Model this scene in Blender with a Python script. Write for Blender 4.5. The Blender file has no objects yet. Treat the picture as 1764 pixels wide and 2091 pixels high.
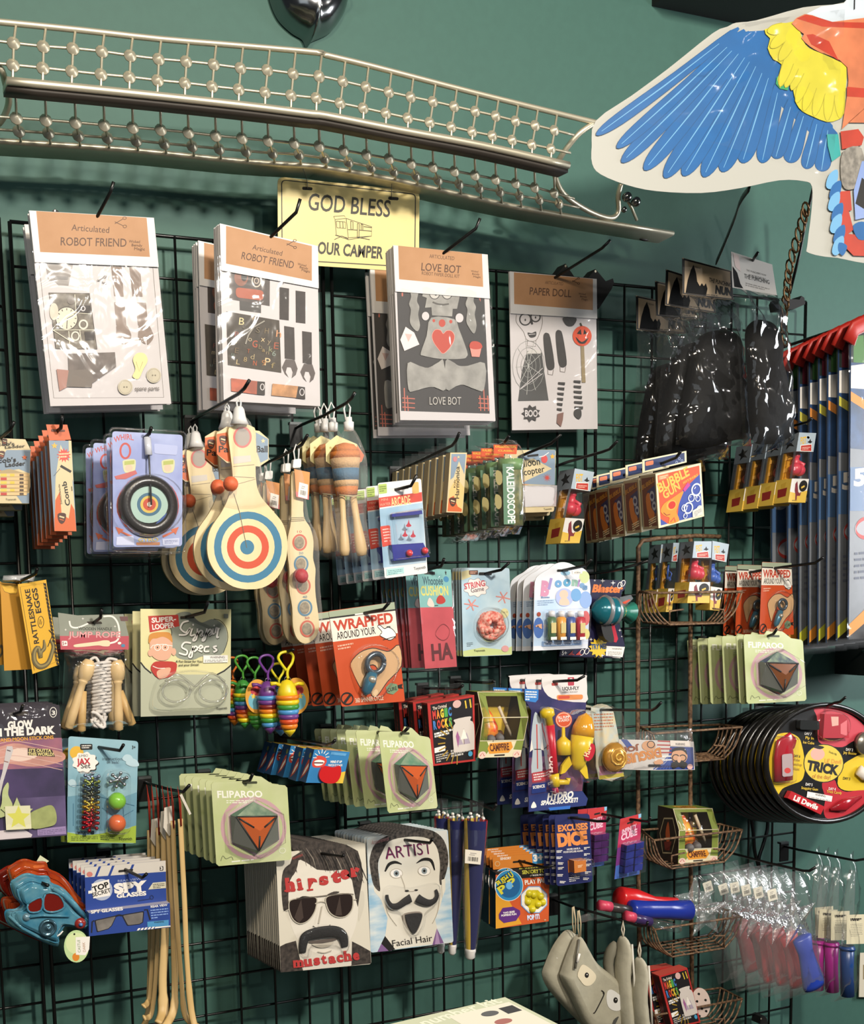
import bpy, math, random
from mathutils import Vector, Matrix
random.seed(7)
C = bpy.context.scene.collection
IN = .0254; ZO = 2.22                      # inches to metres; height of the top of the grid wall
F, PX, PY = 2466.319, 663.531, 1514.608    # focal length and principal point for a 1764 x 2091 frame
RX = Vector((.916179697984256, -.39984822538632936, -.02713222543177394))
RY = Vector((-.07373731949632095, -.10163646117987352, -.9920850958825708))
RZ = Vector((.3939258416440522, .9109288810956843, -.12260099865331378))
EYE = Vector((-15.84841749*IN, -90.03378003*IN, -26.50401967*IN+ZO))
# ---------------------------------------------------------------- camera
cd = bpy.data.cameras.new('camera'); cam = bpy.data.objects.new('camera', cd); C.objects.link(cam)
cam.matrix_world = Matrix(((RX[0], -RY[0], -RZ[0], EYE[0]), (RX[1], -RY[1], -RZ[1], EYE[1]), (RX[2], -RY[2], -RZ[2], EYE[2]), (0, 0, 0, 1)))
cd.sensor_fit = 'HORIZONTAL'; cd.sensor_width = 36; cd.lens = F*36/1764
cd.shift_x = (882-PX)/1764; cd.shift_y = (PY-1045.5)/1764; cd.clip_start = .05
sc = bpy.context.scene; sc.camera = cam
# ---------------------------------------------------------------- world, lamps, exposure
w = bpy.data.worlds.new('world'); sc.world = w; w.use_nodes = True
w.node_tree.nodes['Background'].inputs[0].default_value = (.80, .90, 1, 1)
w.node_tree.nodes['Background'].inputs[1].default_value = .05
vs = sc.view_settings; vs.view_transform = 'Standard'; vs.look = 'None'; vs.gamma = 1; vs.use_curve_mapping = False; vs.exposure = .12
sc.cycles.transparent_max_bounces = 40; sc.cycles.max_bounces = 5; sc.cycles.diffuse_bounces = 3; sc.cycles.glossy_bounces = 3; sc.cycles.transmission_bounces = 4; sc.cycles.caustics_reflective = False; sc.cycles.caustics_refractive = False
def lamp(name, loc, aim, size, power, col):
    l = bpy.data.lights.new(name, 'AREA'); l.shape = 'RECTANGLE'; l.size, l.size_y = size; l.energy = power; l.color = col
    o = bpy.data.objects.new(name, l); C.objects.link(o); o.location = loc
    o.rotation_euler = (Vector(aim)-Vector(loc)).to_track_quat('-Z', 'Y').to_euler(); return o
lamp('ceiling_lamp_key', (1.0, -3.3, 3.05), (.8, 0, 1.6), (.24, .24), 108, (1, .93, .83))
lamp('ceiling_lamp_warm', (-.1, -2.3, 3.0), (.15, 0, 1.7), (.2, .2), 26, (1, .85, .64))
lamp('added_side_light', (3.3, -1.25, 1.8), (1.75, 0, 1.35), (.5, .9), 34, (.95, .97, 1))  # unseen side light, added to brighten the right part of the wall
lamp('shop_window', (-1.2, -4.3, 1.7), (.7, 0, 1.3), (2.2, 1.5), 10, (.84, .93, 1))
for x, y in ((-.9, -1.9), (.35, -2.9), (3.1, -2.6)): lamp('added_glint_spot', (x, y, 2.85), (x*.6+.3, 0, 1.4), (.07, .07), 7, (1, .95, .88))  # small unseen lamps added for glints on bags and blisters
# ---------------------------------------------------------------- materials
MC = {}
def lin(h):
    h = h.lstrip('#'); h = h if len(h) == 6 else h[0]*2+h[1]*2+h[2]*2; r = [int(h[i:i+2], 16)/255 for i in (0, 2, 4)]
    return [c/12.92 if c <= .04045 else ((c+.055)/1.055)**2.4 for c in r]+[1]
def M(hx, rough=.5, metal=0, noise=0, scale=40, bump=0, stretch=(1, 1, 1), hx2=None, spec=.5, trans=0):
    k = (hx, rough, metal, noise, scale, bump, stretch, hx2, spec, trans)
    if k in MC: return MC[k]
    m = bpy.data.materials.new('paint_'+hx.strip('#')); m.use_nodes = True; nt = m.node_tree; b = nt.nodes['Principled BSDF']
    b.inputs['Base Color'].default_value = lin(hx); b.inputs['Roughness'].default_value = rough; b.inputs['Metallic'].default_value = metal
    b.inputs['Specular IOR Level'].default_value = spec
    if trans: b.inputs['Transmission Weight'].default_value = trans; b.inputs['IOR'].default_value = 1.2
    if noise or bump:
        tc = nt.nodes.new('ShaderNodeTexCoord'); mp = nt.nodes.new('ShaderNodeMapping'); mp.inputs['Scale'].default_value = stretch
        n = nt.nodes.new('ShaderNodeTexNoise'); n.inputs['Scale'].default_value = scale; n.inputs['Detail'].default_value = 5
        nt.links.new(tc.outputs['Object'], mp.inputs[0]); nt.links.new(mp.outputs[0], n.inputs['Vector'])
        if noise:
            r = nt.nodes.new('ShaderNodeValToRGB'); a = lin(hx); d = lin(hx2) if hx2 else [c*(1-noise) for c in a[:3]]+[1]
            r.color_ramp.elements[0].color = d; r.color_ramp.elements[1].color = a
            r.color_ramp.elements[0].position = .35; r.color_ramp.elements[1].position = .65
            nt.links.new(n.outputs['Fac'], r.inputs[0]); nt.links.new(r.outputs[0], b.inputs['Base Color'])
        if bump:
            bp = nt.nodes.new('ShaderNodeBump'); bp.inputs['Strength'].default_value = bump; bp.inputs['Distance'].default_value = .004
            nt.links.new(n.outputs['Fac'], bp.inputs['Height']); nt.links.new(bp.outputs[0], b.inputs['Normal'])
    MC[k] = m; return m
def film(name, haze=.05, gloss=.25, rough=.09, bump=.6, scale=30, tint='#ffffff'):
    """thin clear plastic: see-through, a little milky, with a crinkled shine"""
    m = bpy.data.materials.new(name); m.use_nodes = True; nt = m.node_tree; N = nt.nodes; L = nt.links
    for n in list(N): N.remove(n)
    o = N.new('ShaderNodeOutputMaterial'); t = N.new('ShaderNodeBsdfTransparent'); t.inputs[0].default_value = lin(tint)
    df = N.new('ShaderNodeBsdfDiffuse'); df.inputs[0].default_value = (.8, .8, .8, 1)
    g = N.new('ShaderNodeBsdfGlossy'); g.inputs['Roughness'].default_value = rough
    m1 = N.new('ShaderNodeMixShader'); m1.inputs[0].default_value = haze; m2 = N.new('ShaderNodeMixShader')
    fr = N.new('ShaderNodeLayerWeight'); fr.inputs['Blend'].default_value = .18
    mm = N.new('ShaderNodeMath'); mm.operation = 'MULTIPLY_ADD'; mm.inputs[1].default_value = gloss*1.6; mm.inputs[2].default_value = gloss*.12; mm.use_clamp = True
    if bump:
        tc = N.new('ShaderNodeTexCoord'); n = N.new('ShaderNodeTexNoise'); n.inputs['Scale'].default_value = scale; n.inputs['Detail'].default_value = 2; n.inputs['Distortion'].default_value = 1.2
        bp = N.new('ShaderNodeBump'); bp.inputs['Strength'].default_value = bump; bp.inputs['Distance'].default_value = .01
        L.new(tc.outputs['Object'], n.inputs['Vector']); L.new(n.outputs['Fac'], bp.inputs['Height']); L.new(bp.outputs[0], g.inputs['Normal'])
    L.new(fr.outputs['Fresnel'], mm.inputs[0]); L.new(mm.outputs[0], m2.inputs[0]); L.new(t.outputs[0], m1.inputs[1]); L.new(df.outputs[0], m1.inputs[2])
    L.new(m1.outputs[0], m2.inputs[1]); L.new(g.outputs[0], m2.inputs[2]); L.new(m2.outputs[0], o.inputs[0]); return m
FILM = film('clear_bag_film', .015, .26, .10, .42, 13); STRAW = film('clear_straw', .06, 1, .05, .2, 20)
FOG = film('milky_bag_film', .06, .22, .14, .5, 24)
CLEAR = film('clear_blister_plastic', .015, .24, .05, .2, 20)
BLACK = M('#0b0b0b', .32); WHITE = M('#ece7df', .55); INK = M('#1b1917', .5)
STEEL = M('#cfc8b2', .42, .7); CHROME = M('#8f9090', .16, 1); RUST = M('#8a6b4e', .6, .2, .5, 120, .2, hx2='#4a3424')
KRAFT = M('#b0845e', .6, 0, .18, 18, .35, hx2='#a87c55'); WOOD = M('#dcbf8c', .5, 0, .2, 14, .05, (1, 1, .12), '#cba874')
# ---------------------------------------------------------------- geometry
class MB:
    def __init__(s): s.v = []; s.f = []; s.m = []; s.mats = []; s.sm = []
    def mi(s, mat):
        if mat not in s.mats: s.mats.append(mat)
        return s.mats.index(mat)
    def add(s, vs_, fs, mat, smooth=False):
        o = len(s.v); s.v += [Vector(p) for p in vs_]; i = s.mi(mat)
        for f in fs: s.f.append([a+o for a in f]); s.m.append(i); s.sm.append(smooth)
    def poly(s, pts, mat): s.add(pts, [list(range(len(pts)))], mat)
    def slab(s, pts, n, t, mat, edge=None):
        k = len(pts); b = [p-n*t for p in pts]
        s.poly(pts, mat); s.add(b, [list(range(k))[::-1]], edge or mat)
        s.add(pts+b, [[i, i+k, (i+1) % k+k, (i+1) % k] for i in range(k)], edge or mat)
    def loft(s, rings, mat, smooth=True, cap=True, closed=True):
        k = len(rings[0]); vv = [p for r in rings for p in r]; fs = []
        for j in range(len(rings)-1):
            for i in range(k if closed else k-1):
                fs.append([j*k+i, j*k+(i+1) % k, (j+1)*k+(i+1) % k, (j+1)*k+i])
        if cap: fs += [list(range(k))[::-1], [len(vv)-k+i for i in range(k)]]
        s.add(vv, fs, mat, smooth)
    def tube(s, path, r, mat, seg=8, flat=1):
        path = [Vector(p) for p in path]; n = len(path); rr = r if isinstance(r, (list, tuple)) else [r]*n; rings = []; up = None
        for i in range(n):
            t = (path[min(i+1, n-1)]-path[max(i-1, 0)])
            t = t.normalized() if t.length > 1e-9 else Vector((0, 0, 1))
            if up is None: up = t.orthogonal().normalized() if flat == 1 else (Vector((0, -1, 0))-t*t.dot(Vector((0, -1, 0)))).normalized()
            up = (up-t*up.dot(t)).normalized(); sd = t.cross(up)
            rings.append([path[i]+(up*math.cos(a)*flat+sd*math.sin(a))*rr[i] for a in [2*math.pi*k/seg for k in range(seg)]])
        s.loft(rings, mat)
    def lathe(s, o, ax, prof, mat, seg=20, flat=1, side=None):
        """turn a profile of (radius, along) about the axis ax from o"""
        ax = Vector(ax).normalized(); u = side.normalized() if side else ax.orthogonal().normalized(); u = (u-ax*u.dot(ax)).normalized(); v = ax.cross(u)
        s.loft([[o+ax*z+(u*math.cos(a)+v*math.sin(a)*flat)*max(r, 1e-5) for a in [2*math.pi*k/seg for k in range(seg)]] for r, z in prof], mat)
    def ball(s, c, r, mat, seg=16, sq=(1, 1, 1)):
        rings = []
        for j in range(1, 10):
            t = math.pi*j/10
            rings.append([Vector((c[0]+r*sq[0]*math.sin(t)*math.cos(a), c[1]+r*sq[1]*math.sin(t)*math.sin(a), c[2]+r*sq[2]*math.cos(t))) for a in [-2*math.pi*k/seg for k in range(seg)]])
        s.loft(rings, mat)
    def box(s, p, ex, ey, ez, mat):
        """box from corner p along three edge vectors"""
        q = [p, p+ex, p+ex+ey, p+ey]; s.add(q+[a+ez for a in q], [[3, 2, 1, 0], [4, 5, 6, 7], [0, 1, 5, 4], [1, 2, 6, 5], [2, 3, 7, 6], [3, 0, 4, 7]], mat)
    def obj(s, name, o):
        me = bpy.data.meshes.new(name); me.from_pydata([tuple(p-o) for p in s.v], [], s.f)
        for m in s.mats: me.materials.append(m)
        me.polygons.foreach_set('material_index', s.m); me.polygons.foreach_set('use_smooth', s.sm); me.update()
        ob = bpy.data.objects.new(name, me); C.objects.link(ob); return ob
def tag(o, label, cat, group=None):
    o['label'] = label; o['category'] = cat
    if group: o['group'] = group
class Thing:
    def __init__(s, name, label, cat, loc, group=None):
        s.o = Vector(loc); s.e = bpy.data.objects.new(name, None); s.e.empty_display_size = .02; C.objects.link(s.e); s.e.location = s.o; tag(s.e, label, cat, group)
    def part(s, mb, name, parent=None, label=None):
        if not mb.v: return None
        ob = mb.obj(name, s.o); ob.parent = parent or s.e
        if label: ob['label'] = label
        return ob
def single(mb, name, label, cat, loc, group=None):
    ob = mb.obj(name, Vector(loc)); ob.location = loc; tag(ob, label, cat, group); return ob
def structure(mb, name):
    ob = mb.obj(name, Vector()); ob['kind'] = 'structure'; return ob
def dup(e, off, rot=0, label=None, group=None, swing=0):
    r = e.copy(); C.objects.link(r); r.location = e.location+off; r.rotation_euler = (swing, rot, 0)
    if label: r['label'] = label
    if group: r['group'] = group
    def rec(a, b):
        for ch in list(a.children):
            c = ch.copy(); C.objects.link(c); c.parent = b; rec(ch, c)
    rec(e, r); return r
ORD = 'front second third fourth fifth sixth seventh eighth ninth tenth eleventh twelfth thirteenth fourteenth fifteenth sixteenth seventeenth eighteenth nineteenth'.split()
def stack(t, n, off, base, group, jit=.012, pos=None, gap=None):
    """copies of a thing strung back along its hook; the last one sits at off from the first"""
    e = t.e if isinstance(t, Thing) else t; e['group'] = group; e['label'] = base[0].upper()*0+'front '+base
    for i in range(1, n):
        f = pos[i] if pos else i/(n-1)
        lab = ('rearmost ' if i == n-1 and n > 2 else ORD[i]+' from the front, ')+base
        dup(e, off*f+Vector((random.uniform(-1, 1)*jit*.12, 0, 0)), random.uniform(-1, 1)*jit, lab, group)
def un(u, v, d):
    """the point d inches in front of the grid wall that the photograph shows at pixel u, v"""
    r = RX*((u-PX)/F)+RY*((v-PY)/F)+RZ; return EYE+r*((-d*IN-EYE[1])/r[1])
# lettering from the built-in typeface
TC = {}
def glyphs(txt, bold, spacing):
    k = (txt, bold, spacing)
    if k not in TC:
        cu = bpy.data.curves.new('t', 'FONT'); cu.body = txt; cu.resolution_u = 3; cu.offset = bold; cu.space_character = spacing
        ob = bpy.data.objects.new('t', cu); me = bpy.data.meshes.new_from_object(ob)
        vv = [(p.co.x, p.co.y) for p in me.vertices]; ff = [list(p.vertices) for p in me.polygons]
        bpy.data.objects.remove(ob); bpy.data.meshes.remove(me); bpy.data.curves.remove(cu); TC[k] = (vv, ff)
    return TC[k]
CAP = .69
def smooth(pts, n=6, closed=False):
    """a rounded curve through the points"""
    out = []; k = len(pts); rng = range(k if closed else k-1); D = len(pts[0])
    for i in rng:
        p0, p1, p2, p3 = [pts[j % k] if closed else pts[min(max(j, 0), k-1)] for j in (i-1, i, i+1, i+2)]
        for t in [a/n for a in range(n)]:
            out.append(tuple(.5*(2*p1[q]+(p2[q]-p0[q])*t+(2*p0[q]-5*p1[q]+4*p2[q]-p3[q])*t*t+(3*p1[q]-p0[q]-3*p2[q]+p3[q])*t**3) for q in range(D)))
    if not closed: out.append(tuple(pts[-1]))
    return out
def ell(cx, cy, rx, ry=None, rot=0, n=28, a0=0, a1=360):
    ry = ry or rx; c, s_ = math.cos(math.radians(rot)), math.sin(math.radians(rot)); o = []
    for i in range(n+(a1-a0 < 360)):
        a = math.radians(a0+(a1-a0)*i/n); x, y = rx*math.cos(a), ry*math.sin(a); o.append((cx+x*c-y*s_, cy+x*s_+y*c))
    return o
def rr(q, r=.06, n=4):
    """four corners with rounded corners; r is a share of the shorter side"""
    k = len(q); o = []
    for i in range(k):
        a, b, c = [Vector(q[j % k][:2]) for j in (i-1, i, i+1)]; L = min((a-b).length, (c-b).length)*r if r < 1 else r
        p = b+(a-b).normalized()*L; e = b+(c-b).normalized()*L
        for t in [j/n for j in range(n+1)]: o.append(tuple(p*(1-t)**2+b*2*t*(1-t)+e*t*t))
    return o
class S:
    """a flat sheet standing in the room: d inches off the grid, turned by yaw/pitch; drawn on in the coordinates
    of an enlarged view (x0, y0, k) of the photograph"""
    def __init__(s, d, z=(0, 0, 1), at=None, yaw=0, pitch=0, mb=None):
        s.z = z; s.d = d; s.b = mb or MB(); s.h = 0; at = at or (500, 500); s.O = un(*s.px(*at), d)
        y, p = math.radians(yaw), math.radians(pitch)
        s.n = Vector((math.sin(y)*math.cos(p), -math.cos(y)*math.cos(p), math.sin(p)))
        s.k = (s.p(at[0]+1, at[1])-s.p(*at)).length
    def px(s, x, y): return s.z[0]+x/s.z[2], s.z[1]+y/s.z[2]
    def p(s, x, y, h=0):
        u, v = s.px(x, y); r = RX*((u-PX)/F)+RY*((v-PY)/F)+RZ
        return EYE+r*((s.O-EYE).dot(s.n)/r.dot(s.n))+s.n*h
    def up(s): s.h += 5e-5; return s.h
    def sheet(s, pts, mat, t=.0008, edge=None, h=0): s.h = max(s.h, h); s.b.slab([s.p(*q, h) for q in pts], s.n, t, mat, edge)
    def poly(s, pts, mat): h = s.up(); s.b.poly([s.p(q[0], q[1], h) for q in pts], mat)
    def ell(s, cx, cy, rx, ry, mat, rot=0): s.poly(ell(cx, cy, rx, ry, rot), mat)
    def ring(s, cx, cy, rx, ry, w, mat, rot=0, a0=0, a1=360): s.line(ell(cx, cy, rx, ry, rot, 32, a0, a1), w, mat, a1-a0 >= 360)
    def line(s, pts, w, mat, closed=False):
        h = s.up(); k = len(pts); L = []; Rr = []
        for i in range(k):
            a = Vector(pts[(i-1) % k if closed else max(i-1, 0)][:2]); c = Vector(pts[(i+1) % k if closed else min(i+1, k-1)][:2]); b = Vector(pts[i][:2])
            d = (c-a); d = d.normalized() if d.length > 1e-6 else Vector((1, 0)); q = Vector((-d.y, d.x))*w/2*(pts[i][2] if len(pts[i]) > 2 else 1)
            L.append(s.p(*(b+q), h)); Rr.append(s.p(*(b-q), h))
        s.b.add(L+Rr, [[i, (i+1) % k, (i+1) % k+k, i+k] for i in range(k if closed else k-1)], mat)
    def text(s, txt, a, e, hgt, mat, bold=0, slant=0, sp=1, arc=0):
        h = s.up(); vv, ff = glyphs(txt, bold, sp); a = Vector(a); e = Vector(e); x0 = min(v[0] for v in vv); x1 = max(v[0] for v in vv)
        d = e-a; upv = Vector((d.y, -d.x)).normalized(); wd = x1-x0; P = []
        for x, y in vv:
            t = (x-x0)/wd; q = a+d*t+upv*(hgt*y/CAP)+d.normalized()*slant*hgt*y/CAP
            if arc: q = q+upv*arc*(1-(2*t-1)**2)
            P.append(s.p(q.x, q.y, h))
        s.b.add(P, ff, mat)
    def micro(s, a, e, dy, n, w, mat, seed=1):
        """n rows of print too small to read"""
        r = random.Random(seed); a = Vector(a); e = Vector(e); d = (e-a); q = Vector((-d.y, d.x)).normalized()*dy; h = s.up()
        for i in range(n):
            t = 0; end = 1 if i < n-1 else r.uniform(.4, .9)
            while t < end-.03:
                t2 = min(t+r.uniform(.06, .2), end); A, B = a+d*t+q*i, a+d*t2+q*i; u = q.normalized()*w/2
                s.b.poly([s.p(*(A-u), h), s.p(*(B-u), h), s.p(*(B+u), h), s.p(*(A+u), h)], mat); t = t2+.03
    def code(s, q, mat, bars=None, seed=3):
        """a price sticker with a bar code"""
        s.poly(q, mat); A, B, Cc, D = [Vector(p) for p in q]; r = random.Random(seed); h = s.up()
        f = lambda a, b: A*(1-a)*(1-b)+B*a*(1-b)+Cc*a*b+D*(1-a)*b
        x = .18
        while x < .8:
            wd = r.uniform(.015, .05); s.b.poly([s.p(*f(x, .5), h), s.p(*f(x+wd, .5), h), s.p(*f(x+wd, .82), h), s.p(*f(x, .82), h)], INK); x += wd+r.uniform(.015, .04)
        for yy, a, b in ((.2, .3, .7), (.33, .25, .6)): s.b.poly([s.p(*f(a, yy), h), s.p(*f(b, yy), h), s.p(*f(b, yy+.05), h), s.p(*f(a, yy+.05), h)], M('#8a8580'))
    def dome(s, pts, hgt, mat, sc=.86, mb=None, base=None, n=3, flat=True):
        """a raised shell over an outline"""
        b = mb or s.b; base = s.h if base is None else base; cx = sum(p[0] for p in pts)/len(pts); cy = sum(p[1] for p in pts)/len(pts); rings = []
        for j in range(n+1):
            t = j/n; k = 1-(1-sc)*t**2 if flat else math.cos(t*math.pi/2*.93)
            rings.append([s.p(cx+(p[0]-cx)*k, cy+(p[1]-cy)*k, base+hgt*(math.sin(t*math.pi/2))) for p in pts])
        b.loft(rings, mat, True, False); b.poly(rings[-1], mat)
    def tube(s, pts, r, mat, mb=None, seg=8, flat=1):
        """pts are (x, y, height); r in view pixels"""
        rr_ = [a*s.k for a in r] if isinstance(r, (list, tuple)) else r*s.k
        (mb or s.b).tube([s.p(*q) for q in pts], rr_, mat, seg, flat)
    def bag(s, q, mat, thick=.006, wr=.003, nx=10, ny=12, seed=1, mb=None, h0=.0005, nz=1.0):
        """a crinkled clear bag over a four-sided area; bulges in the middle"""
        from mathutils import noise as nz_
        b = mb or MB(); A, B, Cc, D = [Vector(p) for p in q]; vv = []; fs = []
        for j in range(ny+1):
            for i in range(nx+1):
                a, c = i/nx, j/ny; p = A*(1-a)*(1-c)+B*a*(1-c)+Cc*a*c+D*(1-a)*c
                e = min(a, 1-a, c, 1-c); bul = thick*min(1, e*6)**.6
                vv.append(s.p(p.x, p.y, h0+bul+wr*nz_.noise(Vector((a*5*nz, c*7*nz, seed*3.1)))*(1 if e > 0 else .2)))
        for j in range(ny):
            for i in range(nx): k = j*(nx+1)+i; fs.append([k, k+1, k+nx+2, k+nx+1])
        b.add(vv, fs, mat, True); return b
class Q(S):
    """a sheet over four corner points in the room, drawn on in coordinates 0..100 across and down"""
    def __init__(s, P, mb, n=None):
        s.P = P; s.b = mb; s.h = 0; s.n = n or (P[3]-P[0]).cross(P[1]-P[0]).normalized(); s.k = (P[1]-P[0]).length/100
    def px(s, x, y): return x, y
    def p(s, x, y, h=0):
        a, c = x/100, y/100; A, B, D, E = s.P; return A*(1-a)*(1-c)+B*a*(1-c)+D*a*c+E*(1-a)*c+s.n*h
def dep(front, back, db=1.4, z=(0, 0, 1), tilt=.08):
    """how far off the grid the front one of a row hangs when its rearmost hangs db inches off"""
    f = lambda q: (z[0]+q[0]/z[2], z[1]+q[1]/z[2]); b0 = un(*f(back), db); u = f(front)[0]; best = (1e9, 0)
    for k in range(int(db*10)+2, 220):
        c = b0+V((0, -(k/10-db)*IN, tilt*(k/10-db)*IN))-EYE; best = min(best, (abs(F*c.dot(RX)/c.dot(RZ)+PX-u), k/10))
    return best[1]
V = Vector
def carton(d, z, q, D, front, side=None, top=None, at=None, yaw=0):
    """a box whose front face fills q, D inches deep; returns the front sheet, a sheet on its left side and one on top"""
    s = S(d, z, at or q[0], yaw); P = [s.p(*a) for a in q]; k = -s.n*D*IN; B = [p+k for p in P]; side = side or front
    s.b.poly(P, front); s.b.poly(B[::-1], side); s.b.poly([B[0], P[0], P[3], B[3]], side); s.b.poly([P[1], B[1], B[2], P[2]], side); s.b.poly([B[0], B[1], P[1], P[0]], top or side); s.b.poly([P[3], P[2], B[2], B[3]], side)
    L = Q([B[0], P[0], P[3], B[3]], s.b); T = Q([B[0], B[1], P[1], P[0]], s.b); Fq = Q(P, s.b); return s, L, T, Fq
def off(front, df, back, db, z=(0, 0, 1)):
    f = lambda q: (z[0]+q[0]/z[2], z[1]+q[1]/z[2])
    return un(*f(back), db)-un(*f(front), df)
def hook(hole, d, rest, label, z=(0, 0, 1), tilt=.09, clip=True, r=.12):
    """a wall hook: arm from the grid out through the hole, then the given (x, y, depth) points"""
    f = lambda x, y: (z[0]+x/z[2], z[1]+y/z[2])
    h = un(*f(*hole), d); base = h+Vector((0, (d-.35)*IN, -tilt*d*IN)); t = Thing('display_hook', label, 'hook', base, 'black hooks on the grid wall')
    b = MB(); b.tube([base, base.lerp(h, .5), h]+[un(*f(x, y), dd) for x, y, dd in rest], r*IN, BLACK, 8); t.part(b, 'arm')
    if clip:
        b = MB(); b.box(base+Vector((-.55*IN, -.12*IN, -1.5*IN)), Vector((1.1*IN, 0, 0)), Vector((0, .12*IN, 0)), Vector((0, 0, 1.9*IN)), BLACK)
        b.box(base+Vector((-.5*IN, -.16*IN, .25*IN)), Vector((1*IN, 0, 0)), Vector((0, .5*IN, 0)), Vector((0, 0, .2*IN)), M('#6b6f70', .3, .8)); t.part(b, 'clip')
    return t
# ================================================================ the wall and the grid
V = Vector
b = MB(); wy = 1.7*IN
b.box(V((-2.2, wy, 0)), V((6.6, 0, 0)), V((0, .1, 0)), V((0, 0, 3.7)), M('#3b6157', .62, 0, .05, 60, .04)); structure(b, 'wall_back')
b = MB(); b.box(V((-2.2, -4.5, -.05)), V((6.6, 0, 0)), V((0, 4.6, 0)), V((0, 0, .05)), M('#4a443c', .6, 0, .3, 6)); structure(b, 'floor')
b = MB(); b.box(V((57*IN, -7*IN, 23.8*IN+ZO)), V((1.6, 0, 0)), V((0, 8.7*IN, 0)), V((0, 0, .7)), M('#0b0c0c', .7)); structure(b, 'trim_1')
def panel(x0, z0, cols, label, wide=8):
    o = V((x0*IN, 0, z0*IN+ZO)); t = Thing('gridwall_panel', label, 'grid panel', o, 'black wire grid panels on the wall')
    hgt = 84; fr, wr = MB(), MB(); P = lambda x, y, z: o+V((x*IN, y*IN, z*IN))
    for i in cols:
        e = i in (0, 8); (fr if e else wr).tube([P(3*i, -.1 if not e else 0, 0), P(3*i, -.1 if not e else 0, -hgt)], (.15 if e else .105)*IN, BLACK, 8)
    for j in range(0, 29):
        e = j in (0, 28); (fr if e else wr).tube([P(3*cols[0], .1 if not e else 0, -3*j), P(24, .1 if not e else 0, -3*j)], (.14 if e else .105)*IN, BLACK, 8)
    t.part(fr, 'frame'); t.part(wr, 'wire_mesh')
panel(-24.75, .2, [6, 7, 8], 'black grid panel at the edge of the photo behind the yellow envelopes')
panel(0, 0, list(range(9)), 'black grid panel behind the robot kits and wooden paddle balls')
panel(24.74, -.286, list(range(9)), 'black grid panel behind the heart robot kit and the face masks on cards')
panel(49.79, -.508, list(range(9)), 'black grid panel behind the rusty wire rack and black puppets')
# brackets that tie the panels to the wall
def bracket(q, d, label, z):
    s = S(d, z, q[0]); s.sheet(q, M('#0b0b0b', .7), .03); s.ell(q[1][0], q[1][1]+16, 6, 8, STEEL); single(s.b, 'wall_bracket', label, 'bracket', s.p(*q[0]), 'black brackets on the grid top')
bracket([(1300, 400), (1362, 315), (1425, 410), (1440, 450), (1340, 450)], 1.6, 'black triangular bracket on the grid top behind the paper doll hook', (730, 440, 3.207))
bracket([(1500, 420), (1558, 350), (1625, 430), (1672, 412), (1680, 440), (1665, 480), (1580, 610), (1560, 560), (1540, 450)], 1.6, 'black triangular bracket on the grid top beside the paper doll kit', (730, 440, 3.207))
bracket([(300, 600), (340, 520), (760, 540), (800, 460), (860, 500), (880, 640), (630, 750), (330, 760)], 1.8, 'black bracket at the grid corner beside the black puppets', (1560, 560, 10.457))
bracket([(415, 295), (450, 265), (495, 297), (480, 310), (430, 310)], 1.2, 'small black bracket peeking over the first robot kit', (0, 360, 4.009))
# ================================================================ luggage rack
z1 = lambda L: [(x/2.45, y/2.45) for x, y in L]
z2 = lambda L: [(640+x/2.321, 60+y/2.321) for x, y in L]
dt, dm, dl = 9.5, 10.5, 3.2
t = Thing('luggage_rack', 'long silver luggage rack of beaded lattice high on the green wall', 'luggage rack', un(660, 340, dl))
top = [(-60, 40)]+z1([(0, 110), (400, 150), (800, 195), (1200, 228), (1580, 262)])+z2([(60, 122), (280, 175), (760, 300), (1330, 440), (1500, 480)])
mid = z1([(35, 405), (600, 460), (1200, 525), (1560, 570)])+z2([(60, 408), (400, 475), (800, 550), (1212, 645)])
low = [(-60, 283)]+z1([(0, 705), (600, 745), (1200, 805), (1560, 828)])+z2([(60, 655), (400, 715), (960, 840), (1705, 967)])
b = MB(); b.tube([un(*p, dt) for p in smooth(top, 3)], .20*IN, STEEL, 10); t.part(b, 'top_rail')
b = MB(); mp = [un(*p, dm) for p in smooth(mid, 3)]
b.loft([[p+V((0, y*IN, z*IN)) for y, z in ((-.12, -.2), (-.2, 0), (-.12, .22), (.05, .26), (1.6, .2), (1.6, -.12), (.1, -.22))] for p in mp], STEEL); t.part(b, 'front_rail')
b = MB(); b.loft([[p+V((0, y*IN, z*IN)) for y, z in ((.15, -.22), (.15, -.46), (1.5, -.4), (1.5, -.16))] for p in mp], M('#2e2822', .6)); t.part(b, 'shade_strip'); b = MB(); lp = [un(*p, dl) for p in smooth(low, 3)]  # dark strip added below the front rail; its colour paints the underside shade
b.loft([[p+V((0, y*IN, z*IN)) for y, z in ((-.1, -.16), (-.18, 0), (-.1, .16), (.2, .18), (2.0, -.1), (2.0, -.3), (.2, -.2))] for p in lp], STEEL)
t.part(b, 'wall_rail')
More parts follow.
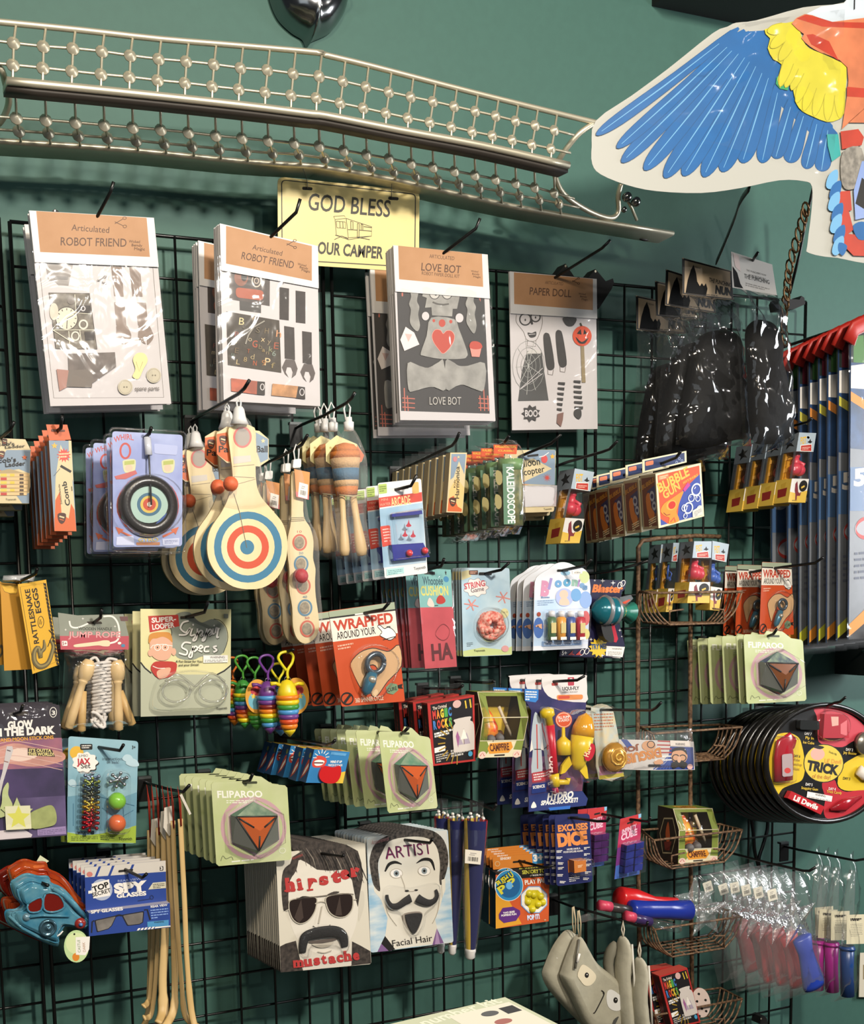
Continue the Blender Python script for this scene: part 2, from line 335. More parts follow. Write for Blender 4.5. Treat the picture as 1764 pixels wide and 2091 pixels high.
def lattice(name, rows, ends, dr, de):
    b = MB()
    for R_, d in zip(rows, dr):
        b.tube([un(*p, d-.05) for p in smooth([(2*R_[0][0]-R_[1][0], 2*R_[0][1]-R_[1][1])]+R_+[(2*R_[-1][0]-R_[-2][0], 2*R_[-1][1]-R_[-2][1])], 2)], .09*IN, STEEL, 6)
    for i in range(len(rows[0])):
        b.tube([un(*ends[0][i], de[0]), un(*rows[0][i], dr[0]), un(*rows[1][i], dr[1]), un(*ends[1][i], de[1])], .09*IN, STEEL, 6)
        for R_, d in zip(rows, dr):
            b.lathe(un(*R_[i], d+.1), V((0, -1, .1)), [(.02*IN, .30*IN), (.2*IN, .16*IN), (.40*IN, 0), (.43*IN, -.05*IN), (.3*IN, -.16*IN), (0, -.2*IN)], STEEL, 10)
    t.part(b, name)
def at(line, x):
    for (a, c), (e, f) in zip(line, line[1:]):
        if a <= x <= e: return (x, c+(f-c)*(x-a)/(e-a))
    return (x, line[-1][1]+(x-line[-1][0])*.25)
r1 = z1([(68, 215), (217, 232), (365, 242), (510, 257), (652, 278), (794, 295), (932, 307), (1070, 322), (1204, 340), (1338, 350), (1467, 368), (1597, 383)])+z2([(28, 220), (140, 246), (250, 272), (358, 297), (462, 320), (567, 342), (668, 365), (768, 388), (865, 410), (959, 434), (1052, 455), (1143, 478)])
r2 = z1([(65, 325), (215, 340), (360, 356), (506, 372), (648, 385), (789, 402), (926, 415), (1062, 432), (1195, 447), (1327, 462), (1457, 477), (1583, 490)])+z2([(15, 325), (127, 350), (237, 373), (344, 397), (448, 420), (552, 441), (654, 462), (753, 485), (849, 504), (943, 525), (1036, 546), (1127, 566)])
r3 = z1([(82, 590), (230, 600), (378, 612), (522, 625), (665, 637), (805, 648), (943, 662), (1080, 678), (1212, 690), (1342, 703), (1473, 715), (1600, 730)])+z2([(28, 552), (145, 573), (253, 593), (360, 612), (465, 635), (568, 652), (670, 671), (767, 690), (865, 710), (960, 728), (1050, 748), (1143, 775)])
r4 = z1([(95, 655), (243, 665), (392, 677), (538, 688), (682, 703), (823, 717), (962, 730), (1097, 743), (1232, 755), (1365, 765), (1497, 772), (1625, 792)])+z2([(53, 608), (167, 628), (275, 652), (382, 672), (487, 692), (592, 713), (692, 732), (788, 750), (885, 768), (978, 788), (1072, 805), (1165, 825)])
lattice('upper_lattice', [r1, r2], [[at(top, x+5) for x, y in r1], [at(mid, x-1) for x, y in r2]], [9.8, 10.1], [dt, dm])
lattice('lower_lattice', [r3, r4], [[at(mid, x-2) for x, y in r3], [at(low, x+4) for x, y in r4]], [7.6, 5.2], [dm-1.2, dl])
def loop(pts, name):
    b = MB(); b.tube([un(p[0], p[1], p[2]) for p in smooth(pts, 5)], .22*IN, STEEL, 8); t.part(b, name)
loop([(1213, 252, 9.5), (1180, 275, 9.2), (1145, 320, 8), (1132, 350, 6.5), (1150, 395, 5), (1200, 430, 3.8), (1245, 445, 3.3), (1262, 432, 3.4), (1262, 400, 4), (1268, 375, 4.4)], 'end_bracket')
loop([(-10, 130, 9.6), (4, 145, 9.5), (11, 170, 8.5), (18, 200, 7), (14, 225, 6), (0, 250, 5), (-20, 262, 4)], 'end_bracket')
for x, y in ((1280, 402), (1298, 412), (1274, 428)):
    b = MB(); b.ball(un(x, y, 4.3), (.42 if x != 1274 else .25)*IN, CHROME); t.part(b, 'knob')
b = MB(); b.tube([un(1278, 405, 4.2), un(1290, 425, 3.6), un(1300, 450, 3.2)], .13*IN, STEEL, 6); t.part(b, 'knob_stem')
for x, y in ((160, 318), (1057, 431), (1315, 487)):
    b = MB(); b.ball(un(x, y+1, 1.5), .4*IN, M('#2a2622', .5), sq=(1.3, .4, .45)); t.part(b, 'wall_screw')
# ================================================================ chrome ornament above the rack
s = S(.2-1.7, (0, 0, 2.45), (1560, 60)); o_ = smooth([(1345, -60), (1350, 10), (1390, 100), (1455, 165), (1510, 200), (1532, 242), (1556, 212), (1640, 172), (1700, 100), (1728, 20), (1735, -60), (1700, -150), (1560, -190), (1400, -150)], 5, True)
bd = MB(); s.dome(o_, .065, CHROME, .3, bd, 0, 7, False)
t = Thing('chrome_ornament', 'pointed silver chrome ornament mounted on the wall above the rack', 'ornament', s.p(1560, -20)); t.part(bd, 'shell')
for k, r in enumerate((95, 70, 45)):
    bb = MB(); bb.tube([s.p(*q, .058+.004*k) for q in ell(1620, -20, r, r*.62, 5, 30)+ell(1620, -20, r, r*.62, 5, 30)[:1]], .0022, CHROME, 6); t.part(bb, 'ring')
# ================================================================ tin sign
Y_ = M('#e3cf8c', .42, 0, .05, 8); DK = M('#3c3a30', .5)
s = S(2.1, (370, 360, 3.6), (1230, 340)); q = [(708, 2), (1752, 112), (1746, 706), (712, 640)]
s.sheet(rr(q, .08), Y_, .0012, M('#8a7f5a', .5))
qi = [(738, 26), (1722, 132), (1716, 668), (742, 612)]; s.line(rr(qi, .06), 8, DK, True)
s.text('GOD BLESS', (930, 246), (1532, 300), 122, DK, .012); s.text('OUR CAMPER', (1000, 566), (1482, 606), 84, DK, .03)
for x, y in ((927, 90), (1560, 163)): s.poly(rr([(x-38, y-14), (x+38, y-8), (x+36, y+14), (x-38, y+10)], .45), INK)
for L in ([(1120, 295), (1198, 290), (1212, 310), (1130, 318), (1120, 295)], [(1130, 318), (1140, 432), (1228, 452), (1212, 310)], [(1212, 310), (1400, 372), (1398, 440), (1228, 452)], [(1130, 432), (1228, 466), (1398, 440)], [(1140, 330), (1205, 336), (1208, 384), (1144, 378), (1140, 330)], [(1165, 333), (1168, 380)], [(1187, 335), (1189, 383)], [(1245, 330), (1262, 335), (1262, 390), (1246, 388), (1245, 330)], [(1295, 345), (1308, 350), (1306, 446), (1294, 446), (1295, 345)], [(1322, 352), (1334, 356), (1334, 398), (1322, 396), (1322, 352)], [(1225, 392), (1292, 396)], [(1308, 396), (1398, 404)], [(1125, 465), (1180, 440), (1228, 460)], [(1290, 448), (1385, 466)], [(1340, 370), (1398, 378)]): s.line(L, 4, DK)
t = Thing('tin_sign', 'cream tin sign about a camper hung by wires from the rack', 'sign', s.p(1230, 50)); t.part(s.b, 'plate')
for x, y, ux, uy in ((927, 92, 617, 338), (1545, 165, 800, 366)):
    b = MB(); p = s.p(x, y, .001); b.tube([p, p+V((0, 0, .012)), un(ux, uy, dl)], .0007, M('#6d6a62', .35, 1), 5); t.part(b, 'wire')
# ================================================================ parrot kite
s = S(20, (1180, 0, 3.02), (1000, 700), yaw=-6); KW = M('#a3a39c', .4); BL = M('#115894', .4, 0, .12, 25); BD = M('#0f4878', .4); BQ = M('#6299c0', .4); YE = M('#bdb42c', .4, 0, .1, 30); RE = M('#a8341f', .4, 0, .15, 30); OR = M('#c0704a', .4, 0, .25, 20)
s.sheet(smooth([(85, 900), (110, 745), (330, 590), (560, 420), (830, 205), (920, 165), (975, 140), (1100, 125), (1390, 45), (1640, 15), (1720, -90), (2000, -120), (2150, 300), (2050, 1000), (1950, 1590), (1600, 1590), (1425, 1560), (1415, 1510), (1440, 1300), (1443, 1150), (1390, 1117), (1240, 1112), (1000, 1160), (760, 1190), (480, 1178), (300, 1140), (140, 1075), (88, 1010)], 3, True), KW, .0006)
s.poly([(1410, 85), (1500, 40), (1640, 20), (1715, -80), (1990, -110), (1990, 150), (1650, 155), (1540, 130)], M('#b9c3cc', .3))
s.poly([(940, 200), (1150, 188), (1400, 600), (1600, 820), (1610, 950), (1520, 900), (1300, 700), (1000, 420)], BL)
for bx, by, tx, ty, w_ in ((1545, 770, 1500, 1056, 52), (1480, 730, 1405, 1040, 46), (1400, 680, 1300, 1002, 56), (1320, 620, 1215, 978, 52), (1240, 520, 1132, 1004, 54), (1190, 420, 1010, 1005, 62), (1160, 380, 885, 1060, 62), (1130, 330, 770, 1092, 60), (1100, 300, 645, 1085, 60), (1080, 270, 530, 1098, 58), (1050, 250, 405, 1050, 56), (1020, 235, 265, 1003, 50), (990, 220, 235, 915, 44), (950, 205, 108, 835, 40)):
    a_, e_ = Vector((bx, by)), Vector((tx, ty)); d_ = (e_-a_).normalized(); n_ = Vector((-d_.y, d_.x)); L_ = (e_-a_).length; P = lambda f, q_: tuple(a_+d_*L_*f+n_*w_*q_+Vector((0, 14*math.sin(f*3.1))))
    o_ = smooth([P(0, -.5), P(.4, -.8), P(.75, -.95), P(.93, -.7), P(1, 0), P(.93, .7), P(.75, .95), P(.4, .8), P(0, .5)], 3, True); s.poly(o_, BL); s.line(o_[2:-2], 4, BD); s.line([(*P(.1, 0), .4), (*P(.5, .05), 1), (*P(.96, 0), .4)], 8, BQ)
s.poly([(1530, 830), (1600, 830), (1615, 960), (1560, 1000), (1535, 900)], M('#2b8f8c', .4))
s.poly([(1220, 480), (1270, 440), (1300, 510), (1290, 560), (1240, 550), (1215, 520)], M('#2f8a55', .4))
s.poly(smooth([(1145, 185), (1330, 135), (1360, 180), (1380, 250), (1420, 300), (1490, 330), (1600, 380), (1650, 420), (1645, 560), (1635, 700), (1600, 740), (1530, 755), (1440, 720), (1380, 690), (1340, 640), (1320, 550), (1300, 500), (1280, 545), (1262, 520), (1240, 545), (1225, 490), (1250, 400), (1200, 370), (1165, 300), (1180, 240)], 2, True), YE)
for bx, by, tx, ty in ((1600, 420, 1610, 735), (1560, 440, 1530, 752), (1520, 440, 1450, 722), (1480, 400, 1385, 690), (1440, 380, 1340, 640), (1400, 340, 1310, 560), (1370, 300, 1272, 545), (1340, 250, 1238, 540), (1330, 220, 1235, 380), (1300, 190, 1180, 300), (1280, 170, 1160, 200)):
    d_ = Vector((tx-bx, ty-by)); n_ = Vector((-d_.y, d_.x)).normalized()*30; P = lambda f, q_: tuple(Vector((bx, by))+d_*f+n_*q_); o_ = smooth([P(0, -.8), P(.7, -1), P(1, 0), P(.7, 1), P(0, .8)], 3, True); s.poly(o_, YE); s.line(o_[2:-3], 4, M('#9a9220', .4))
s.poly(smooth([(1310, 150), (1390, 92), (1480, 115), (1560, 140), (1990, 150), (1990, 700), (1660, 760), (1620, 800), (1650, 600), (1652, 420), (1550, 350), (1490, 330), (1420, 290), (1370, 240), (1385, 215)], 2, True), OR)
for P_ in ([(1340, 120), (1400, 95), (1480, 115), (1560, 140), (1990, 150), (1990, 190), (1500, 170)], [(1400, 220), (1440, 215), (1540, 260), (1600, 380), (1540, 340), (1430, 280)], [(1650, 540), (1990, 570), (1990, 620), (1650, 600)], [(1610, 815), (1720, 800), (1755, 850), (1740, 900), (1620, 925)], [(1570, 1240), (1600, 1185), (1670, 1180), (1680, 1300), (1600, 1320)], [(1580, 1330), (1660, 1300), (1690, 1420), (1640, 1460), (1600, 1400)], [(1600, 1440), (1700, 1450), (1990, 1500), (1990, 1590), (1690, 1580), (1640, 1530)]): s.poly(P_, RE)
s.poly(smooth([(1625, 940), (1740, 920), (1750, 1120), (1660, 1175), (1615, 1120)], 4, True), M('#8a857c', .5, 0, .5, 90))
for k in range(7): x, y = 1520+14*(k % 2)+k*6, 1090+k*68; s.poly(smooth([(x+70, y-40), (x+20, y-10), (x, y+60), (x+30, y+80), (x+70, y+30)], 3, True), BL if k % 2 else BQ)
s.poly(smooth([(1685, 1400), (1740, 1370), (1800, 1400), (1790, 1470), (1720, 1480)], 3, True), BL)
s.poly(smooth([(1600, 1500), (1650, 1520), (1625, 1580), (1595, 1550)], 3, True), BL); s.poly([(1690, 1180), (1740, 1000), (1990, 960), (1990, 1300), (1700, 1360)], M('#6f86b8', .3)); s.poly([(1700, 1260), (1740, 1100), (1764, 1120), (1764, 1300)], INK)
t = Thing('parrot_kite', 'parrot shaped kite with blue yellow and red wing wrapped in plastic', 'kite', s.p(1700, 20)); t.part(s.b, 'kite_sail')
KF = film('kite_wrap', .01, .12, .14, .3, 9); b = s.bag([(200, 700), (1000, 150), (1640, 60), (1560, 1100)], KF, .004, .012, 22, 22, 5, MB(), .003); t.part(b, 'plastic_wrap')
b = MB(); b.tube([s.p(1700, 60, .002), V((s.p(1700, 60).x, s.p(1700, 60).y, 2.9))], .001, INK, 5); t.part(b, 'cord')
b = MB(); st = [un(x, y, d) for x, y, d in smooth([(1530, 384, 19), (1512, 410, 17), (1500, 445, 14), (1480, 495, 11), (1463, 534, 8.3)], 4)]; b.tube(st, .34*IN, BLACK, 8, .25)
single(b, 'strap', 'thin black strap dangling under the parrot kite toward the puppets', 'strap', st[0])
b = MB(); b.tube([un(1664, 366, 6), un(1652, 420, 5), un(1632, 520, 3.5), un(1612, 600, 2.2)], .14*IN, BLACK, 6)
single(b, 'power_cord', 'straight black cord behind the parrot kite and brown chain', 'cord', un(1612, 600, 2.2))
b = MB(); cp = smooth([(1645, 428, 6), (1630, 480, 5), (1612, 545, 4.2), (1606, 600, 3.6), (1600, 650, 3), (1602, 692, 2.6)], 3)
for i, p in enumerate(cp):
    c = un(*p); sd = V((1, 0, .15)) if i % 2 else V((.2, -1, 0)); ax = V((-.12, .1, 1)); b.tube([c+sd.normalized()*.3*IN*math.cos(a)+ax.normalized()*.62*IN*math.sin(a) for a in [math.pi*2*k/12 for k in range(13)]], .1*IN, M('#6b5238', .4, .8), 6)
single(b, 'chain', 'brown metal chain hanging beside the bagged black puppets', 'chain', un(*cp[0]))
# ================================================================ row of bagged paper kits
HI = M('#f4f3f0', .5); PAP = M('#c4bfc0', .55); LN = M('#77706c', .6); BRN = M('#8b7a70', .6, 0, .2, 60); DKB = M('#3a3330', .6, 0, .3, 50)
def kit(d, z, q, hd, art, name, label, group, n, back, db=1.4, pos=None, t=.0016, hk=None, hkd=None, hl='', scis=None, bag=None, tilt=.09):
    """a paper kit in a clear bag: board, kraft header with lettering, film"""
    s = S(d, z, q[0]); s.sheet(q, PAP, t, M('#cfc9c2', .6)); art(s); s.h += 1e-4
    W_ = q[:2]+[(q[1][0]+(q[2][0]-q[1][0])*.265, q[1][1]+(q[2][1]-q[1][1])*.265), (q[0][0]+(q[3][0]-q[0][0])*.265, q[0][1]+(q[3][1]-q[0][1])*.265)]
    hb = S(d, z, q[0]); hb.h = s.h+4e-4; hb.poly(W_, M('#cfccca', .5)); hb.poly(hd, KRAFT)
    t_ = Thing(name, 'front '+label, 'paper kit', s.p(*(hk[0] if hk else q[0])), group)
    return s, hb, t_, dict(q=q, n=n, back=back, db=db, pos=pos, hk=hk, z=z, d=d, label=label, group=group, hl=hl, bag=bag, tilt=tilt)
def finish(s, hb, t_, a):
    t_.part(s.b, 'board'); t_.part(hb.b, 'header'); q = a['q']
    bq = a['bag'] or [(q[0][0]*.82+q[3][0]*.18-6, q[0][1]*.82+q[3][1]*.18), (q[1][0]*.82+q[2][0]*.18+14, q[1][1]*.82+q[2][1]*.18), (q[2][0]+16, q[2][1]+(42 if a['n'] > 1 else 18)), (q[3][0]-10, q[3][1]+(48 if a['n'] > 1 else 20))]
    b = s.bag(bq, FILM, .0015, .0016, 12, 16, a['n'], MB(), .0016, 1); t_.part(b, 'clear_bag')
    if a['hk']:
        hk = a['hk']; hook(hk[0], a['d'], [(x, y, a['d']+dd) for x, y, dd in hk[1:]], a['hl'], a['z'], a['tilt'])
    if a['n'] > 1: stack(t_, a['n'], off(q[0], a['d'], a['back'], a['db'], a['z']), a['label'], a['group'], .008, a['pos'])
def scissors(s, x, y, k, m):
    s.line([(x-40*k, y-2*k), (x+28*k, y+30*k)], 5, m); s.line([(x-40*k, y+14*k), (x+25*k, y-25*k)], 5, m); s.ring(x+40*k, y-32*k, 14*k, 11*k, 4, m); s.ring(x+42*k, y+36*k, 14*k, 11*k, 4, m)
TXB = M('#5b4030', .6)
def art1(s):
    s.line([(320, 720), (440, 1815), (1340, 1810), (1250, 740)], 5, LN)
    s.poly([(370, 708), (600, 712), (560, 897), (478, 893), (440, 858), (392, 855)], M('#7d7671', .5)); s.ring(455, 712, 80, 68, 16, M('#cfcac6', .5), 0, 0, 180)
    for k in range(11): a = math.pi*(k+.5)/11; s.poly([(455+x_*math.cos(a+e), 712+y_*math.sin(a+e)) for x_, y_, e in ((80, 68, -.07), (92, 78, -.05), (92, 78, .05), (80, 68, .07))], M('#cfcac6', .5))
    s.poly([(440, 818), (560, 822), (556, 845), (440, 842)], M('#5f5a57', .5))
    for P_ in ([(910, 735), (995, 740), (1012, 985), (935, 980)], [(1058, 738), (1145, 742), (1166, 985), (1085, 982)], [(935, 1030), (1018, 1036), (1034, 1228), (952, 1220)], [(1105, 1032), (1194, 1036), (1212, 1225), (1130, 1220)]): s.poly(P_, BRN)
    for x, y in ((1008, 1300), (1190, 1300)):
        s.poly(smooth([(x-60, y+10), (x-55, y-40), (x-50, y-80), (x+22, y-80), (x+50, y-40), (x+66, y+10), (x+50, y+50), (x+15, y+80), (x+12, y+35), (x-5, y+10), (x-18, y+35), (x+2, y+75), (x-40, y+50)], 3, True), BRN)
    s.poly([(400, 955), (730, 960), (793, 1415), (455, 1412)], M('#7a7266', .6, 0, .4, 120)); s.line([(400, 955), (730, 960), (793, 1415), (455, 1412)], 6, DKB, True)
    s.ell(545, 1165, 90, 94, M('#c9c2ae', .5), 0); s.ring(545, 1165, 90, 94, 7, DKB); s.line([(545, 1240), (550, 1165), (600, 1140)], 6, DKB)
    for k in range(12): a = k*math.pi/6; s.line([(545+66*math.cos(a), 1165+68*math.sin(a)), (545+80*math.cos(a), 1165+83*math.sin(a))], 6, DKB)
    s.ell(440, 1110, 36, 70, M('#bdb6a4', .5)); s.ell(580, 1020, 32, 30, M('#5c5148', .5)); s.ring(680, 1215, 32, 34, 14, M('#cbc5b8', .5)); s.ring(615, 1310, 30, 34, 12, M('#cbc5b8', .5)); s.poly([(690, 1275), (770, 1275), (772, 1340), (698, 1345)], DKB); s.poly([(625, 1060), (735, 1060), (748, 1120), (630, 1120)], DKB); s.ring(678, 1085, 16, 18, 8, PAP)
    for L in ([(610, 970), (620, 1120), (750, 1130)], [(430, 1260), (780, 1260)], [(560, 1270), (570, 1400)], [(650, 1260), (668, 1400)], [(430, 1260), (570, 1350)]): s.line(L, 6, M('#cfc8b4', .5))
    s.poly([(555, 1455), (938, 1442), (948, 1560), (720, 1720), (560, 1590)], M('#6f6560', .6, 0, .3, 60)); s.poly([(460, 1580), (560, 1590), (560, 1720), (485, 1760)], M('#9a6a5c', .5)); s.poly([(560, 1590), (760, 1580), (750, 1730), (540, 1725)], M('#6d645d', .6))
    scissors(s, 826, 850, .8, LN)
    s.poly(smooth([(1085, 1500), (1120, 1450), (1180, 1455), (1205, 1510), (1170, 1580), (1130, 1660), (1082, 1640), (1105, 1580)], 4, True), M('#d6c988', .5)); s.line([(1110, 1520), (1135, 1600), (1165, 1520)], 4, M('#8a7c4c'))
    for x, y in ((1255, 1632), (1022, 1728)): s.ell(x, y, 60, 62, M('#a49a80', .4)); s.ring(x, y, 50, 52, 5, M('#857b62', .4)); s.ell(x-10, y, 7, 7, M('#6b624e')); s.ell(x+12, y, 7, 7, M('#6b624e'))
    s.text('spare parts', (1102, 1755), (1300, 1752), 34, LN, .01)
a = kit(5.2, (0, 360, 4.009), [(235, 285), (1255, 345), (1402, 1862), (412, 1882)], [(293, 290), (1195, 345), (1222, 665), (325, 625)], art1, 'paper_robot_kit', 'hazy bagged robot kit on the left hook above the comb boxes', 'robot kits on the left hook', 4, (185, 420), 1.2, [0, .16, .8, 1], hk=[(785, 350), (905, 125, 1.2), (930, 45, 1.5)], hl='black hook over the left robot kits')
h = a[1]; h.text('Articulated', (580, 448), (888, 470), 50, TXB, .005); h.text('ROBOT FRIEND', (492, 570), (1030, 582), 66, TXB, .008); scissors(h, 975, 380, 1, TXB)
for k, t_ in enumerate(('Wicked', 'Bendy', 'Magic')): h.text(t_, (1050+k*22, 548+k*30), (1140+k*20, 552+k*30), 22, TXB)
finish(*a)
def wrench(s, q, x, y, w, m):
    s.poly(q, DKB); s.poly([(x-w*.6, y-30), (x+w*.6, y-24), (x+w, y+40), (x+w*.75, y+85), (x+w*.2, y+110), (x+w*.35, y+65), (x+w*.1, y+30), (x-w*.4, y+28), (x-w*.6, y+65), (x-w*.2, y+105), (x-w*.7, y+80), (x-w*1.1, y+30)], m)
def art2(s):
    s.poly([(352, 668), (652, 732), (650, 955), (355, 905)], M('#4b403c', .5, 0, .4, 60)); s.ell(440, 745, 50, 62, M('#7d4a36', .5)); s.ell(462, 740, 22, 32, INK); s.ring(553, 768, 32, 44, 8, M('#c9b2a0', .4)); s.ring(553, 768, 16, 20, 5, M('#c9b2a0', .4))
    s.poly(rr([(400, 815), (606, 840), (602, 915), (402, 890)], .4), M('#a04e33', .5)); s.poly([(428, 912), (586, 942), (586, 1006), (430, 985)], M('#35312e', .5))
    for q in ([(722, 815), (792, 825), (790, 1060), (722, 1052)], [(840, 840), (912, 850), (912, 1083), (842, 1075)]): s.poly(q, DKB)
    wrench(s, [(756, 1100), (830, 1112), (836, 1350), (760, 1340)], 800, 1375, 55, M('#4d4340', .5)); wrench(s, [(888, 1138), (958, 1148), (960, 1385), (892, 1372)], 932, 1408, 52, M('#4d4340', .5))
    s.poly([(330, 993), (720, 1060), (735, 1445), (342, 1388)], M('#453d33', .6, 0, .3, 90))
    for ch, x, y, hh, c in (('B', 422, 1090, 52, 'd8c391'), ('R', 520, 1060, 30, 'a08a6a'), ('G', 520, 1255, 50, 'b5543a'), ('E', 678, 1268, 48, '9d5038'), ('h', 695, 1180, 50, 'c98a5e'), ('m', 380, 1226, 36, 'c9b48c'), ('P', 610, 1390, 56, 'cbb48a'), ('N', 525, 1390, 36, 'b3552f'), ('9', 588, 1390, 40, '9d6a38'), ('L', 402, 1382, 36, 'b5a077'), ('6', 665, 1320, 38, '7d8a80'), ('o', 490, 1212, 36, 'b5a58a'), ('H', 610, 1155, 40, '7a6a50'), ('k', 640, 1290, 40, '8a8a6a'), ('x', 583, 1215, 40, 'c9b48c'), ('y', 630, 1230, 36, '8a7a60'), ('8', 455, 1362, 34, 'a08a60'), ('E', 390, 1300, 40, '6d5b45'), ('b', 565, 1270, 36, '77694f'), ('n', 620, 1310, 30, '8a7a60'), ('d', 505, 1345, 40, '9a8a68'), ('P', 390, 1178, 36, '8a4a40'), ('a', 590, 1290, 30, 'a08a60'), ('f', 655, 1410, 40, '8a7a50'), ('S', 545, 1150, 40, '6d6350'), ('T', 480, 1300, 30, 'a0522f'), ('u', 365, 1320, 28, '6a7a70'), ('C', 445, 1120, 30, '5f5545')): s.text(ch, (x, y), (x+hh*.72, y+hh*.08), hh, M('#'+c, .6))
    s.line([(470, 1235), (490, 1170), (530, 1110), (610, 1065)], 10, M('#8a857a', .5))
    s.poly([(363, 1485), (560, 1508), (556, 1605), (365, 1580)], M('#b4573a', .5, 0, .4, 60)); s.poly([(556, 1508), (612, 1512), (612, 1610), (552, 1605)], DKB); s.ring(593, 1550, 14, 22, 6, PAP)
    s.poly([(668, 1525), (860, 1545), (845, 1630), (660, 1612)], M('#c08a58', .5, 0, .4, 60)); s.poly([(856, 1545), (906, 1552), (908, 1640), (840, 1632)], DKB); s.ring(884, 1588, 16, 24, 6, PAP); scissors(s, 715, 755, .7, LN)
a = kit(7.6, (370, 360, 3.6), [(280, 350), (1000, 516), (1022, 1690), (312, 1652)], [(325, 368), (955, 516), (955, 772), (325, 645)], art2, 'paper_robot_kit', 'bagged robot kit with lettered chest under the cream sign', 'robot kits under the cream sign', 9, (75, 512), 1.5, [0, .05, .09, .14, .19, .75, .86, .93, 1], hk=[(645, 457), (845, 265, 1.4), (875, 165, 1.8)], hl='black hook over the lettered robot kits')
h = a[1]; h.text('Articulated', (516, 540), (734, 588), 36, TXB, .005); h.text('ROBOT FRIEND', (436, 610), (818, 682), 52, TXB, .01); scissors(h, 800, 500, .75, TXB)
for k, t_ in enumerate(('Wicked', 'Bendy', 'Magic')): h.text(t_, (850+k*14, 655+k*22), (912+k*14, 668+k*22), 16, TXB)
finish(*a)
GRY = M('#9a9893', .55, 0, .3, 40, .2); CH = M('#3a3838', .55); SAL = M('#b26456', .5); HRT = M('#b04638', .5)
def art3(s):
    s.poly([(255, 440), (828, 490), (865, 1298), (285, 1280)], CH)
    for q in ([(287, 445), (300, 448), (298, 530), (288, 528)], [(312, 448), (324, 450), (318, 470)], [(790, 488), (803, 490), (805, 565), (795, 545)], [(768, 488), (778, 488), (776, 510)]): s.poly(q, SAL)
    for x in (305, 325, 800, 825, 850): s.line([(x, 1130 if x in (305, 825) else 1180), (x+6, 1280)], 7, SAL)
    for y in (1195, 1225, 1255): s.line([(292, y), (375, y+6)], 7, SAL); s.line([(790, y+4), (862, y+8)], 7, SAL)
    s.poly([(435, 465), (500, 462), (640, 470), (668, 525), (650, 612), (622, 612), (618, 662), (486, 655), (482, 602), (440, 605), (452, 540), (422, 530)], GRY)
    for x in (503, 585): s.ell(x, 508, 36, 42, M('#bdbab4', .5)); s.ring(x, 508, 34, 40, 5, CH); s.ell(x+8, 512, 10, 14, INK)
    s.line([(490, 568), (520, 580), (560, 585), (596, 580)], 10, M('#55524e'))
    for x, k in ((335, 1), (705, 1)): s.poly(smooth([(x+3, 465), (x+52, 462), (x+62, 500), (x+52, 560), (x+68, 600), (x+60, 650), (x+72, 720), (x+55, 760 if x < 500 else 775), (x+20, 730), (x+5, 690), (x+12, 620), (x, 580), (x+14, 530)], 3, True), GRY)
    s.ell(443, 660, 24, 28, PAP); s.ell(665, 672, 26, 30, PAP)
    s.poly(smooth([(480, 670), (630, 680), (660, 740), (715, 890), (712, 925), (680, 940), (540, 940), (430, 920), (412, 900), (450, 790)], 3, True), GRY)
    for x, y, r in ((497, 690, 9), (551, 706, 22), (608, 696, 10)): s.ell(x, y, r, r*1.15, HRT)
    hp = smooth([(558, 775), (540, 752), (505, 750), (485, 785), (495, 830), (530, 880), (557, 905), (590, 880), (622, 835), (632, 790), (612, 758), (580, 756)], 4, True); s.poly(hp, HRT); s.line(hp, 3, M('#d9968a'), True)
    s.poly([(312, 730), (368, 768), (402, 846), (304, 888), (277, 815)], M('#ddd3cf', .5)); s.poly([(308, 775), (355, 780), (330, 830)], M('#c9aaa4', .5))
    s.poly([(733, 868), (808, 868), (795, 928), (745, 925)], M('#d9887c', .5)); s.poly(smooth([(730, 865), (740, 830), (775, 825), (805, 840), (812, 868), (770, 878)], 3, True), HRT)
    s.poly(smooth([(325, 968), (400, 985), (460, 998), (530, 960), (560, 955), (575, 1140), (500, 1125), (440, 1130), (370, 1150), (330, 1140)], 3, True), GRY); s.poly(smooth([(572, 955), (620, 960), (660, 985), (720, 985), (830, 968), (825, 1140), (770, 1140), (690, 1110), (640, 1120), (578, 1140)], 3, True), GRY)
    s.text('LOVE BOT', (468, 1240), (675, 1240), 50, M('#aaa6a0', .5), .005)
a = kit(6.2, (730, 440, 3.207), [(230, 197), (848, 258), (903, 1346), (280, 1340)], [(262, 200), (810, 255), (818, 470), (268, 420)], art3, 'paper_robot_kit', 'bagged heart robot kit right of the cream sign', 'heart robot kits right of the cream sign', 8, (52, 372), 1.2, [0, .05, .1, .15, .2, .25, .85, 1], hk=[(552, 255), (775, 85, 1.4), (802, 18, 1.8)], hl='black hook over the heart robot kits')
h = a[1]; h.text('ARTICULATED', (465, 280), (628, 296), 24, TXB); h.text('LOVE BOT', (412, 362), (670, 382), 50, TXB, .01); h.text('ROBOT PAPER DOLL KIT', (415, 390), (662, 412), 22, TXB)
for k, t_ in enumerate(('Wicked', 'Bendy', 'Magic')): h.text(t_, (738+k*8, 372+k*18), (785+k*8, 376+k*18), 12, TXB)
finish(*a)
PK = M('#cf4f30', .5)
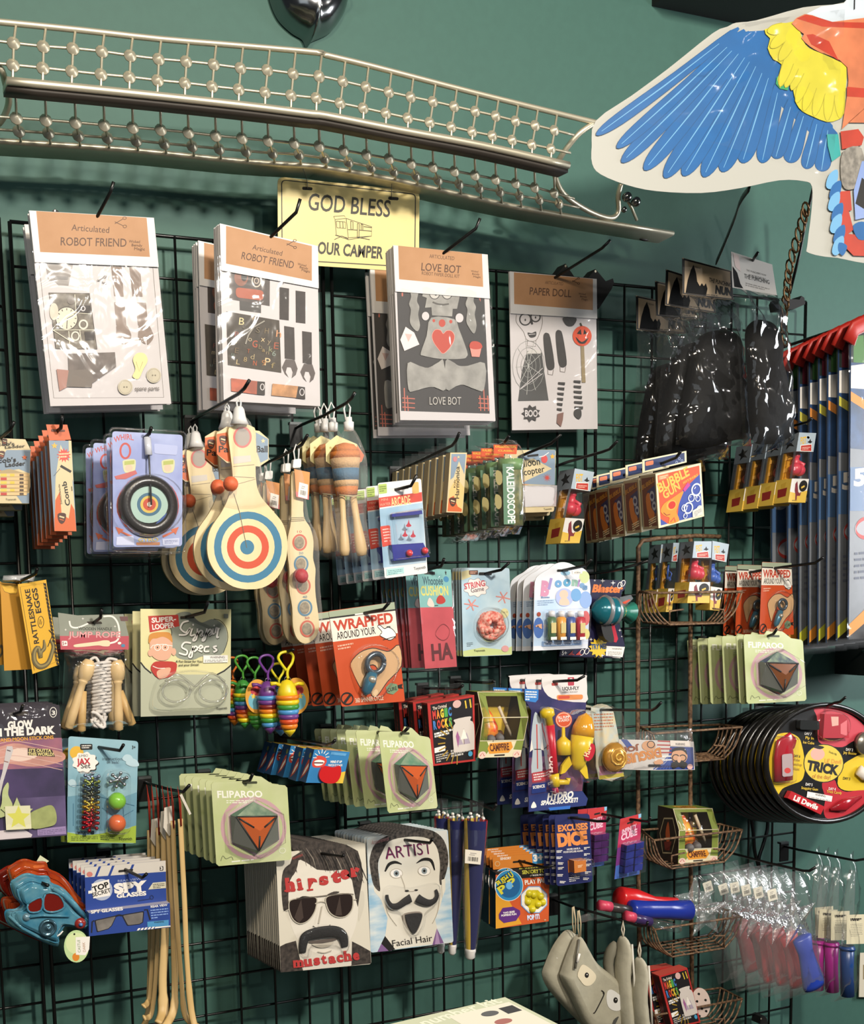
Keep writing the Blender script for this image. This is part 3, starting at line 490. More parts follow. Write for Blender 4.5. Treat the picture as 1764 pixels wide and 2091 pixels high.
def art4(s):
    for x, y, r in ((1098, 680, 36), (1165, 664, 30)): s.ring(x, y, r, r*1.05, 9, CH); s.ell(x, y+4, 5, 8, CH)
    s.line(smooth([(1040, 650), (1040, 700), (1085, 760), (1110, 815), (1165, 820), (1195, 760), (1210, 700), (1205, 655)], 4), 4, LN); s.poly([(1130, 700), (1142, 680), (1150, 712), (1138, 716)], CH)
    s.poly(smooth([(1112, 768), (1140, 770), (1168, 760), (1166, 792), (1130, 800)], 3, True), CH); s.line([(1120, 780), (1164, 776)], 4, PAP); s.line([(1112, 815), (1110, 855), (1165, 858), (1168, 818)], 3, LN)
    s.poly([(1110, 890), (1165, 880), (1205, 900), (1215, 975), (1250, 1212), (1050, 1216), (1075, 1020)], M('#4a4a4a', .5)); s.poly([(1105, 905), (1200, 905), (1196, 890), (1170, 878), (1125, 880)], M('#c5c2be', .5))
    for k in range(9): a_ = k*math.pi*2/9+.3; s.line([(1118, 985), (1118+115*math.cos(a_)*.75, min(1210, 985+190*math.sin(a_)))], 3, M('#b4b4b0', .5))
    for k in (35, 70, 110, 150): s.line([(1118+k*.7*math.cos(a_), min(1208, 985+k*1.1*math.sin(a_))) for a_ in [j*math.pi/9 for j in range(19)]], 2.5, M('#9a9a98', .5))
    for e in (-.5, .1): s.line([(1060, 1140), (1210, 1030+60*e)], 4, PAP)
    for x, y in ((1215, 770), (1295, 752)): s.poly(smooth([(x, y+40), (x+5, y+5), (x+25, y), (x+45, y+30), (x+72, y+200), (x+60, y+240), (x+25, y+232), (x+10, y+150)], 3, True), CH); s.line([(x+28, y+235), (x+30, y+270), (x+60, y+275), (x+66, y+240)], 3, LN)
    s.poly(smooth([(1345, 668), (1430, 672), (1412, 720), (1375, 725), (1350, 700)], 3, True), CH)
    s.ell(1468, 790, 62, 66, PK); s.ring(1468, 790, 28, 66, 2, M('#a23a22')); s.poly([(1432, 775), (1458, 745), (1464, 782)], INK); s.poly([(1475, 780), (1480, 745), (1500, 775)], INK); s.poly(smooth([(1425, 795), (1465, 830), (1508, 800), (1490, 835), (1465, 842), (1440, 830)], 3, True), INK); s.line([(1465, 725), (1455, 705)], 10, M('#3b3a28'))
    s.poly([(1458, 856), (1480, 856), (1490, 1095), (1466, 1095)], M('#8a7a5c', .5))
    for x, y, x2 in ((1310, 1092, -14), (1412, 1080, 10)):
        for k in range(6): yy = y+k*34; o_ = 16*math.sin(k*.6); s.poly([(x-o_*.2+x2*k*.1, yy), (x+46+x2*k*.3, yy+2), (x+44+x2*k*.3, yy+20), (x+x2*k*.1, yy+14)], CH)
    s.poly([(1305, 1300), (1345, 1290), (1340, 1340), (1328, 1385), (1300, 1360)], M('#7a5a52')); s.poly(smooth([(1418, 1275), (1455, 1268), (1462, 1310), (1445, 1335), (1415, 1310)], 3, True), CH)
    s.poly([(1132+(62 if k % 2 else 44)*math.cos(k*math.pi/9), 1297+(58 if k % 2 else 40)*math.sin(k*math.pi/9)) for k in range(18)], CH); s.text('BOO', (1092, 1318), (1175, 1318), 42, PAP, .03)
a = kit(1.6, (730, 440, 3.207), [(990, 368), (1560, 418), (1572, 1398), (1012, 1406)], [(1018, 375), (1535, 418), (1535, 622), (1020, 582)], art4, 'paper_doll_kit', 'bagged paper doll kit with pumpkin and web skirt', 'bagged paper doll kits', 1, (0, 0), hk=[(1285, 412), (1600, 215, 5.2), (1655, 162, 6)], hl='black hook holding the single paper doll kit', tilt=.2)
h = a[1]; h.text('ARTICULATED', (1222, 450), (1340, 460), 20, TXB); h.text('PAPER DOLL', (1120, 520), (1392, 538), 48, TXB, .01); scissors(h, 1420, 430, .5, TXB)
for k, t_ in enumerate(('Wicked', 'Bendy', 'Magic')): h.text(t_, (1440+k*10, 520+k*18), (1486+k*8, 524+k*18), 12, TXB)
finish(*a); a[2].e['label'] = 'single bagged paper doll kit with pumpkin and web skirt'
# ================================================================ second row
CR = M('#cdbd95', .5); BG = M('#7d90a3', .5); ORG = M('#c8602f', .5); NAVY = M('#26345e', .45); RED = M('#b5372f', .45); YEL = M('#d8b63c', .45); PINK = M('#c96a6c', .5)
def seal(s, x, y, k, rot=0):
    s.poly(smooth([(x-34*k, y-30*k), (x, y-42*k), (x+34*k, y-30*k), (x+26*k, y+25*k), (x, y+48*k), (x-26*k, y+25*k)], 3, True), M('#4a2a20', .5)); s.line([(x-20*k, y-14*k), (x+20*k, y-2*k)], 12*k, CR); s.line([(x-18*k, y+10*k), (x+16*k, y+20*k)], 7*k, ORG)
def star(s, x, y, r, m, n=5, k=.45, rot=-90): s.poly([(x+(r if i % 2 == 0 else r*k)*math.cos(math.radians(rot+i*180/n)), y+(r if i % 2 == 0 else r*k)*math.sin(math.radians(rot+i*180/n))) for i in range(2*n)], m)
Z = (0, 840, 4.41)
# stacking wooden toy box
d = 6; s, L, T, Fq = carton(d, Z, [(-230, 350), (276, 345), (262, 830), (-240, 826)], 1.0, CR)
s.poly([(60, 345+3), (274, 348), (268, 560), (170, 520), (0, 545), (-60, 500)], BG); s.poly([(-230, 480), (10, 530), (-10, 600), (-230, 610)], ORG); s.poly([(-230, 780), (0, 730), (30, 745), (-120, 826), (-230, 826)], ORG); s.poly([(150, 760), (264, 735), (262, 828), (200, 828)], BG)
s.poly(smooth([(-220, 540), (0, 535), (90, 520), (200, 552), (266, 572), (262, 720), (170, 750), (60, 745), (-40, 740), (-220, 745)], 3, True), M('#a8946c', .5))
for k in range(6): y = 562+k*34; s.poly([(-225, y), (262-k*4, y-4), (260-k*4, y+24), (-225, y+26)], WOOD); s.poly([(5, y), (60, y), (60, y+24), (5, y+24)], RED if k % 2 else M('#e3bd4a')); s.poly([(90, y), (130, y), (130, y+24), (90, y+24)], YEL if k % 2 == 0 else WOOD); s.poly([(175, y+2), (212, y+2), (212, y+22), (175, y+22)], M('#4d3a26'))
seal(s, 15, 390, .8); star(s, 220, 415, 26, ORG); s.text("Jacob's", (-75, 468), (145, 452), 40, INK, .012); s.text('Ladder', (48, 500), (228, 484), 36, INK, .012); s.text('Toysmith', (50, 800), (145, 800), 16, INK)
s.sheet([(-230, 250), (-20, 240), (228, 252), (276, 345), (-230, 350)], CR, .001); seal(s, 40, 275, .7); s.text("Jacob's", (-75, 312), (130, 305), 28, INK, .01); s.text('Ladder', (45, 335), (225, 322), 24, INK, .01)
t = Thing('wooden_toy_box', 'x', 'toy box', s.p(0, 240)); t.part(s.b, 'box'); stack(t, 3, off((262, 830), d, (130, 945), 2, Z), 'cream box of slatted wooden toys at the photo edge', 'slatted wooden toy boxes')
hook((10, 235), 6, [(90, 165, 7.6), (128, 95, 8)], 'black hook over the slatted wooden toy boxes', Z)
# folding comb boxes
d = dep((490, 1078), (308, 1238), 1.6, Z); s, L, T, Fq = carton(d, Z, [(440, 262), (642, 265), (688, 1080), (490, 1078)], .75, BG, M('#9a4a22', .55))
s.poly([(545, 300), (600, 420), (640, 480), (688, 1080), (490, 1078), (500, 600)], CR); s.poly([(540, 720), (565, 1078), (490, 1078), (498, 800)], ORG); s.poly([(640, 830), (672, 890), (688, 1080), (600, 1078)], ORG); s.poly([(490, 960), (520, 900), (640, 980), (690, 1078), (490, 1078)], ORG); s.poly([(618, 262), (642, 265), (660, 640), (622, 520)], CR)
star(s, 575, 395, 66, M('#c8433a'), 13, .6); s.micro((528, 385), (620, 380), 26, 2, 14, CR); star(s, 490, 310, 30, M('#dba83d')); s.line([(545, 490), (640, 545)], 22, INK); s.line([(484, 582), (540, 515)], 6, M('#5a6570'))
s.text('Comb', (632, 845), (596, 628), 42, INK, .02); s.text('Switchblade', (560, 835), (538, 655), 16, M('#5a4630')); seal(s, 556, 960, 1.1); s.micro((648, 715), (640, 630), 10, 1, 6, INK)
s.sheet([(415, 118), (605, 120), (640, 255), (445, 262)], M('#c65f33', .5), .0008); s.poly(rr([(460, 160), (585, 166), (585, 182), (462, 182)], .4), M('#5a2a16')); L.poly([(2, 2), (8, 2), (8, 98), (2, 98)], M('#c87a4a'))
t = Thing('comb_box', 'x', 'comb box', s.p(530, 170)); t.part(s.b, 'box'); stack(t, 6, off((490, 1078), d, (308, 1238), 1.6, Z), 'tall narrow orange comb box left of the spinning wheel toys', 'orange comb boxes', .006)
hook((520, 172), d, [(548, 150, d+.6), (558, 45, d+1.2)], 'black hook through the orange comb boxes', Z)
# spinning wheel toys
d = dep((985, 150), (760, 300), 1.8, Z); s = S(d, Z, (1000, 160)); q = [(985, 150), (1668, 185), (1662, 1275), (1000, 1265)]; BLU = M('#8390c6', .4, 0, .12, 14, hx2='#a3afd8')
s.sheet(rr([(1010, 178), (1645, 212), (1640, 1215), (1020, 1222)], .05), BLU, .001)
s.text('WHIRL', (1030, 285), (1205, 262), 50, RED, .015, 0, 1, 18); s.ring(1128, 356, 44, 66, 18, RED); s.poly(ell(1330, 850, 282, 268), RED); s.ell(1330, 848, 270, 256, M('#4a4748', .4))
for x, y in ((1165, 495), (1515, 495)): s.poly(smooth([(x-60, y-20), (x-50, y-55), (x+40, y-65), (x+58, y-30), (x+40, y+50), (x-40, y+55)], 3, True), M('#c9c9a0', .5)); s.ell(x-5, y+15, 34, 34, M('#d9b8a0')); s.poly([(x-46, y-45), (x+46, y-55), (x+44, y-20), (x-46, y-10)], M('#a8b05a'))
s.poly([(1030, 585), (1120, 560), (1220, 530), (1235, 560), (1130, 610), (1045, 612)], M('#b95a58')); s.poly(rr([(1385, 290), (1600, 310), (1590, 395), (1390, 380)], .2), M('#aab4dc'))
for x, k in ((1040, 1), (1610, -1)): s.poly([(x, 1040), (x+75*k, 1065), (x+60*k, 1080), (x+150*k, 1120), (x+140*k, 1138), (x+45*k, 1090), (x+30*k, 1110)], M('#cf6a4a'))
s.text('GYRO', (1245, 1175), (1425, 1170), 34, M('#d9c06a'), .02); s.poly(rr([(1225, 1180), (1440, 1178), (1438, 1205), (1228, 1205)], .3), M('#b87a50')); s.poly([(1050, 1130), (1200, 1120), (1210, 1205), (1045, 1205)], M('#c5cbe8')); s.poly([(1460, 1150), (1615, 1140), (1610, 1205), (1465, 1205)], M('#c5cbe8')); s.micro((1480, 1165), (1600, 1160), 12, 3, 5, M('#6670a0'))
t = Thing('spinning_wheel_toy', 'x', 'toy', s.p(1330, 230)); t.part(s.b, 'card')
b = MB(); c = s.p(1330, 850, .008); ax = s.n
b.lathe(c, ax, [(s.k*268, -.004), (s.k*272, 0), (s.k*250, .007), (s.k*190, .01), (s.k*176, .006), (s.k*172, .001)], M('#2c2a2b', .28), 40); wh = t.part(b, 'wheel')
b = MB(); u = S(d, Z, (1330, 850)); u.h = .011; u.ell(1325, 845, 172, 165, M('#a8c6bc', .3)); u.ell(1328, 842, 110, 105, M('#3c6a86', .3)); u.ell(1328, 842, 80, 78, M('#d5b854', .3)); u.ell(1330, 842, 58, 56, M('#c24a2c', .3)); u.ell(1330, 842, 22, 22, M('#e8e0d0', .3)); u.poly(smooth([(1440, 960), (1530, 890), (1520, 980), (1450, 1040), (1380, 1030)], 3, True), M('#2f4f94', .3)); u.poly(smooth([(1465, 980), (1525, 915), (1515, 975), (1460, 1020)], 3, True), M('#bcc04a', .3)); t.part(u.b, 'hub', wh)
b = MB(); s.tube([(1325, 275, .006), (1332, 560, .012), (1334, 850, .02)], 9, M('#3a3c40', .3), b); s.tube([(1318, 240, .005), (1324, 400, .01)], 34, M('#c8ccd6', .15, 0, spec=.8), b, 10); t.part(b, 'handle')
b = MB(); s.dome(rr(q, .07), .012, CLEAR, .965, b, .001); s.dome(ell(1330, 850, 300, 285, 0, 30), .022, CLEAR, .9, b, .012); s.tube([(x, y, .003) for x, y in rr(q, .07)+rr(q, .07)[:1]], 9, CLEAR, b, 6); t.part(b, 'clear_shell')
stack(t, 4, off((985, 150), d, (760, 300), 1.8, Z), 'spinning wheel toy in a clear shell on a blue card', 'spinning wheel toys', .03, [0, .3, .72, 1])
hook((1300, 240), d, [(1345, 200, d+.6), (1362, 145, d+1.1)], 'black hook through the spinning wheel toys', Z)
# paddle balls
Z = (310, 820, 3.92); PW = M('#dccaa0', .5, 0, .1, 12, 0, (1, 1, .1), '#cdb885'); TB = M('#33708f', .5); TR = M('#c04a2c', .5); NET = film('white_net', .10, .05, .3, .9, 120)
d = dep((770, 1165), (372, 1250), 2.2, Z); s = S(d, Z, (720, 300)); po = smooth([(612, 260), (640, 200), (720, 180), (800, 198), (832, 260), (832, 600), (868, 750), (965, 870), (1050, 980), (1085, 1120), (1072, 1270), (1010, 1400), (910, 1480), (790, 1503), (650, 1480), (535, 1395), (462, 1280), (443, 1150), (470, 1020), (560, 880), (620, 750), (648, 600)], 4, True)
s.sheet(po, PW, .006, M('#c9ad75', .5)); s.ring(769, 1165, 243, 256, 58, TB); s.ring(769, 1165, 140, 146, 56, TR); s.ell(763, 1166, 56, 58, TB); s.ring(725, 285, 66, 78, 16, M('#c9605a')); s.ell(725, 285, 58, 70, M('#9a9088', .6)); s.poly([(650, 440), (790, 430), (795, 480), (655, 500)], M('#c3bcb4')); s.line([(652, 520), (820, 505)], 5, M('#8a7c60')); s.line([(655, 600), (820, 610)], 5, M('#8a7c60')); s.line([(660, 668), (830, 620)], 4, M('#8a7c60')); s.line([(655, 735), (700, 880), (760, 1170)], 5, M('#6a604c'))
t = Thing('paddle_ball', 'x', 'paddle', s.p(700, 60)); t.part(s.b, 'paddle')
b = MB(); b.ball(s.p(612, 665, .012), s.k*57, M('#d4643c', .6, 0, .2, 200)); t.part(b, 'ball')
tg = S(d-.35, Z, (700, 300)); tg.sheet([(520, 250), (600, 200), (860, 235), (935, 300), (935, 470), (860, 520), (600, 490), (520, 420)], CR, .0006); tg.poly([(520, 260), (640, 240), (640, 480), (600, 480), (520, 420)], ORG); tg.poly([(820, 240), (930, 300), (930, 460), (870, 490), (840, 400)], BG); seal(tg, 570, 310, .9); tg.text('Paddle', (535, 405), (760, 405), 50, INK, .02); tg.text('Ball', (838, 405), (925, 405), 50, INK, .02); star(tg, 890, 315, 20, CR); t.part(tg.b, 'hang_tag')
b = MB(); s.dome(smooth([(650, 200), (690, 120), (735, 120), (800, 220), (880, 600), (930, 820), (560, 830), (640, 600)], 3, True), .014, NET, .8, b, .001); t.part(b, 'net_bag')
b = MB(); b.lathe(s.p(695, 185, .004), V((0, 0, 1)), [(s.k*70, 0), (s.k*52, s.k*45), (s.k*40, s.k*110), (s.k*26, s.k*130)], M('#d3d2d0', .35), 12); s.tube([(680, 70, .004), (672, 10, .004), (690, -20, .004), (706, 10, .004), (700, 70, .004)], 7, M('#d8d8d6', .4), b, 6); t.part(b, 'plastic_loop')
stack(t, 5, off((770, 1165), d, (372, 1250), 2.2, Z), 'wooden paddle ball with target rings in a net bag', 'wooden paddle balls', .05, [0, .16, .26, .92, 1])
hook((340, 140), 1.2, [(690, -60, d+.4), (740, -105, d+1.3), (782, -172, d+1.8)], 'long black hook carrying the wooden paddle balls', Z, .05)
# scoring catch games
d = dep((1225, 1650), (955, 1680), 2, Z); s = S(d, Z, (1170, 600)); co = smooth([(1118, 590), (1160, 570), (1200, 590), (1212, 760), (1216, 920), (1268, 1010), (1294, 1120), (1290, 1250), (1310, 1340), (1306, 1440), (1312, 1560), (1332, 1700), (1338, 1820), (1300, 1900), (1230, 1938), (1165, 1900), (1130, 1800), (1124, 1650), (1100, 1500), (1102, 1360), (1086, 1210), (1090, 1080), (1116, 940)], 3, True)
s.sheet(co, PW, .008, M('#c9ad75', .5))
for x, y, c in ((1183, 1128, TR), (1195, 1300, TB), (1212, 1475, TR), (1225, 1650, TB), (1243, 1818, TR)): s.ell(x, y, 59, 68, c); s.ell(x, y, 44, 53, M('#b9a98a', .6)); s.ell(x-5, y+4, 38, 46, M('#6f6250', .7)); s.ell(x-2, y-4, 36, 42, M('#94866c', .7, 0, .4, 200)); s.text({1128: '10', 1300: '20', 1475: '30', 1650: '40', 1818: '50'}[y], (x-20, y-78), (x+16, y-78), 18, c if c is TB else RED)
for k in range(3): s.line([(1110, 930+k*14), (1222, 926+k*12)], 4, M('#8f8467'))
t = Thing('catch_game', 'x', 'catch game', s.p(1160, 480)); t.part(s.b, 'paddle'); b = MB(); b.ball(s.p(1165, 1398, .015), s.k*58, M('#b2454c', .6, 0, .2, 200)); t.part(b, 'ball')
tg = S(d+.35, Z, (1170, 600)); tg.sheet([(1140, 540), (1265, 566), (1256, 786), (1156, 762)], M('#cf8a4a', .5), .0006); tg.poly([(1150, 720), (1256, 745), (1256, 786), (1156, 762)], PINK); tg.code([(1180, 645), (1250, 665), (1244, 780), (1170, 760)], WHITE); t.part(tg.b, 'price_tag')
b = MB(); s.dome(smooth([(1130, 545), (1180, 545), (1225, 900), (1310, 1100), (1325, 1500), (1345, 1860), (1220, 1945), (1120, 1800), (1080, 1100), (1105, 880)], 3, True), .02, NET, .8, b, .001); t.part(b, 'net_bag')
b = MB(); s.b = b; s.h = .006; s.sheet(rr([(1125, 465), (1186, 460), (1184, 530), (1118, 535)], .2), M('#dddcd8', .4), .01, None, .006); s.tube([(1140, 470, .003), (1130, 400, .003), (1150, 345, .003), (1172, 380, .003), (1168, 465, .003)], 6, M('#dcdcda', .4), b, 6); t.part(b, 'plastic_loop')
stack(t, 4, off((1225, 1650), d, (955, 1680), 2, Z), 'long wooden catch game with five ringed cups in a net', 'wooden catch games', .02, [0, .3, .85, 1])
hook((860, 520), 1.4, [(1050, 430, d-1.5), (1200, 345, d+.5), (1246, 268, d+1.4)], 'black hook carrying the long wooden catch games', Z, .05)
# cone catch games
d = dep((1560, 600), (1310, 590), 2, Z); s = S(d, Z, (1560, 200)); KN = M('#cfa878', .8, 0, .15, 300, .3); KO = M('#cf7a35', .8, 0, .15, 300, .3); KB = M('#3f6a88', .8, 0, .1, 300, .3)
t = Thing('cone_catch_game', 'x', 'catch game', s.p(1565, 100)); b = MB(); o_ = s.p(1560, 750, 0); dn = (s.p(1545, 400)-o_); ax = dn.normalized(); k = s.k; pr = [(78, 0, KO), (88, 60, KO), (92, 62, KN), (92, 105, KN), (94, 107, KB), (100, 190, KB), (100, 192, KN), (112, 262, KN), (112, 264, KO), (110, 310, KO), (70, 360, KO), (15, 375, KO)]
for (r1_, h1, c1), (r2_, h2, c2) in zip(pr, pr[1:]): b.lathe(o_, ax, [(r1_*k, h1*k), (r2_*k, h2*k)], c2, 18)
t.part(b, 'knit_cone')
for x0, x1, xw in ((1515, 1525, 36), (1600, 1662, 42)):
    b = MB(); p0, p1 = s.p(x0, 740, .004), s.p(x1, 1240, .012); b.lathe(p0, p1-p0, [(.6*xw*k, 0), (.62*xw*k, .4*(p1-p0).length), (xw*k, .75*(p1-p0).length), (xw*1.05*k, .9*(p1-p0).length), (xw*.8*k, .985*(p1-p0).length), (0, (p1-p0).length)], WOOD, 14); t.part(b, 'handle')
b = MB(); s.b = b; s.tube([(1480, 752, .012), (1560, 768, .028), (1645, 755, .012)], 5, CR, b, 6); t.part(b, 'string')
tg = S(d-.6, Z, (1480, 400)); tg.sheet([(1390, 340), (1480, 270), (1640, 340), (1700, 430), (1680, 480), (1600, 520), (1480, 540), (1395, 480)], M('#d8cf98', .5), .0006); tg.poly([(1640, 345), (1700, 430), (1680, 478), (1640, 500)], ORG); star(tg, 1430, 370, 14, M('#a89a58')); t.part(tg.b, 'hang_tag')
b = MB(); s.dome(smooth([(1530, 230), (1600, 230), (1680, 430), (1690, 700), (1680, 1000), (1700, 1260), (1480, 1230), (1480, 760), (1430, 480)], 3, True), .03, NET, .7, b, .002); t.part(b, 'net_bag')
b = MB(); b.lathe(s.p(1570, 235, .004), V((0, 0, 1)), [(36*k, 0), (38*k, 60*k), (26*k, 64*k), (24*k, 95*k)], M('#dedddb', .4), 12); s.tube([(1545, 150, .004), (1530, 60, .004), (1552, 0, .004), (1580, 50, .004), (1572, 150, .004)], 7, M('#dcdcda', .4), b, 6); t.part(b, 'plastic_loop')
stack(t, 4, off((1560, 600), d, (1310, 590), 2, Z), 'wooden cone catch game with orange and blue knit cone', 'cone catch games', .04, [0, .42, .75, 1])
hook((1190, 190), 1.4, [(1380, 110, d-2), (1560, 10, d+.4), (1600, -30, d+1.2), (1625, -75, d+1.5)], 'black hook carrying the cone catch games', Z, .05)
# little water arcade games
Z = (680, 860, 3.675); d = dep((388, 1180), (40, 1232), 1.6, Z); s = S(d, Z, (340, 470)); s.sheet(rr([(335, 465), (660, 430), (710, 1140), (388, 1180)], .05), M('#d9d9d8', .45), .0012, M('#4a4c50'))
s.poly([(342, 575), (666, 532), (670, 600), (346, 650)], M('#c4473a')); s.poly([(348, 660), (672, 610), (700, 1060), (378, 1100)], M('#8fb0c8', .4, 0, .2, 8, hx2='#c5d6e0')); s.poly(rr([(338, 475), (402, 468), (404, 540), (344, 548)], .1), M('#a8bf62')); s.micro((345, 495), (398, 488), 16, 3, 8, M('#6a7d3a'))
s.text('ARCADE', (438, 640), (585, 618), 62, M('#e0c48a'), .02); s.text('MINI', (362, 600), (412, 594), 18, M('#e0a890')); s.text('WATER', (352, 640), (432, 628), 20, M('#e0a890')); s.poly(rr([(590, 460), (640, 455), (645, 540), (596, 545)], .2), M('#dca860')); s.poly([(458, 505), (560, 488), (565, 505), (462, 525)], M('#5a5550'))
s.poly(rr([(352, 790), (425, 780), (432, 930), (370, 945)], .12), M('#c4473a')); s.micro((370, 815), (415, 808), 22, 5, 9, M('#e0c0b8')); s.poly([(400, 1110), (530, 1095), (533, 1140), (402, 1160)], M('#a8cfd0')); s.text('Toysmith', (608, 1118), (695, 1105), 22, M('#555'), .0); s.micro((410, 1125), (520, 1112), 12, 3, 5, M('#5f8a8c'))
t = Thing('water_arcade_game', 'x', 'arcade game', s.p(520, 505)); t.part(s.b, 'card')
b = MB(); s.b = b; PU = M('#3a3f8e', .25); g = [(415, 705), (648, 676), (652, 930), (470, 945)]; s.h = .012; s.sheet([(415, 930), (650, 915), (700, 1020), (430, 1050)], PU, .012, PU, .014); s.sheet([(420, 700), (645, 672), (648, 700), (422, 722)], PU, .01, PU, .012); gm = t.part(b, 'game_body')
b = MB(); s.b = b; s.dome(rr([(440, 690), (640, 665), (652, 925), (470, 940)], .06), .014, CLEAR, .93, b, .002)
for x, y in ((542, 782), (515, 855), (575, 860)): s.poly(smooth([(x-22, y+8), (x-8, y-12), (x, y-40), (x+6, y-12), (x+20, y+6), (x, y+16)], 3, True), M('#b83a4a', .3))
t.part(b, 'water_tank', gm)
for x, y in ((540, 993), (655, 975)): b = MB(); b.ball(s.p(x, y, .018), s.k*24, M('#c9434a', .25)); t.part(b, 'push_button', gm)
b = MB(); s.dome(rr([(400, 690), (660, 650), (706, 1015), (425, 1050)], .1), .02, CLEAR, .88, b, .002); t.part(b, 'blister')
stack(t, 6, off((388, 1180), d, (40, 1232), 1.6, Z), 'carded water arcade game beside the cone catch games', 'water arcade games', .006, [0, .24, .45, .64, .8, 1])
hook((470, 515), d, [(585, 485, d+1.2), (628, 405, d+1.7)], 'black hook through the water arcade games', Z)
# boxed mouth organs
d = dep((905, 232), (500, 372), 1.4, Z); s, L, T, Fq = carton(d, Z, [(880, 236), (1005, 236), (972, 688), (850, 684)], .7, CR, M('#9a8b6e', .6))
s.poly([(888, 246), (996, 246), (985, 400), (945, 300), (905, 420), (880, 440)], BG); s.poly([(872, 520), (925, 420), (985, 500), (966, 680), (858, 676)], M('#d8b878')); s.poly([(868, 580), (905, 560), (935, 640), (966, 660), (964, 680), (858, 676)], ORG); s.text('Harmonica', (945, 582), (948, 340), 30, INK, .015); s.text('Kids', (918, 500), (920, 440), 14, INK, .01); seal(s, 898, 605, .75); s.ell(915, 285, 16, 20, M('#b87a80')); star(s, 940, 270, 12, CR)
t = Thing('harmonica_box', 'x', 'harmonica box', s.p(900, 190)); t.part(s.b, 'box'); b = MB(); u = S(d-.7, Z, (880, 230)); u.dome(rr([(845, 150), (945, 150), (945, 235), (845, 235)], .1), .001, CLEAR, .95, b); t.part(b, 'hang_tab')
stack(t, 9, off((905, 232), d, (500, 372), 1.4, Z), 'slim boxed harmonica with tan sides', 'harmonica boxes', .005)
hook((500, 365), 1.2, [(895, 182, d+.5), (920, 150, d+.9), (948, 88, d+1.5)], 'black hook carrying the slim harmonica boxes', Z, .08)
# viewing tubes in bags
d = dep((1205, 540), (785, 640), 1.6, Z); s = S(d, Z, (1290, 160)); t = Thing('kaleidoscope', 'x', 'kaleidoscope', s.p(1290, 160))
b = MB(); p0, p1 = s.p(1292, 300, .018), s.p(1298, 790, .018); R_ = s.k*78; GD = M('#2f4a3a', .4, 0, .5, 50, hx2='#8a8458'); b.lathe(p0, p1-p0, [(R_*.9, 0), (R_, .0005), (R_, (p1-p0).length), (R_*.9, (p1-p0).length+.0005)], GD, 20); b.lathe(p0, p1-p0, [(R_*1.03, -.001), (R_*1.03, .02)], M('#6a8a5a', .4), 20)
u = S(d+(R_+.018)/IN, Z, (1290, 300)); u.h = .0006
u.poly([(1270, 320), (1352, 320), (1362, 775), (1280, 775)], M('#5a7a62', .4))
for x, y in ((1245, 420), (1240, 600)): u.poly(smooth([(x-22, y-50), (x+18, y-30), (x+22, y+40), (x-5, y+60), (x-26, y+20)], 3, True), M('#8f8456', .4))
u.text('KALEIDOSCOPE', (1300, 345), (1312, 768), 54, M('#dcdcd4', .4), .025); b.v += []; n0 = len(b.v); b.add(u.b.v, [], GD); o0 = n0
for f, m in zip(u.b.f, u.b.m): b.f.append([i+o0 for i in f]); b.m.append(b.mi(u.b.mats[m])); b.sm.append(False)
t.part(b, 'tube'); s.b = MB(); s.h = .004; s.sheet([(1196, 178), (1376, 178), (1368, 250), (1198, 246)], M('#c8512a', .4), .0006, None, .004); s.text('KALEIDOSCOPE', (1208, 200), (1365, 204), 16, YEL, .02); s.text('CLASSIC', (1230, 228), (1350, 232), 12, YEL, .02); t.part(s.b, 'label')
b = s.bag([(1194, 130), (1378, 145), (1396, 850), (1205, 845)], FILM, .04, .006, 8, 14, 3, MB(), .001); t.part(b, 'clear_bag')
stack(t, 7, off((1205, 540), d, (785, 640), 1.6, Z), 'bagged kaleidoscope tube with jungle print', 'bagged kaleidoscopes', .02, [0, .2, .37, .55, .66, .86, 1])
hook((1285, 165), d, [(1290, 155, d+.6), (1320, 110, d+1.3)], 'black hook through the bagged kaleidoscopes', Z)
# balloon helicopters
d = 3.4; s = S(d, Z, (1400, 220)); s.sheet(rr([(1290, 218), (1672, 214), (1658, 680), (1285, 692)], .05), CR, .0012); s.poly([(1480, 216), (1668, 216), (1664, 480), (1560, 400), (1640, 355), (1500, 280), (1380, 300), (1380, 270)], BG); s.poly([(1290, 400), (1500, 470), (1420, 480), (1290, 500)], M('#d88a4a')); s.poly([(1560, 395), (1662, 360), (1660, 480), (1400, 470)], BG); s.poly([(1380, 300), (1500, 290), (1640, 358), (1500, 420), (1380, 440)], CR)
s.text('Balloon', (1376, 355), (1555, 325), 54, INK, .012); s.text('Helicopter', (1340, 425), (1590, 380), 48, INK, .012); s.ell(1585, 285, 24, 30, M('#c44a4a')); s.line([(1545, 270), (1580, 262), (1618, 235)], 5, WHITE); star(s, 1645, 265, 22, M('#d9a53f')); star(s, 1605, 425, 34, M('#b9473f'), 10, .3); s.poly([(1385, 485), (1680, 482), (1672, 640), (1385, 645)], M('#cfccd0', .5)); s.text('Toysmith', (1580, 668), (1640, 664), 14, INK); s.poly(rr([(1455, 255), (1540, 245), (1540, 262), (1457, 270)], .4), INK)
t = Thing('balloon_helicopter', 'x', 'toy', s.p(1500, 260)); t.part(s.b, 'card'); b = s.bag([(1380, 478), (1682, 478), (1676, 645), (1380, 650)], CLEAR, .012, .003, 8, 6, 2, MB(), .001); t.part(b, 'blister')
stack(t, 3, off((1660, 680), d, (1582, 742), 1.2, Z), 'carded balloon helicopter with white pouch', 'carded balloon helicopters', .02)
hook((1395, 268), 3.4, [(1450, 245, 4), (1640, 165, 6.4), (1708, 100, 7.3)], 'black hook reaching over the balloon helicopters', Z)
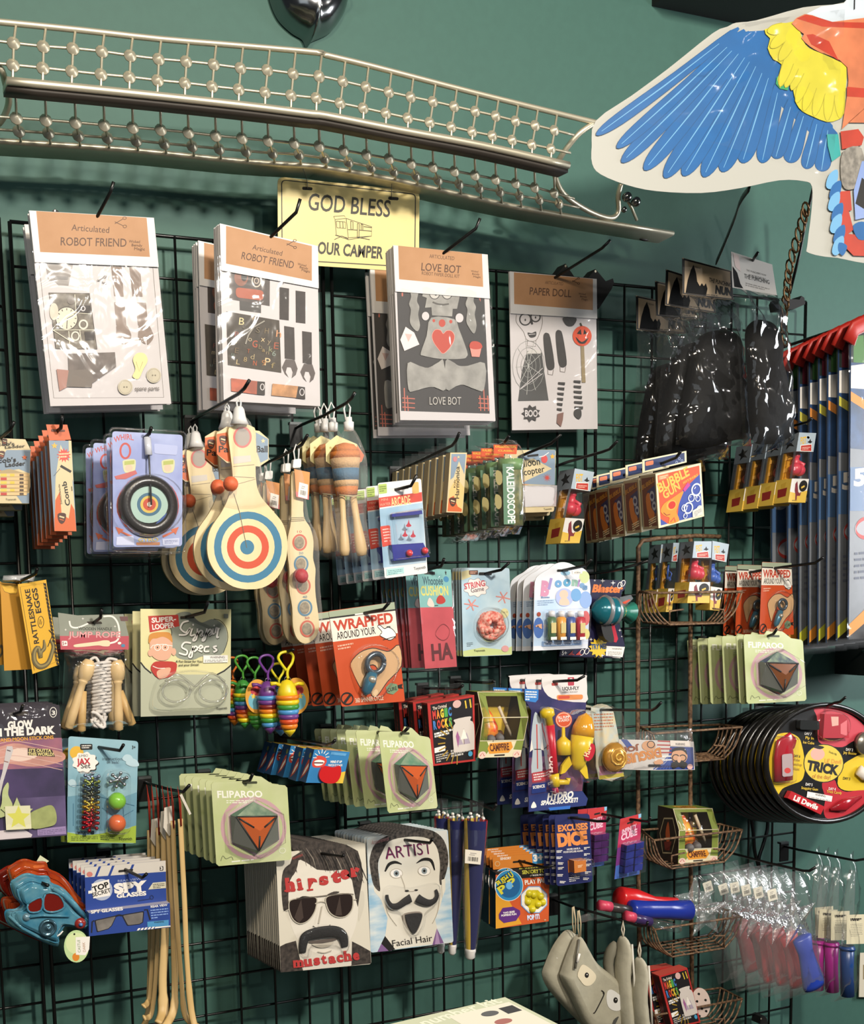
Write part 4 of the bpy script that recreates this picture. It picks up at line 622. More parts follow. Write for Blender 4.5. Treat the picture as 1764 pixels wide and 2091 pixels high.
# boxed stretch figures
def fist(d, z, f, D, col, name, label, group, n=1, back=None, db=2, pos=None, jit=.01, yaw=0):
    """a window box with a small rubber fighter: blue-grey head, clear middle, yellow foot"""
    GB = M('#a9b8c4', .45); GS = M('#6f767c', .5); YB = M('#d6b24a', .45); lp = lambda a, c, t_: (a[0]+(c[0]-a[0])*t_, a[1]+(c[1]-a[1])*t_)
    t1, t2 = .27, .66; A = [f[0], f[1], lp(f[1], f[2], t1), lp(f[0], f[3], t1)]; Bq = [lp(f[0], f[3], t2), lp(f[1], f[2], t2), f[2], f[3]]
    s, L, T, Fq = carton(d, z, A, D, GB, GS, GS, f[0], yaw); L.poly([(20, 48), (38, 40), (42, 15), (58, 34), (80, 28), (62, 50), (84, 72), (56, 66), (36, 84), (40, 60)], INK); Fq.text('FIST', (18, 62), (52, 56), 36, M('#d9b13c'), .03); Fq.poly([(56, 50), (66, 42), (70, 30), (76, 44), (86, 46), (74, 56)], INK); Fq.poly([(20, 68), (82, 60), (88, 98), (24, 98)], RED); Fq.line([(20, 68), (82, 60), (88, 98), (24, 98), (20, 68)], 4, WHITE); Fq.micro((30, 80), (78, 76), 8, 2, 5, M('#e0a89a'))
    t = Thing(name, label, 'toy box', s.p(*f[0]), group)
    s2, L2, T2, F2 = carton(d, z, Bq, D, M('#d8d6d2', .45), YB, YB, f[0], yaw); F2.poly([(0, 55), (40, 62), (100, 48), (100, 100), (0, 100)], YB); F2.ell(72, 30, 24, 24, INK); F2.line([(62, 38), (80, 30)], 8, YB); F2.poly([(24, 22), (34, 10), (40, 30), (48, 55), (58, 62), (66, 52), (62, 72), (44, 72), (46, 88), (38, 92), (34, 66), (26, 50)], M('#7a3038')); F2.micro((20, 92), (80, 90), 6, 1, 4, M('#8a7030'))
    L2.poly([(25, 42), (80, 36), (78, 72), (30, 78)], M('#8a2a24')); L2.poly([(40, 20), (70, 12), (66, 36), (44, 38)], M('#c9a23c')); bb = s.b
    for f_, m in zip(s2.b.f, s2.b.m): bb.f.append([i+len(bb.v) for i in f_]); bb.m.append(bb.mi(s2.b.mats[m])); bb.sm.append(False)
    bb.v += s2.b.v
    P = [s.p(*a) for a in (A[3], A[2], Bq[1], Bq[0])]; k = -s.n*D*IN; bb.poly([P[1]+k, P[0]+k, P[3]+k, P[2]+k], GS)
    for w0, w1 in (((0, 0), (0, .28)), ((0, .86), (0, 1))): bb.add([P[0]+k*(1-w0[1]), P[0]+k*(1-w1[1]), P[3]+k*(1-w1[1]), P[3]+k*(1-w0[1])], [[0, 1, 2, 3]], GS)
    t.part(bb, 'carton'); wv = (P[1]-P[0]); hv = P[3]-P[0]; c0 = P[0]+wv*.5+k*.45; r = wv.length*.2
    b = MB(); b.tube([c0+hv*.12, c0+hv*.35, c0+hv*.6], [r*.5, r*.9, r*.6], col, 12); b.ball(c0+hv*.12, r*.8, col); b.ball(c0+hv*.62-wv*.1-k*.15, r*1.4, col); b.ball(c0+hv*.66+wv*.2-k*.1, r*1.3, col); b.tube([c0+hv*.3, c0+hv*.45+wv*.3-k*.2, c0+hv*.66+wv*.2-k*.15], r*.45, col, 8); t.part(b, 'rubber_fighter')
    b = MB(); bk = P[0]+k*.93; b.loft([[bk+hv*y+wv*(.02 if i == 0 else .96)-k*(.0 if i == 0 else 0) for i in (0, 1)]+[bk+hv*y+wv*.96-k*.12*(1+.5*math.sin(y*19)), bk+hv*y+wv*.5-k*.3*(1+.4*math.sin(y*13)), bk+hv*y-k*.3+wv*.03] for y in (0, .15, .3, .45, .6, .75, .9, 1)], M('#c98f2a', .4, 0, .2, 40), False); t.part(b, 'yellow_drape')
    b = MB(); b.poly([P[0], P[1], P[2], P[3]], CLEAR); b.poly([P[0]+k, P[0], P[3], P[3]+k], CLEAR); b.poly([P[1], P[1]+k, P[2]+k, P[2]], CLEAR); t.part(b, 'window')
    if n > 1: stack(t, n, off(f[3], d, back, db, z), label, group, jit, pos)
    return t
HR = M('#c83a4c', .35); HB = M('#3f62b4', .35); Z4 = (1040, 860, 4.2)
fist(4.6, Z4, [(562, 405), (728, 437), (600, 1046), (437, 1046)], 2.2, HR, 'boxing_figure_box', 'single window box of a red boxing figure beside the bubble blower boxes', 'boxing figure boxes')
hook((500, 350), 4.2, [(800, 262, 7), (858, 240, 7.6), (925, 172, 8.6)], 'long black hook holding the single boxing figure box', Z4)
Z5 = (1400, 860, 4.357); d = dep((910, 725), (500, 805), 2.2, Z5)
fist(d, Z5, [(1010, 100), (1162, 106), (1064, 725), (912, 722)], 2.0, HR, 'boxing_figure_box', 'window box of a red boxing figure under the black puppets', 'boxing figure boxes under the puppets', 4, (500, 800), 2.4)
hook((1090, 145), d, [(900, 55, d-.6), (1080, 10, d+1.2), (1120, -25, d+1.8)], 'black hook behind the bagged black puppets', Z5)
# bubble blower boxes
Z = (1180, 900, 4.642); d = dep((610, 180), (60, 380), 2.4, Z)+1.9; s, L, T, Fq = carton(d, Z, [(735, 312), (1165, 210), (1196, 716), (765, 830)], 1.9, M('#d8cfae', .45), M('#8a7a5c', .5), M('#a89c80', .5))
Fq.poly([(4, 4), (96, 4), (96, 96), (5, 96)], M('#c6512f', .4)); Fq.poly([(52, 45), (96, 20), (96, 96), (40, 96), (45, 72)], M('#34499a', .4)); Fq.poly([(5, 84), (20, 96), (5, 96)], M('#34499a')); Fq.text('BUBBLE', (6, 36), (74, 17), 17, M('#dcb14a'), .03); Fq.text('GUN', (16, 50), (52, 38), 15, M('#dcb14a'), .03); Fq.poly(rr([(5, 5), (28, 5), (28, 14), (5, 14)], .3), M('#d9774f')); Fq.micro((8, 8), (26, 8), 3, 2, 2, CR); Fq.text('SHOOTS 300 BUBBLES', (58, 31), (92, 22), 4, M('#dcb14a'), .02)
Fq.poly(smooth([(6, 70), (14, 58), (34, 51), (48, 46), (58, 44), (52, 55), (46, 66), (40, 78), (44, 90), (43, 97), (22, 97), (24, 86), (14, 80)], 3, True), M('#e08a2c', .4)); Fq.ell(30, 64, 11, 9, M('#dba040')); Fq.ell(31, 64, 8, 7, M('#c23428', .35)); Fq.poly([(57, 40), (68, 30), (74, 36), (60, 46)], M('#b5388a')); Fq.line([(12, 74), (18, 80), (26, 80)], 1.6, M('#8a3a16')); Fq.line([(26, 94), (34, 88), (36, 96)], 3, M('#c2542c'))
for x, y, r in ((86, 47, 11), (74, 60, 7), (88, 64, 5.5), (66, 77, 10), (57, 75, 6), (58, 90, 4.5), (90, 84, 6)): Fq.ring(x, y, r*.9, r*.95, r*.28, M('#cfd8e0', .4)); Fq.line([(x-r*.4, y-r*.2), (x-r*.1, y-r*.5)], r*.15, WHITE)
Fq.poly([(74, 84), (96, 78), (96, 96), (74, 97)], M('#d9d4c2')); Fq.micro((77, 88), (94, 84), 2.4, 4, 1.2, M('#7a7a8a'))
L.poly([(8, 5), (92, 5), (92, 95), (8, 95)], M('#5a2c1a', .5)); L.poly([(40, 30), (92, 20), (92, 70), (60, 80)], M('#2a2a4a', .5)); L.poly(smooth([(30, 40), (55, 34), (62, 60), (80, 72), (60, 88), (35, 70)], 3, True), M('#a85f24', .5))
for x, y, r in ((70, 40, 12), (80, 58, 10)): L.ring(x, y, r, r*.6, 5, M('#8a8a90'))
L.micro((40, 84), (88, 78), 4, 4, 2, CR); L.text('BUBBLE', (10, 26), (90, 14), 8, M('#a8742a'), .02)
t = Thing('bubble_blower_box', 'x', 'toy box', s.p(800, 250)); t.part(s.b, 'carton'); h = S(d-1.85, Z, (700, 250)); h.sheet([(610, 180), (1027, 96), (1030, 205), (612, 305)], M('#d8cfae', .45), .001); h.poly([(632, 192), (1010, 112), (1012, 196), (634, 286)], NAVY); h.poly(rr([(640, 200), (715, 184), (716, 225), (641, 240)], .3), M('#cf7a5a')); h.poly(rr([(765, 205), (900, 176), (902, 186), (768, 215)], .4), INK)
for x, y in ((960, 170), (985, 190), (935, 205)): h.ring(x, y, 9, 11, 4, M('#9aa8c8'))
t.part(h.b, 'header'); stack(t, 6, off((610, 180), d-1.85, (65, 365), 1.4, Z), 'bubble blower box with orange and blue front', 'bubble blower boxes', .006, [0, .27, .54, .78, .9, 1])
hook((800, 212), d-1.7, [(930, 160, d-.4), (975, 100, d+.4)], 'black hook through the bubble blower boxes', Z)
# ================================================================ puppets and long kites on the right
Z = (1270, 480, 3.571); d2 = dep((440, 165), (110, 440), 2, Z); d1 = d2+1.9; PB = M('#080808', .7, 0, 0, 40, .5, (1, 1, 1), None, .2); SHINE = film('shiny_bag_film', .008, .4, .09, .7, 11)
def puppet(d, hd, body, bq, lab, back):
    s = S(d, Z, hd[0]); s.sheet(hd, M('#c9c4bd', .5) if back else M('#b39b7c', .5), .001, INK); Fq = Q([s.p(*a) for a in hd], s.b); Fq.h = 1e-4
    if back:
        Fq.text('THE PUNCHING NUN', (34, 44), (80, 45), 6, M('#6a6560')); Fq.micro((40, 52), (78, 53), 5, 2, 3, M('#8a857f')); Fq.text('THE PUNCHING', (28, 66), (86, 68), 13, INK, .01); Fq.micro((30, 80), (84, 84), 6, 2, 3, M('#8a857f')); Fq.poly([(2, 40), (12, 55), (18, 85), (24, 97), (4, 97)], PB); Fq.poly([(4, 2), (18, 6), (20, 50), (8, 40)], M('#d9c4bd'))
    else:
        Fq.line([(2, 3), (98, 3), (98, 97), (2, 97), (2, 3)], 5, INK); Fq.poly([(6, 95), (10, 60), (16, 30), (22, 12), (27, 34), (29, 58), (34, 70), (38, 60), (42, 68), (46, 58), (49, 74), (46, 95)], PB); Fq.text('THE PUNCHING', (52, 52), (97, 56), 13, INK, .02); Fq.text('NUN', (64, 84), (97, 86), 24, INK, .06); Fq.micro((44, 92), (96, 92), 4, 1, 2, INK); Fq.text('puppet', (22, 18), (36, 20), 6, INK)
    t = Thing('bagged_puppet', lab, 'puppet', s.p(*hd[0]), 'bagged black puppets'); t.part(s.b, 'header_card'); b = MB(); s.dome(smooth(body, 4, True), .035, PB, .35, b, .004, 6, False); t.part(b, 'puppet')
    b = s.bag(bq, SHINE, .036, .014, 14, 22, 4 if back else 8, MB(), .002, 1.6); t.part(b, 'clear_bag'); return t
t = puppet(d2, [(440, 165), (800, 262), (812, 475), (440, 432)], [(510, 830), (560, 740), (660, 700), (770, 700), (840, 760), (850, 900), (900, 1200), (930, 1450), (800, 1500), (560, 1560), (410, 1520), (430, 1200), (480, 950)], [(445, 430), (815, 475), (940, 1540), (385, 1530)], 'x', False)
stack(t, 4, off((440, 165), d2, (110, 440), 2, Z), 'bagged black puppet with a dark framed header card', 'bagged black puppets', .05, [0, .3, .6, 1])
puppet(d1, [(795, 120), (1095, 215), (1130, 440), (805, 383)], [(885, 730), (930, 640), (1010, 620), (1090, 660), (1125, 760), (1120, 900), (1170, 1100), (1215, 1400), (1190, 1490), (960, 1520), (910, 1300), (900, 1000)], [(812, 385), (1135, 440), (1232, 1520), (885, 1640)], 'bagged black puppet showing the white back of its header', True)
hook((955, 185), d1, [(965, 165, d1+.6), (990, 128, d1+1.2)], 'black hook carrying the bagged black puppets', Z, .14)
Z = (0, 0, 1); d = dep((1738, 1100), (1580, 1140), 1.5, Z); KG = M('#767b82', .35, 0, .2, 12); KB2 = M('#2d5488', .35, 0, .3, 14, hx2='#16304f')
def longkite(c1, c2, c3, name_lab, num):
    s = S(d, Z, (1738, 700)); q = [(1738, 668), (1862, 650), (1850, 1298), (1733, 1306)]; s.sheet(q, KG, .004, KB2); u = Q([s.p(*a) for a in q], s.b); u.h = 1e-4
    u.poly([(0, 0), (100, 0), (100, 14), (0, 11)], M('#15201a', .3)); u.poly([(4, 3), (20, 3), (22, 12), (4, 11)], c1); u.poly([(0, 11), (100, 14), (100, 42), (0, 38)], KB2); u.poly([(0, 20), (100, 34), (100, 37), (0, 23)], c2); u.poly([(0, 12), (30, 12), (26, 20), (0, 19)], WHITE); u.poly([(0, 44), (100, 46), (100, 60), (0, 58)], M('#42638c', .3))
    u.text(num, (6, 50), (26, 50), 5, WHITE, .05); u.ell(30, 64, 22, 3.5, M('#a8a8b0')); u.ring(30, 64, 20, 3.2, 1.2, RED); u.micro((8, 72), (80, 72), 2, 5, .8, M('#5a6070')); u.poly([(0, 95), (100, 78), (100, 84), (0, 100)], c3); u.poly([(0, 99), (100, 84), (100, 100), (0, 100)], INK); u.ell(50, 94, 12, 2.4, M('#b85a3a')); u.micro((30, 97.5), (90, 97.5), 1, 1, .6, WHITE)
    t = Thing('packaged_kite', name_lab, 'kite', s.p(1750, 660), 'packaged kites at the right edge'); t.part(s.b, 'package')
    b = MB(); s.tube([(1730, 700, .004), (1738, 672, .01), (1770, 655, .012), (1830, 640, .01), (1866, 648, .004)], 13, M('#b3281c', .45), b, 8, .3); t.part(b, 'red_hanger'); b = s.bag([(1732, 660), (1866, 645), (1856, 1310), (1728, 1318)], FILM, .006, .006, 6, 26, 2, MB(), .001); t.part(b, 'clear_sleeve'); return t
A_ = longkite(M('#4a7a3a'), M('#d98a3a'), M('#d98a2a'), 'front packaged kite at the edge of the photo', '5'); B_ = longkite(M('#8a2a3a'), M('#c8c04a'), M('#c9c83a'), 'x', '5'); ov = off((1738, 1100), d, (1580, 1140), 1.5, Z)
B_.e.location += ov*.14; B_.e['label'] = 'second packaged kite from the photo edge'
for i, f in enumerate((.27, .38, .5, .63, .78, 1)): dup((A_ if i % 2 == 0 else B_).e, ov*(f-(0 if i % 2 == 0 else .14)), 0, ('rearmost' if i == 5 else ORD[i+2])+' packaged kite counted from the photo edge', 'packaged kites at the right edge')
hook((1760, 1330), 1, [(1770, 1328, d), (1800, 1290, d+1)], 'black hook behind the packaged kites', Z)
b = MB(); b.tube([un(1590, 712, 1), un(1760, 655, d), un(1850, 620, d+4)], .14*IN, BLACK, 8); single(b, 'kite_bar', 'black arm the packaged kites hang from', 'arm', un(1590, 712, 1))
# ================================================================ third row
Z = (0, 1150, 4.41); YL = M('#dba92c', .5); GO = M('#c58c1e', .5, 0, .08, 10); BK = M('#2c2113', .5)
s = S(6, Z, (290, 170), yaw=-8); q = [(160, 190), (415, 148), (533, 915), (293, 998)]; s.sheet(q, YL, .001); s.line([(180, 215), (395, 180), (502, 890), (308, 965)], 4, BK, True); s.text('RATTLESNAKE', (352, 722), (266, 230), 44, BK, .03); s.text('EGGS', (372, 446), (330, 220), 46, BK, .03); s.ring(368, 530, 26, 52, 5, BK); s.micro((355, 550), (360, 505), 9, 3, 4, BK)
for k in range(22): x, y = 395+k*5.6, 175+k*34; s.poly([(x-6, y), (x+16, y+10), (x+22, y+30), (x-2, y+22)], BK)
s.line([(410, 180, 1), (440, 420, 1.5), (480, 660, 1), (518, 900, 1)], 6, BK); sk = smooth([(395, 690, .4), (400, 760, 1), (370, 800, 1), (365, 850, 1), (345, 760, 1.1), (310, 800, 1.2), (312, 880, 1.3), (360, 930, 1.4), (430, 900, 1.2), (470, 800, 1), (478, 740, .8), (450, 690, .5)], 4); s.line(sk, 34, M('#5f5334', .5)); s.line([(x+4, y-3, k) for x, y, k in sk], 14, M('#8f8050')); s.line(smooth([(440, 600), (470, 640), (450, 700), (430, 750)], 4), 6, BK)
single(s.b, 'novelty_envelope', 'yellow envelope lettered in black with a coiled snake', 'envelope', s.p(290, 170), 'yellow envelopes')
for k, (q, fl, lab) in enumerate((([(2, 172), (172, 190), (292, 955), (38, 968)], [(8, 190), (165, 200), (150, 275), (95, 275), (40, 255)], 'plain golden back of an envelope beside the lettered one'), ([(-190, 180), (10, 165), (34, 915), (-170, 935)], [(-180, 190), (0, 180), (-40, 260), (-140, 265)], 'golden envelope cut off by the photo edge'))):
    s = S(4.6-1.2*k, Z, q[0]); s.sheet(q, GO, .001); s.poly(fl, YL); s.line(fl, 3, BK, True)
    if k: s.line(smooth([(-20, 790), (10, 740), (22, 800), (-10, 850)], 4), 20, M('#5f5334'))
    single(s.b, 'novelty_envelope', lab, 'envelope', s.p(*q[0]), 'yellow envelopes')
s = S(4.9, Z, (160, 140)); b = s.bag([(30, 112), (322, 95), (300, 170), (20, 165)], film('white_tab', .5, .25, .1, .6, 25), .012, .008, 8, 6, 3, MB()); single(b, 'plastic_bag', 'crumpled clear bag tops over the yellow envelopes', 'bag', s.p(160, 140))
hook((150, 172), 4.6, [(240, 135, 6.2), (320, 95, 7), (335, 50, 7.6)], 'black hook over the yellow envelopes', Z)
# jump ropes
d = 5; s = S(d, Z, (850, 460)); q = [(522, 445), (1112, 458), (1160, 778), (546, 778)]; s.sheet([(522, 445), (700, 470), (850, 465), (1112, 458), (1160, 660), (1158, 778), (546, 778), (535, 600)], M('#8f9386', .45, 0, .15, 12), .001); s.poly([(538, 655), (760, 655), (760, 640), (1000, 660), (1160, 655), (1158, 778), (546, 778)], M('#b8505c', .45))
s.line(smooth([(625, 520), (640, 570), (700, 580), (800, 540)], 4), 14, WHITE); s.line(smooth([(930, 480), (1010, 480), (1060, 540), (1075, 640), (1050, 700), (985, 722)], 4), 16, WHITE); s.text('WOODEN HANDLE', (705, 603), (1008, 605), 26, M('#3f3f38'), .02); s.text('JUMP ROPE', (610, 672), (1088, 674), 56, M('#c26a70'), .03); s.text('JUMP ROPE', (616, 668), (1084, 670), 50, M('#dfa8a8'), .0)
s.poly(smooth([(668, 735), (760, 720), (880, 705), (930, 695), (985, 700), (985, 745), (930, 748), (880, 740), (760, 752), (675, 755)], 3, True), M('#e5d3b0')); s.poly(rr([(555, 700), (605, 700), (608, 745), (558, 745)], .2), WHITE); s.text('5+', (560, 738), (600, 738), 30, M('#8a2a3a'), .02); s.poly(rr([(1075, 480), (1150, 480), (1152, 522), (1088, 520)], .1), M('#6a4a48')); s.ell(1108, 742, 18, 14, M('#4a86a8')); s.ell(1075, 720, 16, 12, WHITE)
for x, y in ((745, 500), (590, 600), (1035, 570)): star(s, x, y, 14, WHITE, 4, .25)
s.poly(rr([(778, 525), (910, 525), (922, 545), (800, 548)], .4), BK); t = Thing('jump_rope', 'x', 'jump rope', s.p(850, 530)); t.part(s.b, 'header')
for a, e in (((800, 870), (600, 1495)), ((1050, 868), (1056, 1512)), ((745, 1150), (720, 1520)), ((1075, 1150), (1182, 1462))):
    b = MB(); p0, p1 = s.p(*a, .006), s.p(*e, .01); L_ = (p1-p0).length; k = s.k; full = a[1] < 1000
    pr = [(0, -.02), (38*k, 0), (66*k, .07*L_/1), (70*k, .16*L_), (58*k, .27*L_), (40*k, .29*L_), (44*k, .3*L_), (44*k, .32*L_), (34*k, .34*L_), (36*k, .5*L_), (44*k, .75*L_), (42*k, .97*L_), (0, L_)] if full else [(30*k, 0), (36*k, .5*L_), (40*k, .95*L_), (0, L_)]
    pr[0] = (0, 0) if full else pr[0]; b.lathe(p0, p1-p0, pr, WOOD if full else M('#c9a56a', .5), 16); t.part(b, 'handle')
b = MB(); RP = M('#d8d2cc', .8, 0, .55, 90, .2, hx2='#d8d2cc')
for k in range(15): y = 900+k*31; b.tube([s.p(x, yy, h) for x, yy, h in smooth([(830-6*(k % 3), y+14, .006), (900, y-6, .02), (985+6*(k % 2), y-12, .006)], 4)], s.k*17, RP, 6); b.tube([s.p(870+30*(k % 3), y+6, .0275), s.p(895+30*(k % 3), y+2, .0275)], s.k*5, M('#3a3a3a'), 4)
for k in range(5): b.tube([s.p(885+60*math.cos(a+k)-20*k*.3, 1390+70*math.sin(a)+8*k-20, .008+.003*k) for a in [j*math.pi/6 for j in range(11)]], s.k*16, RP, 6)
b.tube([s.p(*a) for a in smooth([(800, 870, .01), (850, 850, .012), (900, 930, .015), (960, 860, .012), (1040, 870, .012)], 4)], s.k*14, RP, 6); t.part(b, 'rope')
b = s.bag([(580, 775), (1142, 775), (1216, 1470), (550, 1510)], FILM, .034, .006, 12, 14, 7, MB(), .001, 1.4); t.part(b, 'clear_bag'); stack(t, 2, off((522, 445), d, (478, 478), 2, Z), 'bagged jump rope with turned wooden handles', 'bagged jump ropes', .02)
hook((845, 535), d, [(905, 490, d+1), (914, 415, d+1.5)], 'black hook through the bagged jump ropes', Z)
# straw spectacles
Z = (260, 1200, 4.2); q = [(112, 182), (890, 185), (883, 1082), (115, 1107)]; d = dep((112, 182), (-25, 225), 1.5, Z); s = S(d, Z, q[0]); PY_ = M('#d6d09c', .5); SG = M('#8b9183', .5); s.sheet(q, PY_, .001, M('#6f7360')); s.poly([(113, 640), (200, 720), (500, 745), (760, 745), (889, 665), (883, 1082), (115, 1107)], M('#b0b39c', .5)); s.line([(113, 640), (150, 690), (205, 735)], 12, INK); s.line([(889, 665), (830, 715), (765, 748)], 12, INK)
s.poly(smooth([(370, 300), (400, 240), (470, 208), (540, 215), (590, 270), (640, 300), (720, 270), (790, 290), (845, 350), (855, 450), (820, 560), (750, 590), (640, 590), (560, 620), (450, 610), (400, 560), (380, 460), (375, 380)], 3, True), SG); s.line(smooth([(740, 268), (800, 285), (850, 350), (860, 450), (822, 560)], 4), 5, INK); s.line(smooth([(365, 340), (380, 380), (375, 420)], 4), 5, INK)
s.poly([(178, 243), (435, 232), (446, 330), (192, 384)], RED); s.text('SUPER-', (208, 300), (418, 285), 40, WHITE, .03); s.text('LOOPER', (215, 360), (405, 338), 42, WHITE, .03)
for c, w_ in ((M('#5c6052'), 21), (WHITE, 14)):
    o_ = 5 if w_ > 20 else 0
    for L in ([(525, 285), (475, 300), (455, 350), (500, 385), (535, 345), (505, 400), (440, 405)], [(555, 350), (540, 410), (580, 400)], [(600, 350), (590, 440), (560, 450), (620, 370), (645, 380), (625, 415), (650, 405)], [(680, 350), (665, 440), (640, 450), (700, 360), (720, 375), (695, 410), (720, 395)], [(735, 350), (728, 395), (745, 392)], [(752, 390), (760, 345), (775, 360), (765, 425), (780, 420)], [(785, 345), (775, 368)], [(545, 475), (490, 470), (465, 510), (510, 540), (500, 575), (440, 560)], [(560, 500), (550, 590), (525, 585), (575, 505), (600, 520), (570, 550)], [(605, 530), (645, 510), (625, 495), (605, 530), (640, 550)], [(700, 505), (665, 510), (660, 545), (700, 545)], [(765, 500), (735, 510), (765, 535), (735, 552)]): s.line(smooth([(x+o_, y+o_) for x, y in L], 4), w_, c)
s.ell(562, 318, 8, 9, WHITE); s.ell(742, 325, 7, 8, WHITE)
SK = M('#d9a78c', .5); s.poly(smooth([(190, 500), (195, 420), (240, 390), (320, 392), (378, 440), (382, 540), (350, 610), (280, 625), (225, 600), (200, 560)], 3, True), SK); s.ell(196, 560, 22, 30, SK); s.ell(396, 550, 20, 32, SK); s.poly(smooth([(182, 480), (185, 410), (230, 385), (330, 380), (372, 400), (385, 470), (350, 440), (300, 420), (250, 435), (210, 440)], 3, True), M('#c8873a', .5))
for x in (256, 322): s.ring(x, 512, 26, 26, 6, WHITE); s.ell(x, 512, 5, 8, INK)
s.line([(195, 520), (215, 495), (300, 485), (385, 500)], 6, WHITE); s.poly(smooth([(200, 700), (225, 640), (300, 630), (410, 640), (420, 690), (400, 740), (340, 770), (260, 775)], 3, True), RED); s.poly(smooth([(250, 720), (310, 690), (370, 690), (340, 760), (270, 780)], 3, True), SK); s.line(smooth([(215, 672), (260, 690), (320, 690)], 4), 6, WHITE)
s.poly([(648, 580), (858, 578), (858, 640), (648, 645)], WHITE); s.text('WARNING:', (705, 608), (835, 606), 20, INK, .01); s.micro((660, 622), (850, 620), 12, 2, 5, M('#77736c')); s.text('A Fun Straw for You', (412, 640), (638, 640), 18, INK, .02); s.text('and your Drink!', (436, 672), (610, 668), 18, INK, .02); s.poly(rr([(822, 225), (862, 225), (862, 262), (822, 262)], .2), SG); s.text('Toysmith', (760, 1045), (852, 1040), 20, INK, .01); s.poly(rr([(450, 245), (570, 243), (570, 262), (450, 264)], .3), BK)
t = Thing('straw_glasses', 'x', 'novelty glasses', s.p(510, 250)); t.part(s.b, 'card'); b = MB()
for cx in (400, 715): s.tube([(x, y, .016) for x, y in ell(cx, 880, 120, 95, -8, 20)+ell(cx, 880, 120, 95, -8, 20)[:1]], 9, STRAW, b, 8)
s.tube([(x, y, .018) for x, y in smooth([(300, 800), (400, 740), (500, 800), (560, 840), (620, 780), (700, 730), (810, 800)], 4)], 9, STRAW, b, 8); t.part(b, 'straw'); b = MB(); s.dome(smooth([(190, 1010), (240, 800), (350, 730), (560, 700), (760, 740), (840, 850), (820, 980), (700, 1040), (500, 1050), (300, 1060)], 4, True), .024, CLEAR, .8, b, .001); t.part(b, 'blister')
stack(t, 3, off((112, 182), d, (-25, 225), 1.5, Z), 'carded clear drinking straw spectacles', 'carded straw spectacles', .006); hook((500, 252), d, [(660, 212, d+1.6), (692, 122, d+2.2)], 'black hook through the straw spectacles', Z)
# slug key rings
def slug(cx, top, d, pal, clip, lab, k=1, tag_=0):
    """a jointed toy slug hanging from a coloured snap clip; cx, top in the view"""
    s = S(d, Z, (cx, top)); t = Thing('slug_key_ring', lab, 'key ring', s.p(cx+5, top-250*k), 'rainbow slug key rings')
    b = MB(); f = lambda x, y: s.p(cx+x*k, top+y*k, .004); kk = s.k*k; prof = [(40, -20), (62, 10), (78, 60), (88, 105)]; b.lathe(f(0, 0), f(2, 100)-f(0, 0), [(0, -34*kk)]+[(r*kk, z_*kk) for r, z_ in prof]+[(70*kk, 112*kk)], pal[0], 18)
    for sx in (-1, 1): b.tube([f(sx*50, 20), f(sx*95, 0), f(sx*140, 5)], [16*kk, 14*kk, 18*kk], pal[0], 8)
    t.part(b, 'head'); y = 100; W_ = (98, 96, 92, 88, 84, 78, 70, 56)
    for i, c in enumerate(pal[1:]):
        b = MB(); h = 44 if i < 7 else 58; o_ = f(3+i*2.5, y); b.lathe(o_, f(5+i*2.5, y+h)-o_, [(W_[i]*.55*kk, -8*kk), (W_[i]*.95*kk, 0), (W_[i]*kk, h*.45*kk), (W_[i]*.86*kk, h*.92*kk), (W_[i]*.5*kk, h*kk)] if i < 7 else [(W_[i]*kk, 0), (W_[i]*.8*kk, 25*kk), (6*kk, 66*kk)], c, 18); t.part(b, 'body_segment'); y += h-3
    b = MB(); p = smooth([(8, -40), (5, -110), (45, -180), (50, -240), (10, -270), (-50, -260), (-75, -220), (-50, -170), (-5, -110)], 4); b.tube([f(*a) for a in p], 12*kk, clip, 8); t.part(b, 'snap_clip'); b = MB(); b.tube([f(5+26*math.cos(a), -35+26*math.sin(a)) for a in [j*math.pi/5 for j in range(11)]], 4*kk, M('#b8bcc0', .2, 1), 6); t.part(b, 'split_ring')
    if tag_:
        u = S(d-.5, Z, (cx, top)); o_ = ell(cx+tag_*85*k, top+110*k, 112*k, 158*k, 0, 28); u.sheet(o_, M('#d69a3a', .45), .0006); u.ell(cx+tag_*100*k, top+150*k, 70*k, 80*k, M('#6fb0c0')); u.ell(cx+tag_*90*k, top+60*k, 60*k, 45*k, M('#c9484a')); star(u, cx+tag_*120*k, top+110*k, 30*k, M('#e0c24a')); t.part(u.b, 'hang_tag')
cY, cO, cG, cB, cP, cR = M('#dcc422', .35), M('#d97a1e', .35), M('#3f8a3a', .35), M('#4d90c8', .35), M('#6a3a80', .35), M('#cc4a24', .35); cD = M('#7a2a22', .35)
slug(1362, 820, 7, [cY, cO, cY, cG, cB, cP, cR, cO, cY], M('#dcd02a', .3), 'front slug key ring with yellow head and yellow clip', 1, 1)
slug(1195, 830, 5.6, [cP, cB, cP, cD, cO, cY, cG, cB, cP], M('#6a3a88', .3), 'purple headed slug key ring left of the yellow one', .93, -1)
slug(1290, 880, 5, [cB, cP, cD, cO, cY, cG, cB, cP, cB], M('#d9cf2e', .3), 'blue headed slug key ring tucked behind the yellow one', .85)
slug(1085, 830, 4.2, [cG, cB, cP, cD, cO, cY, cG, cG, cG], M('#4f9c3c', .3), 'green clipped slug key ring behind the purple one', .86)
slug(982, 815, 3.4, [cG, cY, cG, cB, cP, cR, cO, cY, cG], M('#58a83e', .3), 'green headed slug key ring beside the straw spectacles', .86)
slug(895, 815, 2.4, [cO, cR, cO, cY, cG, cB, cP, cR, cO], M('#d9752a', .3), 'orange headed slug key ring half behind the straw spectacles', .8)
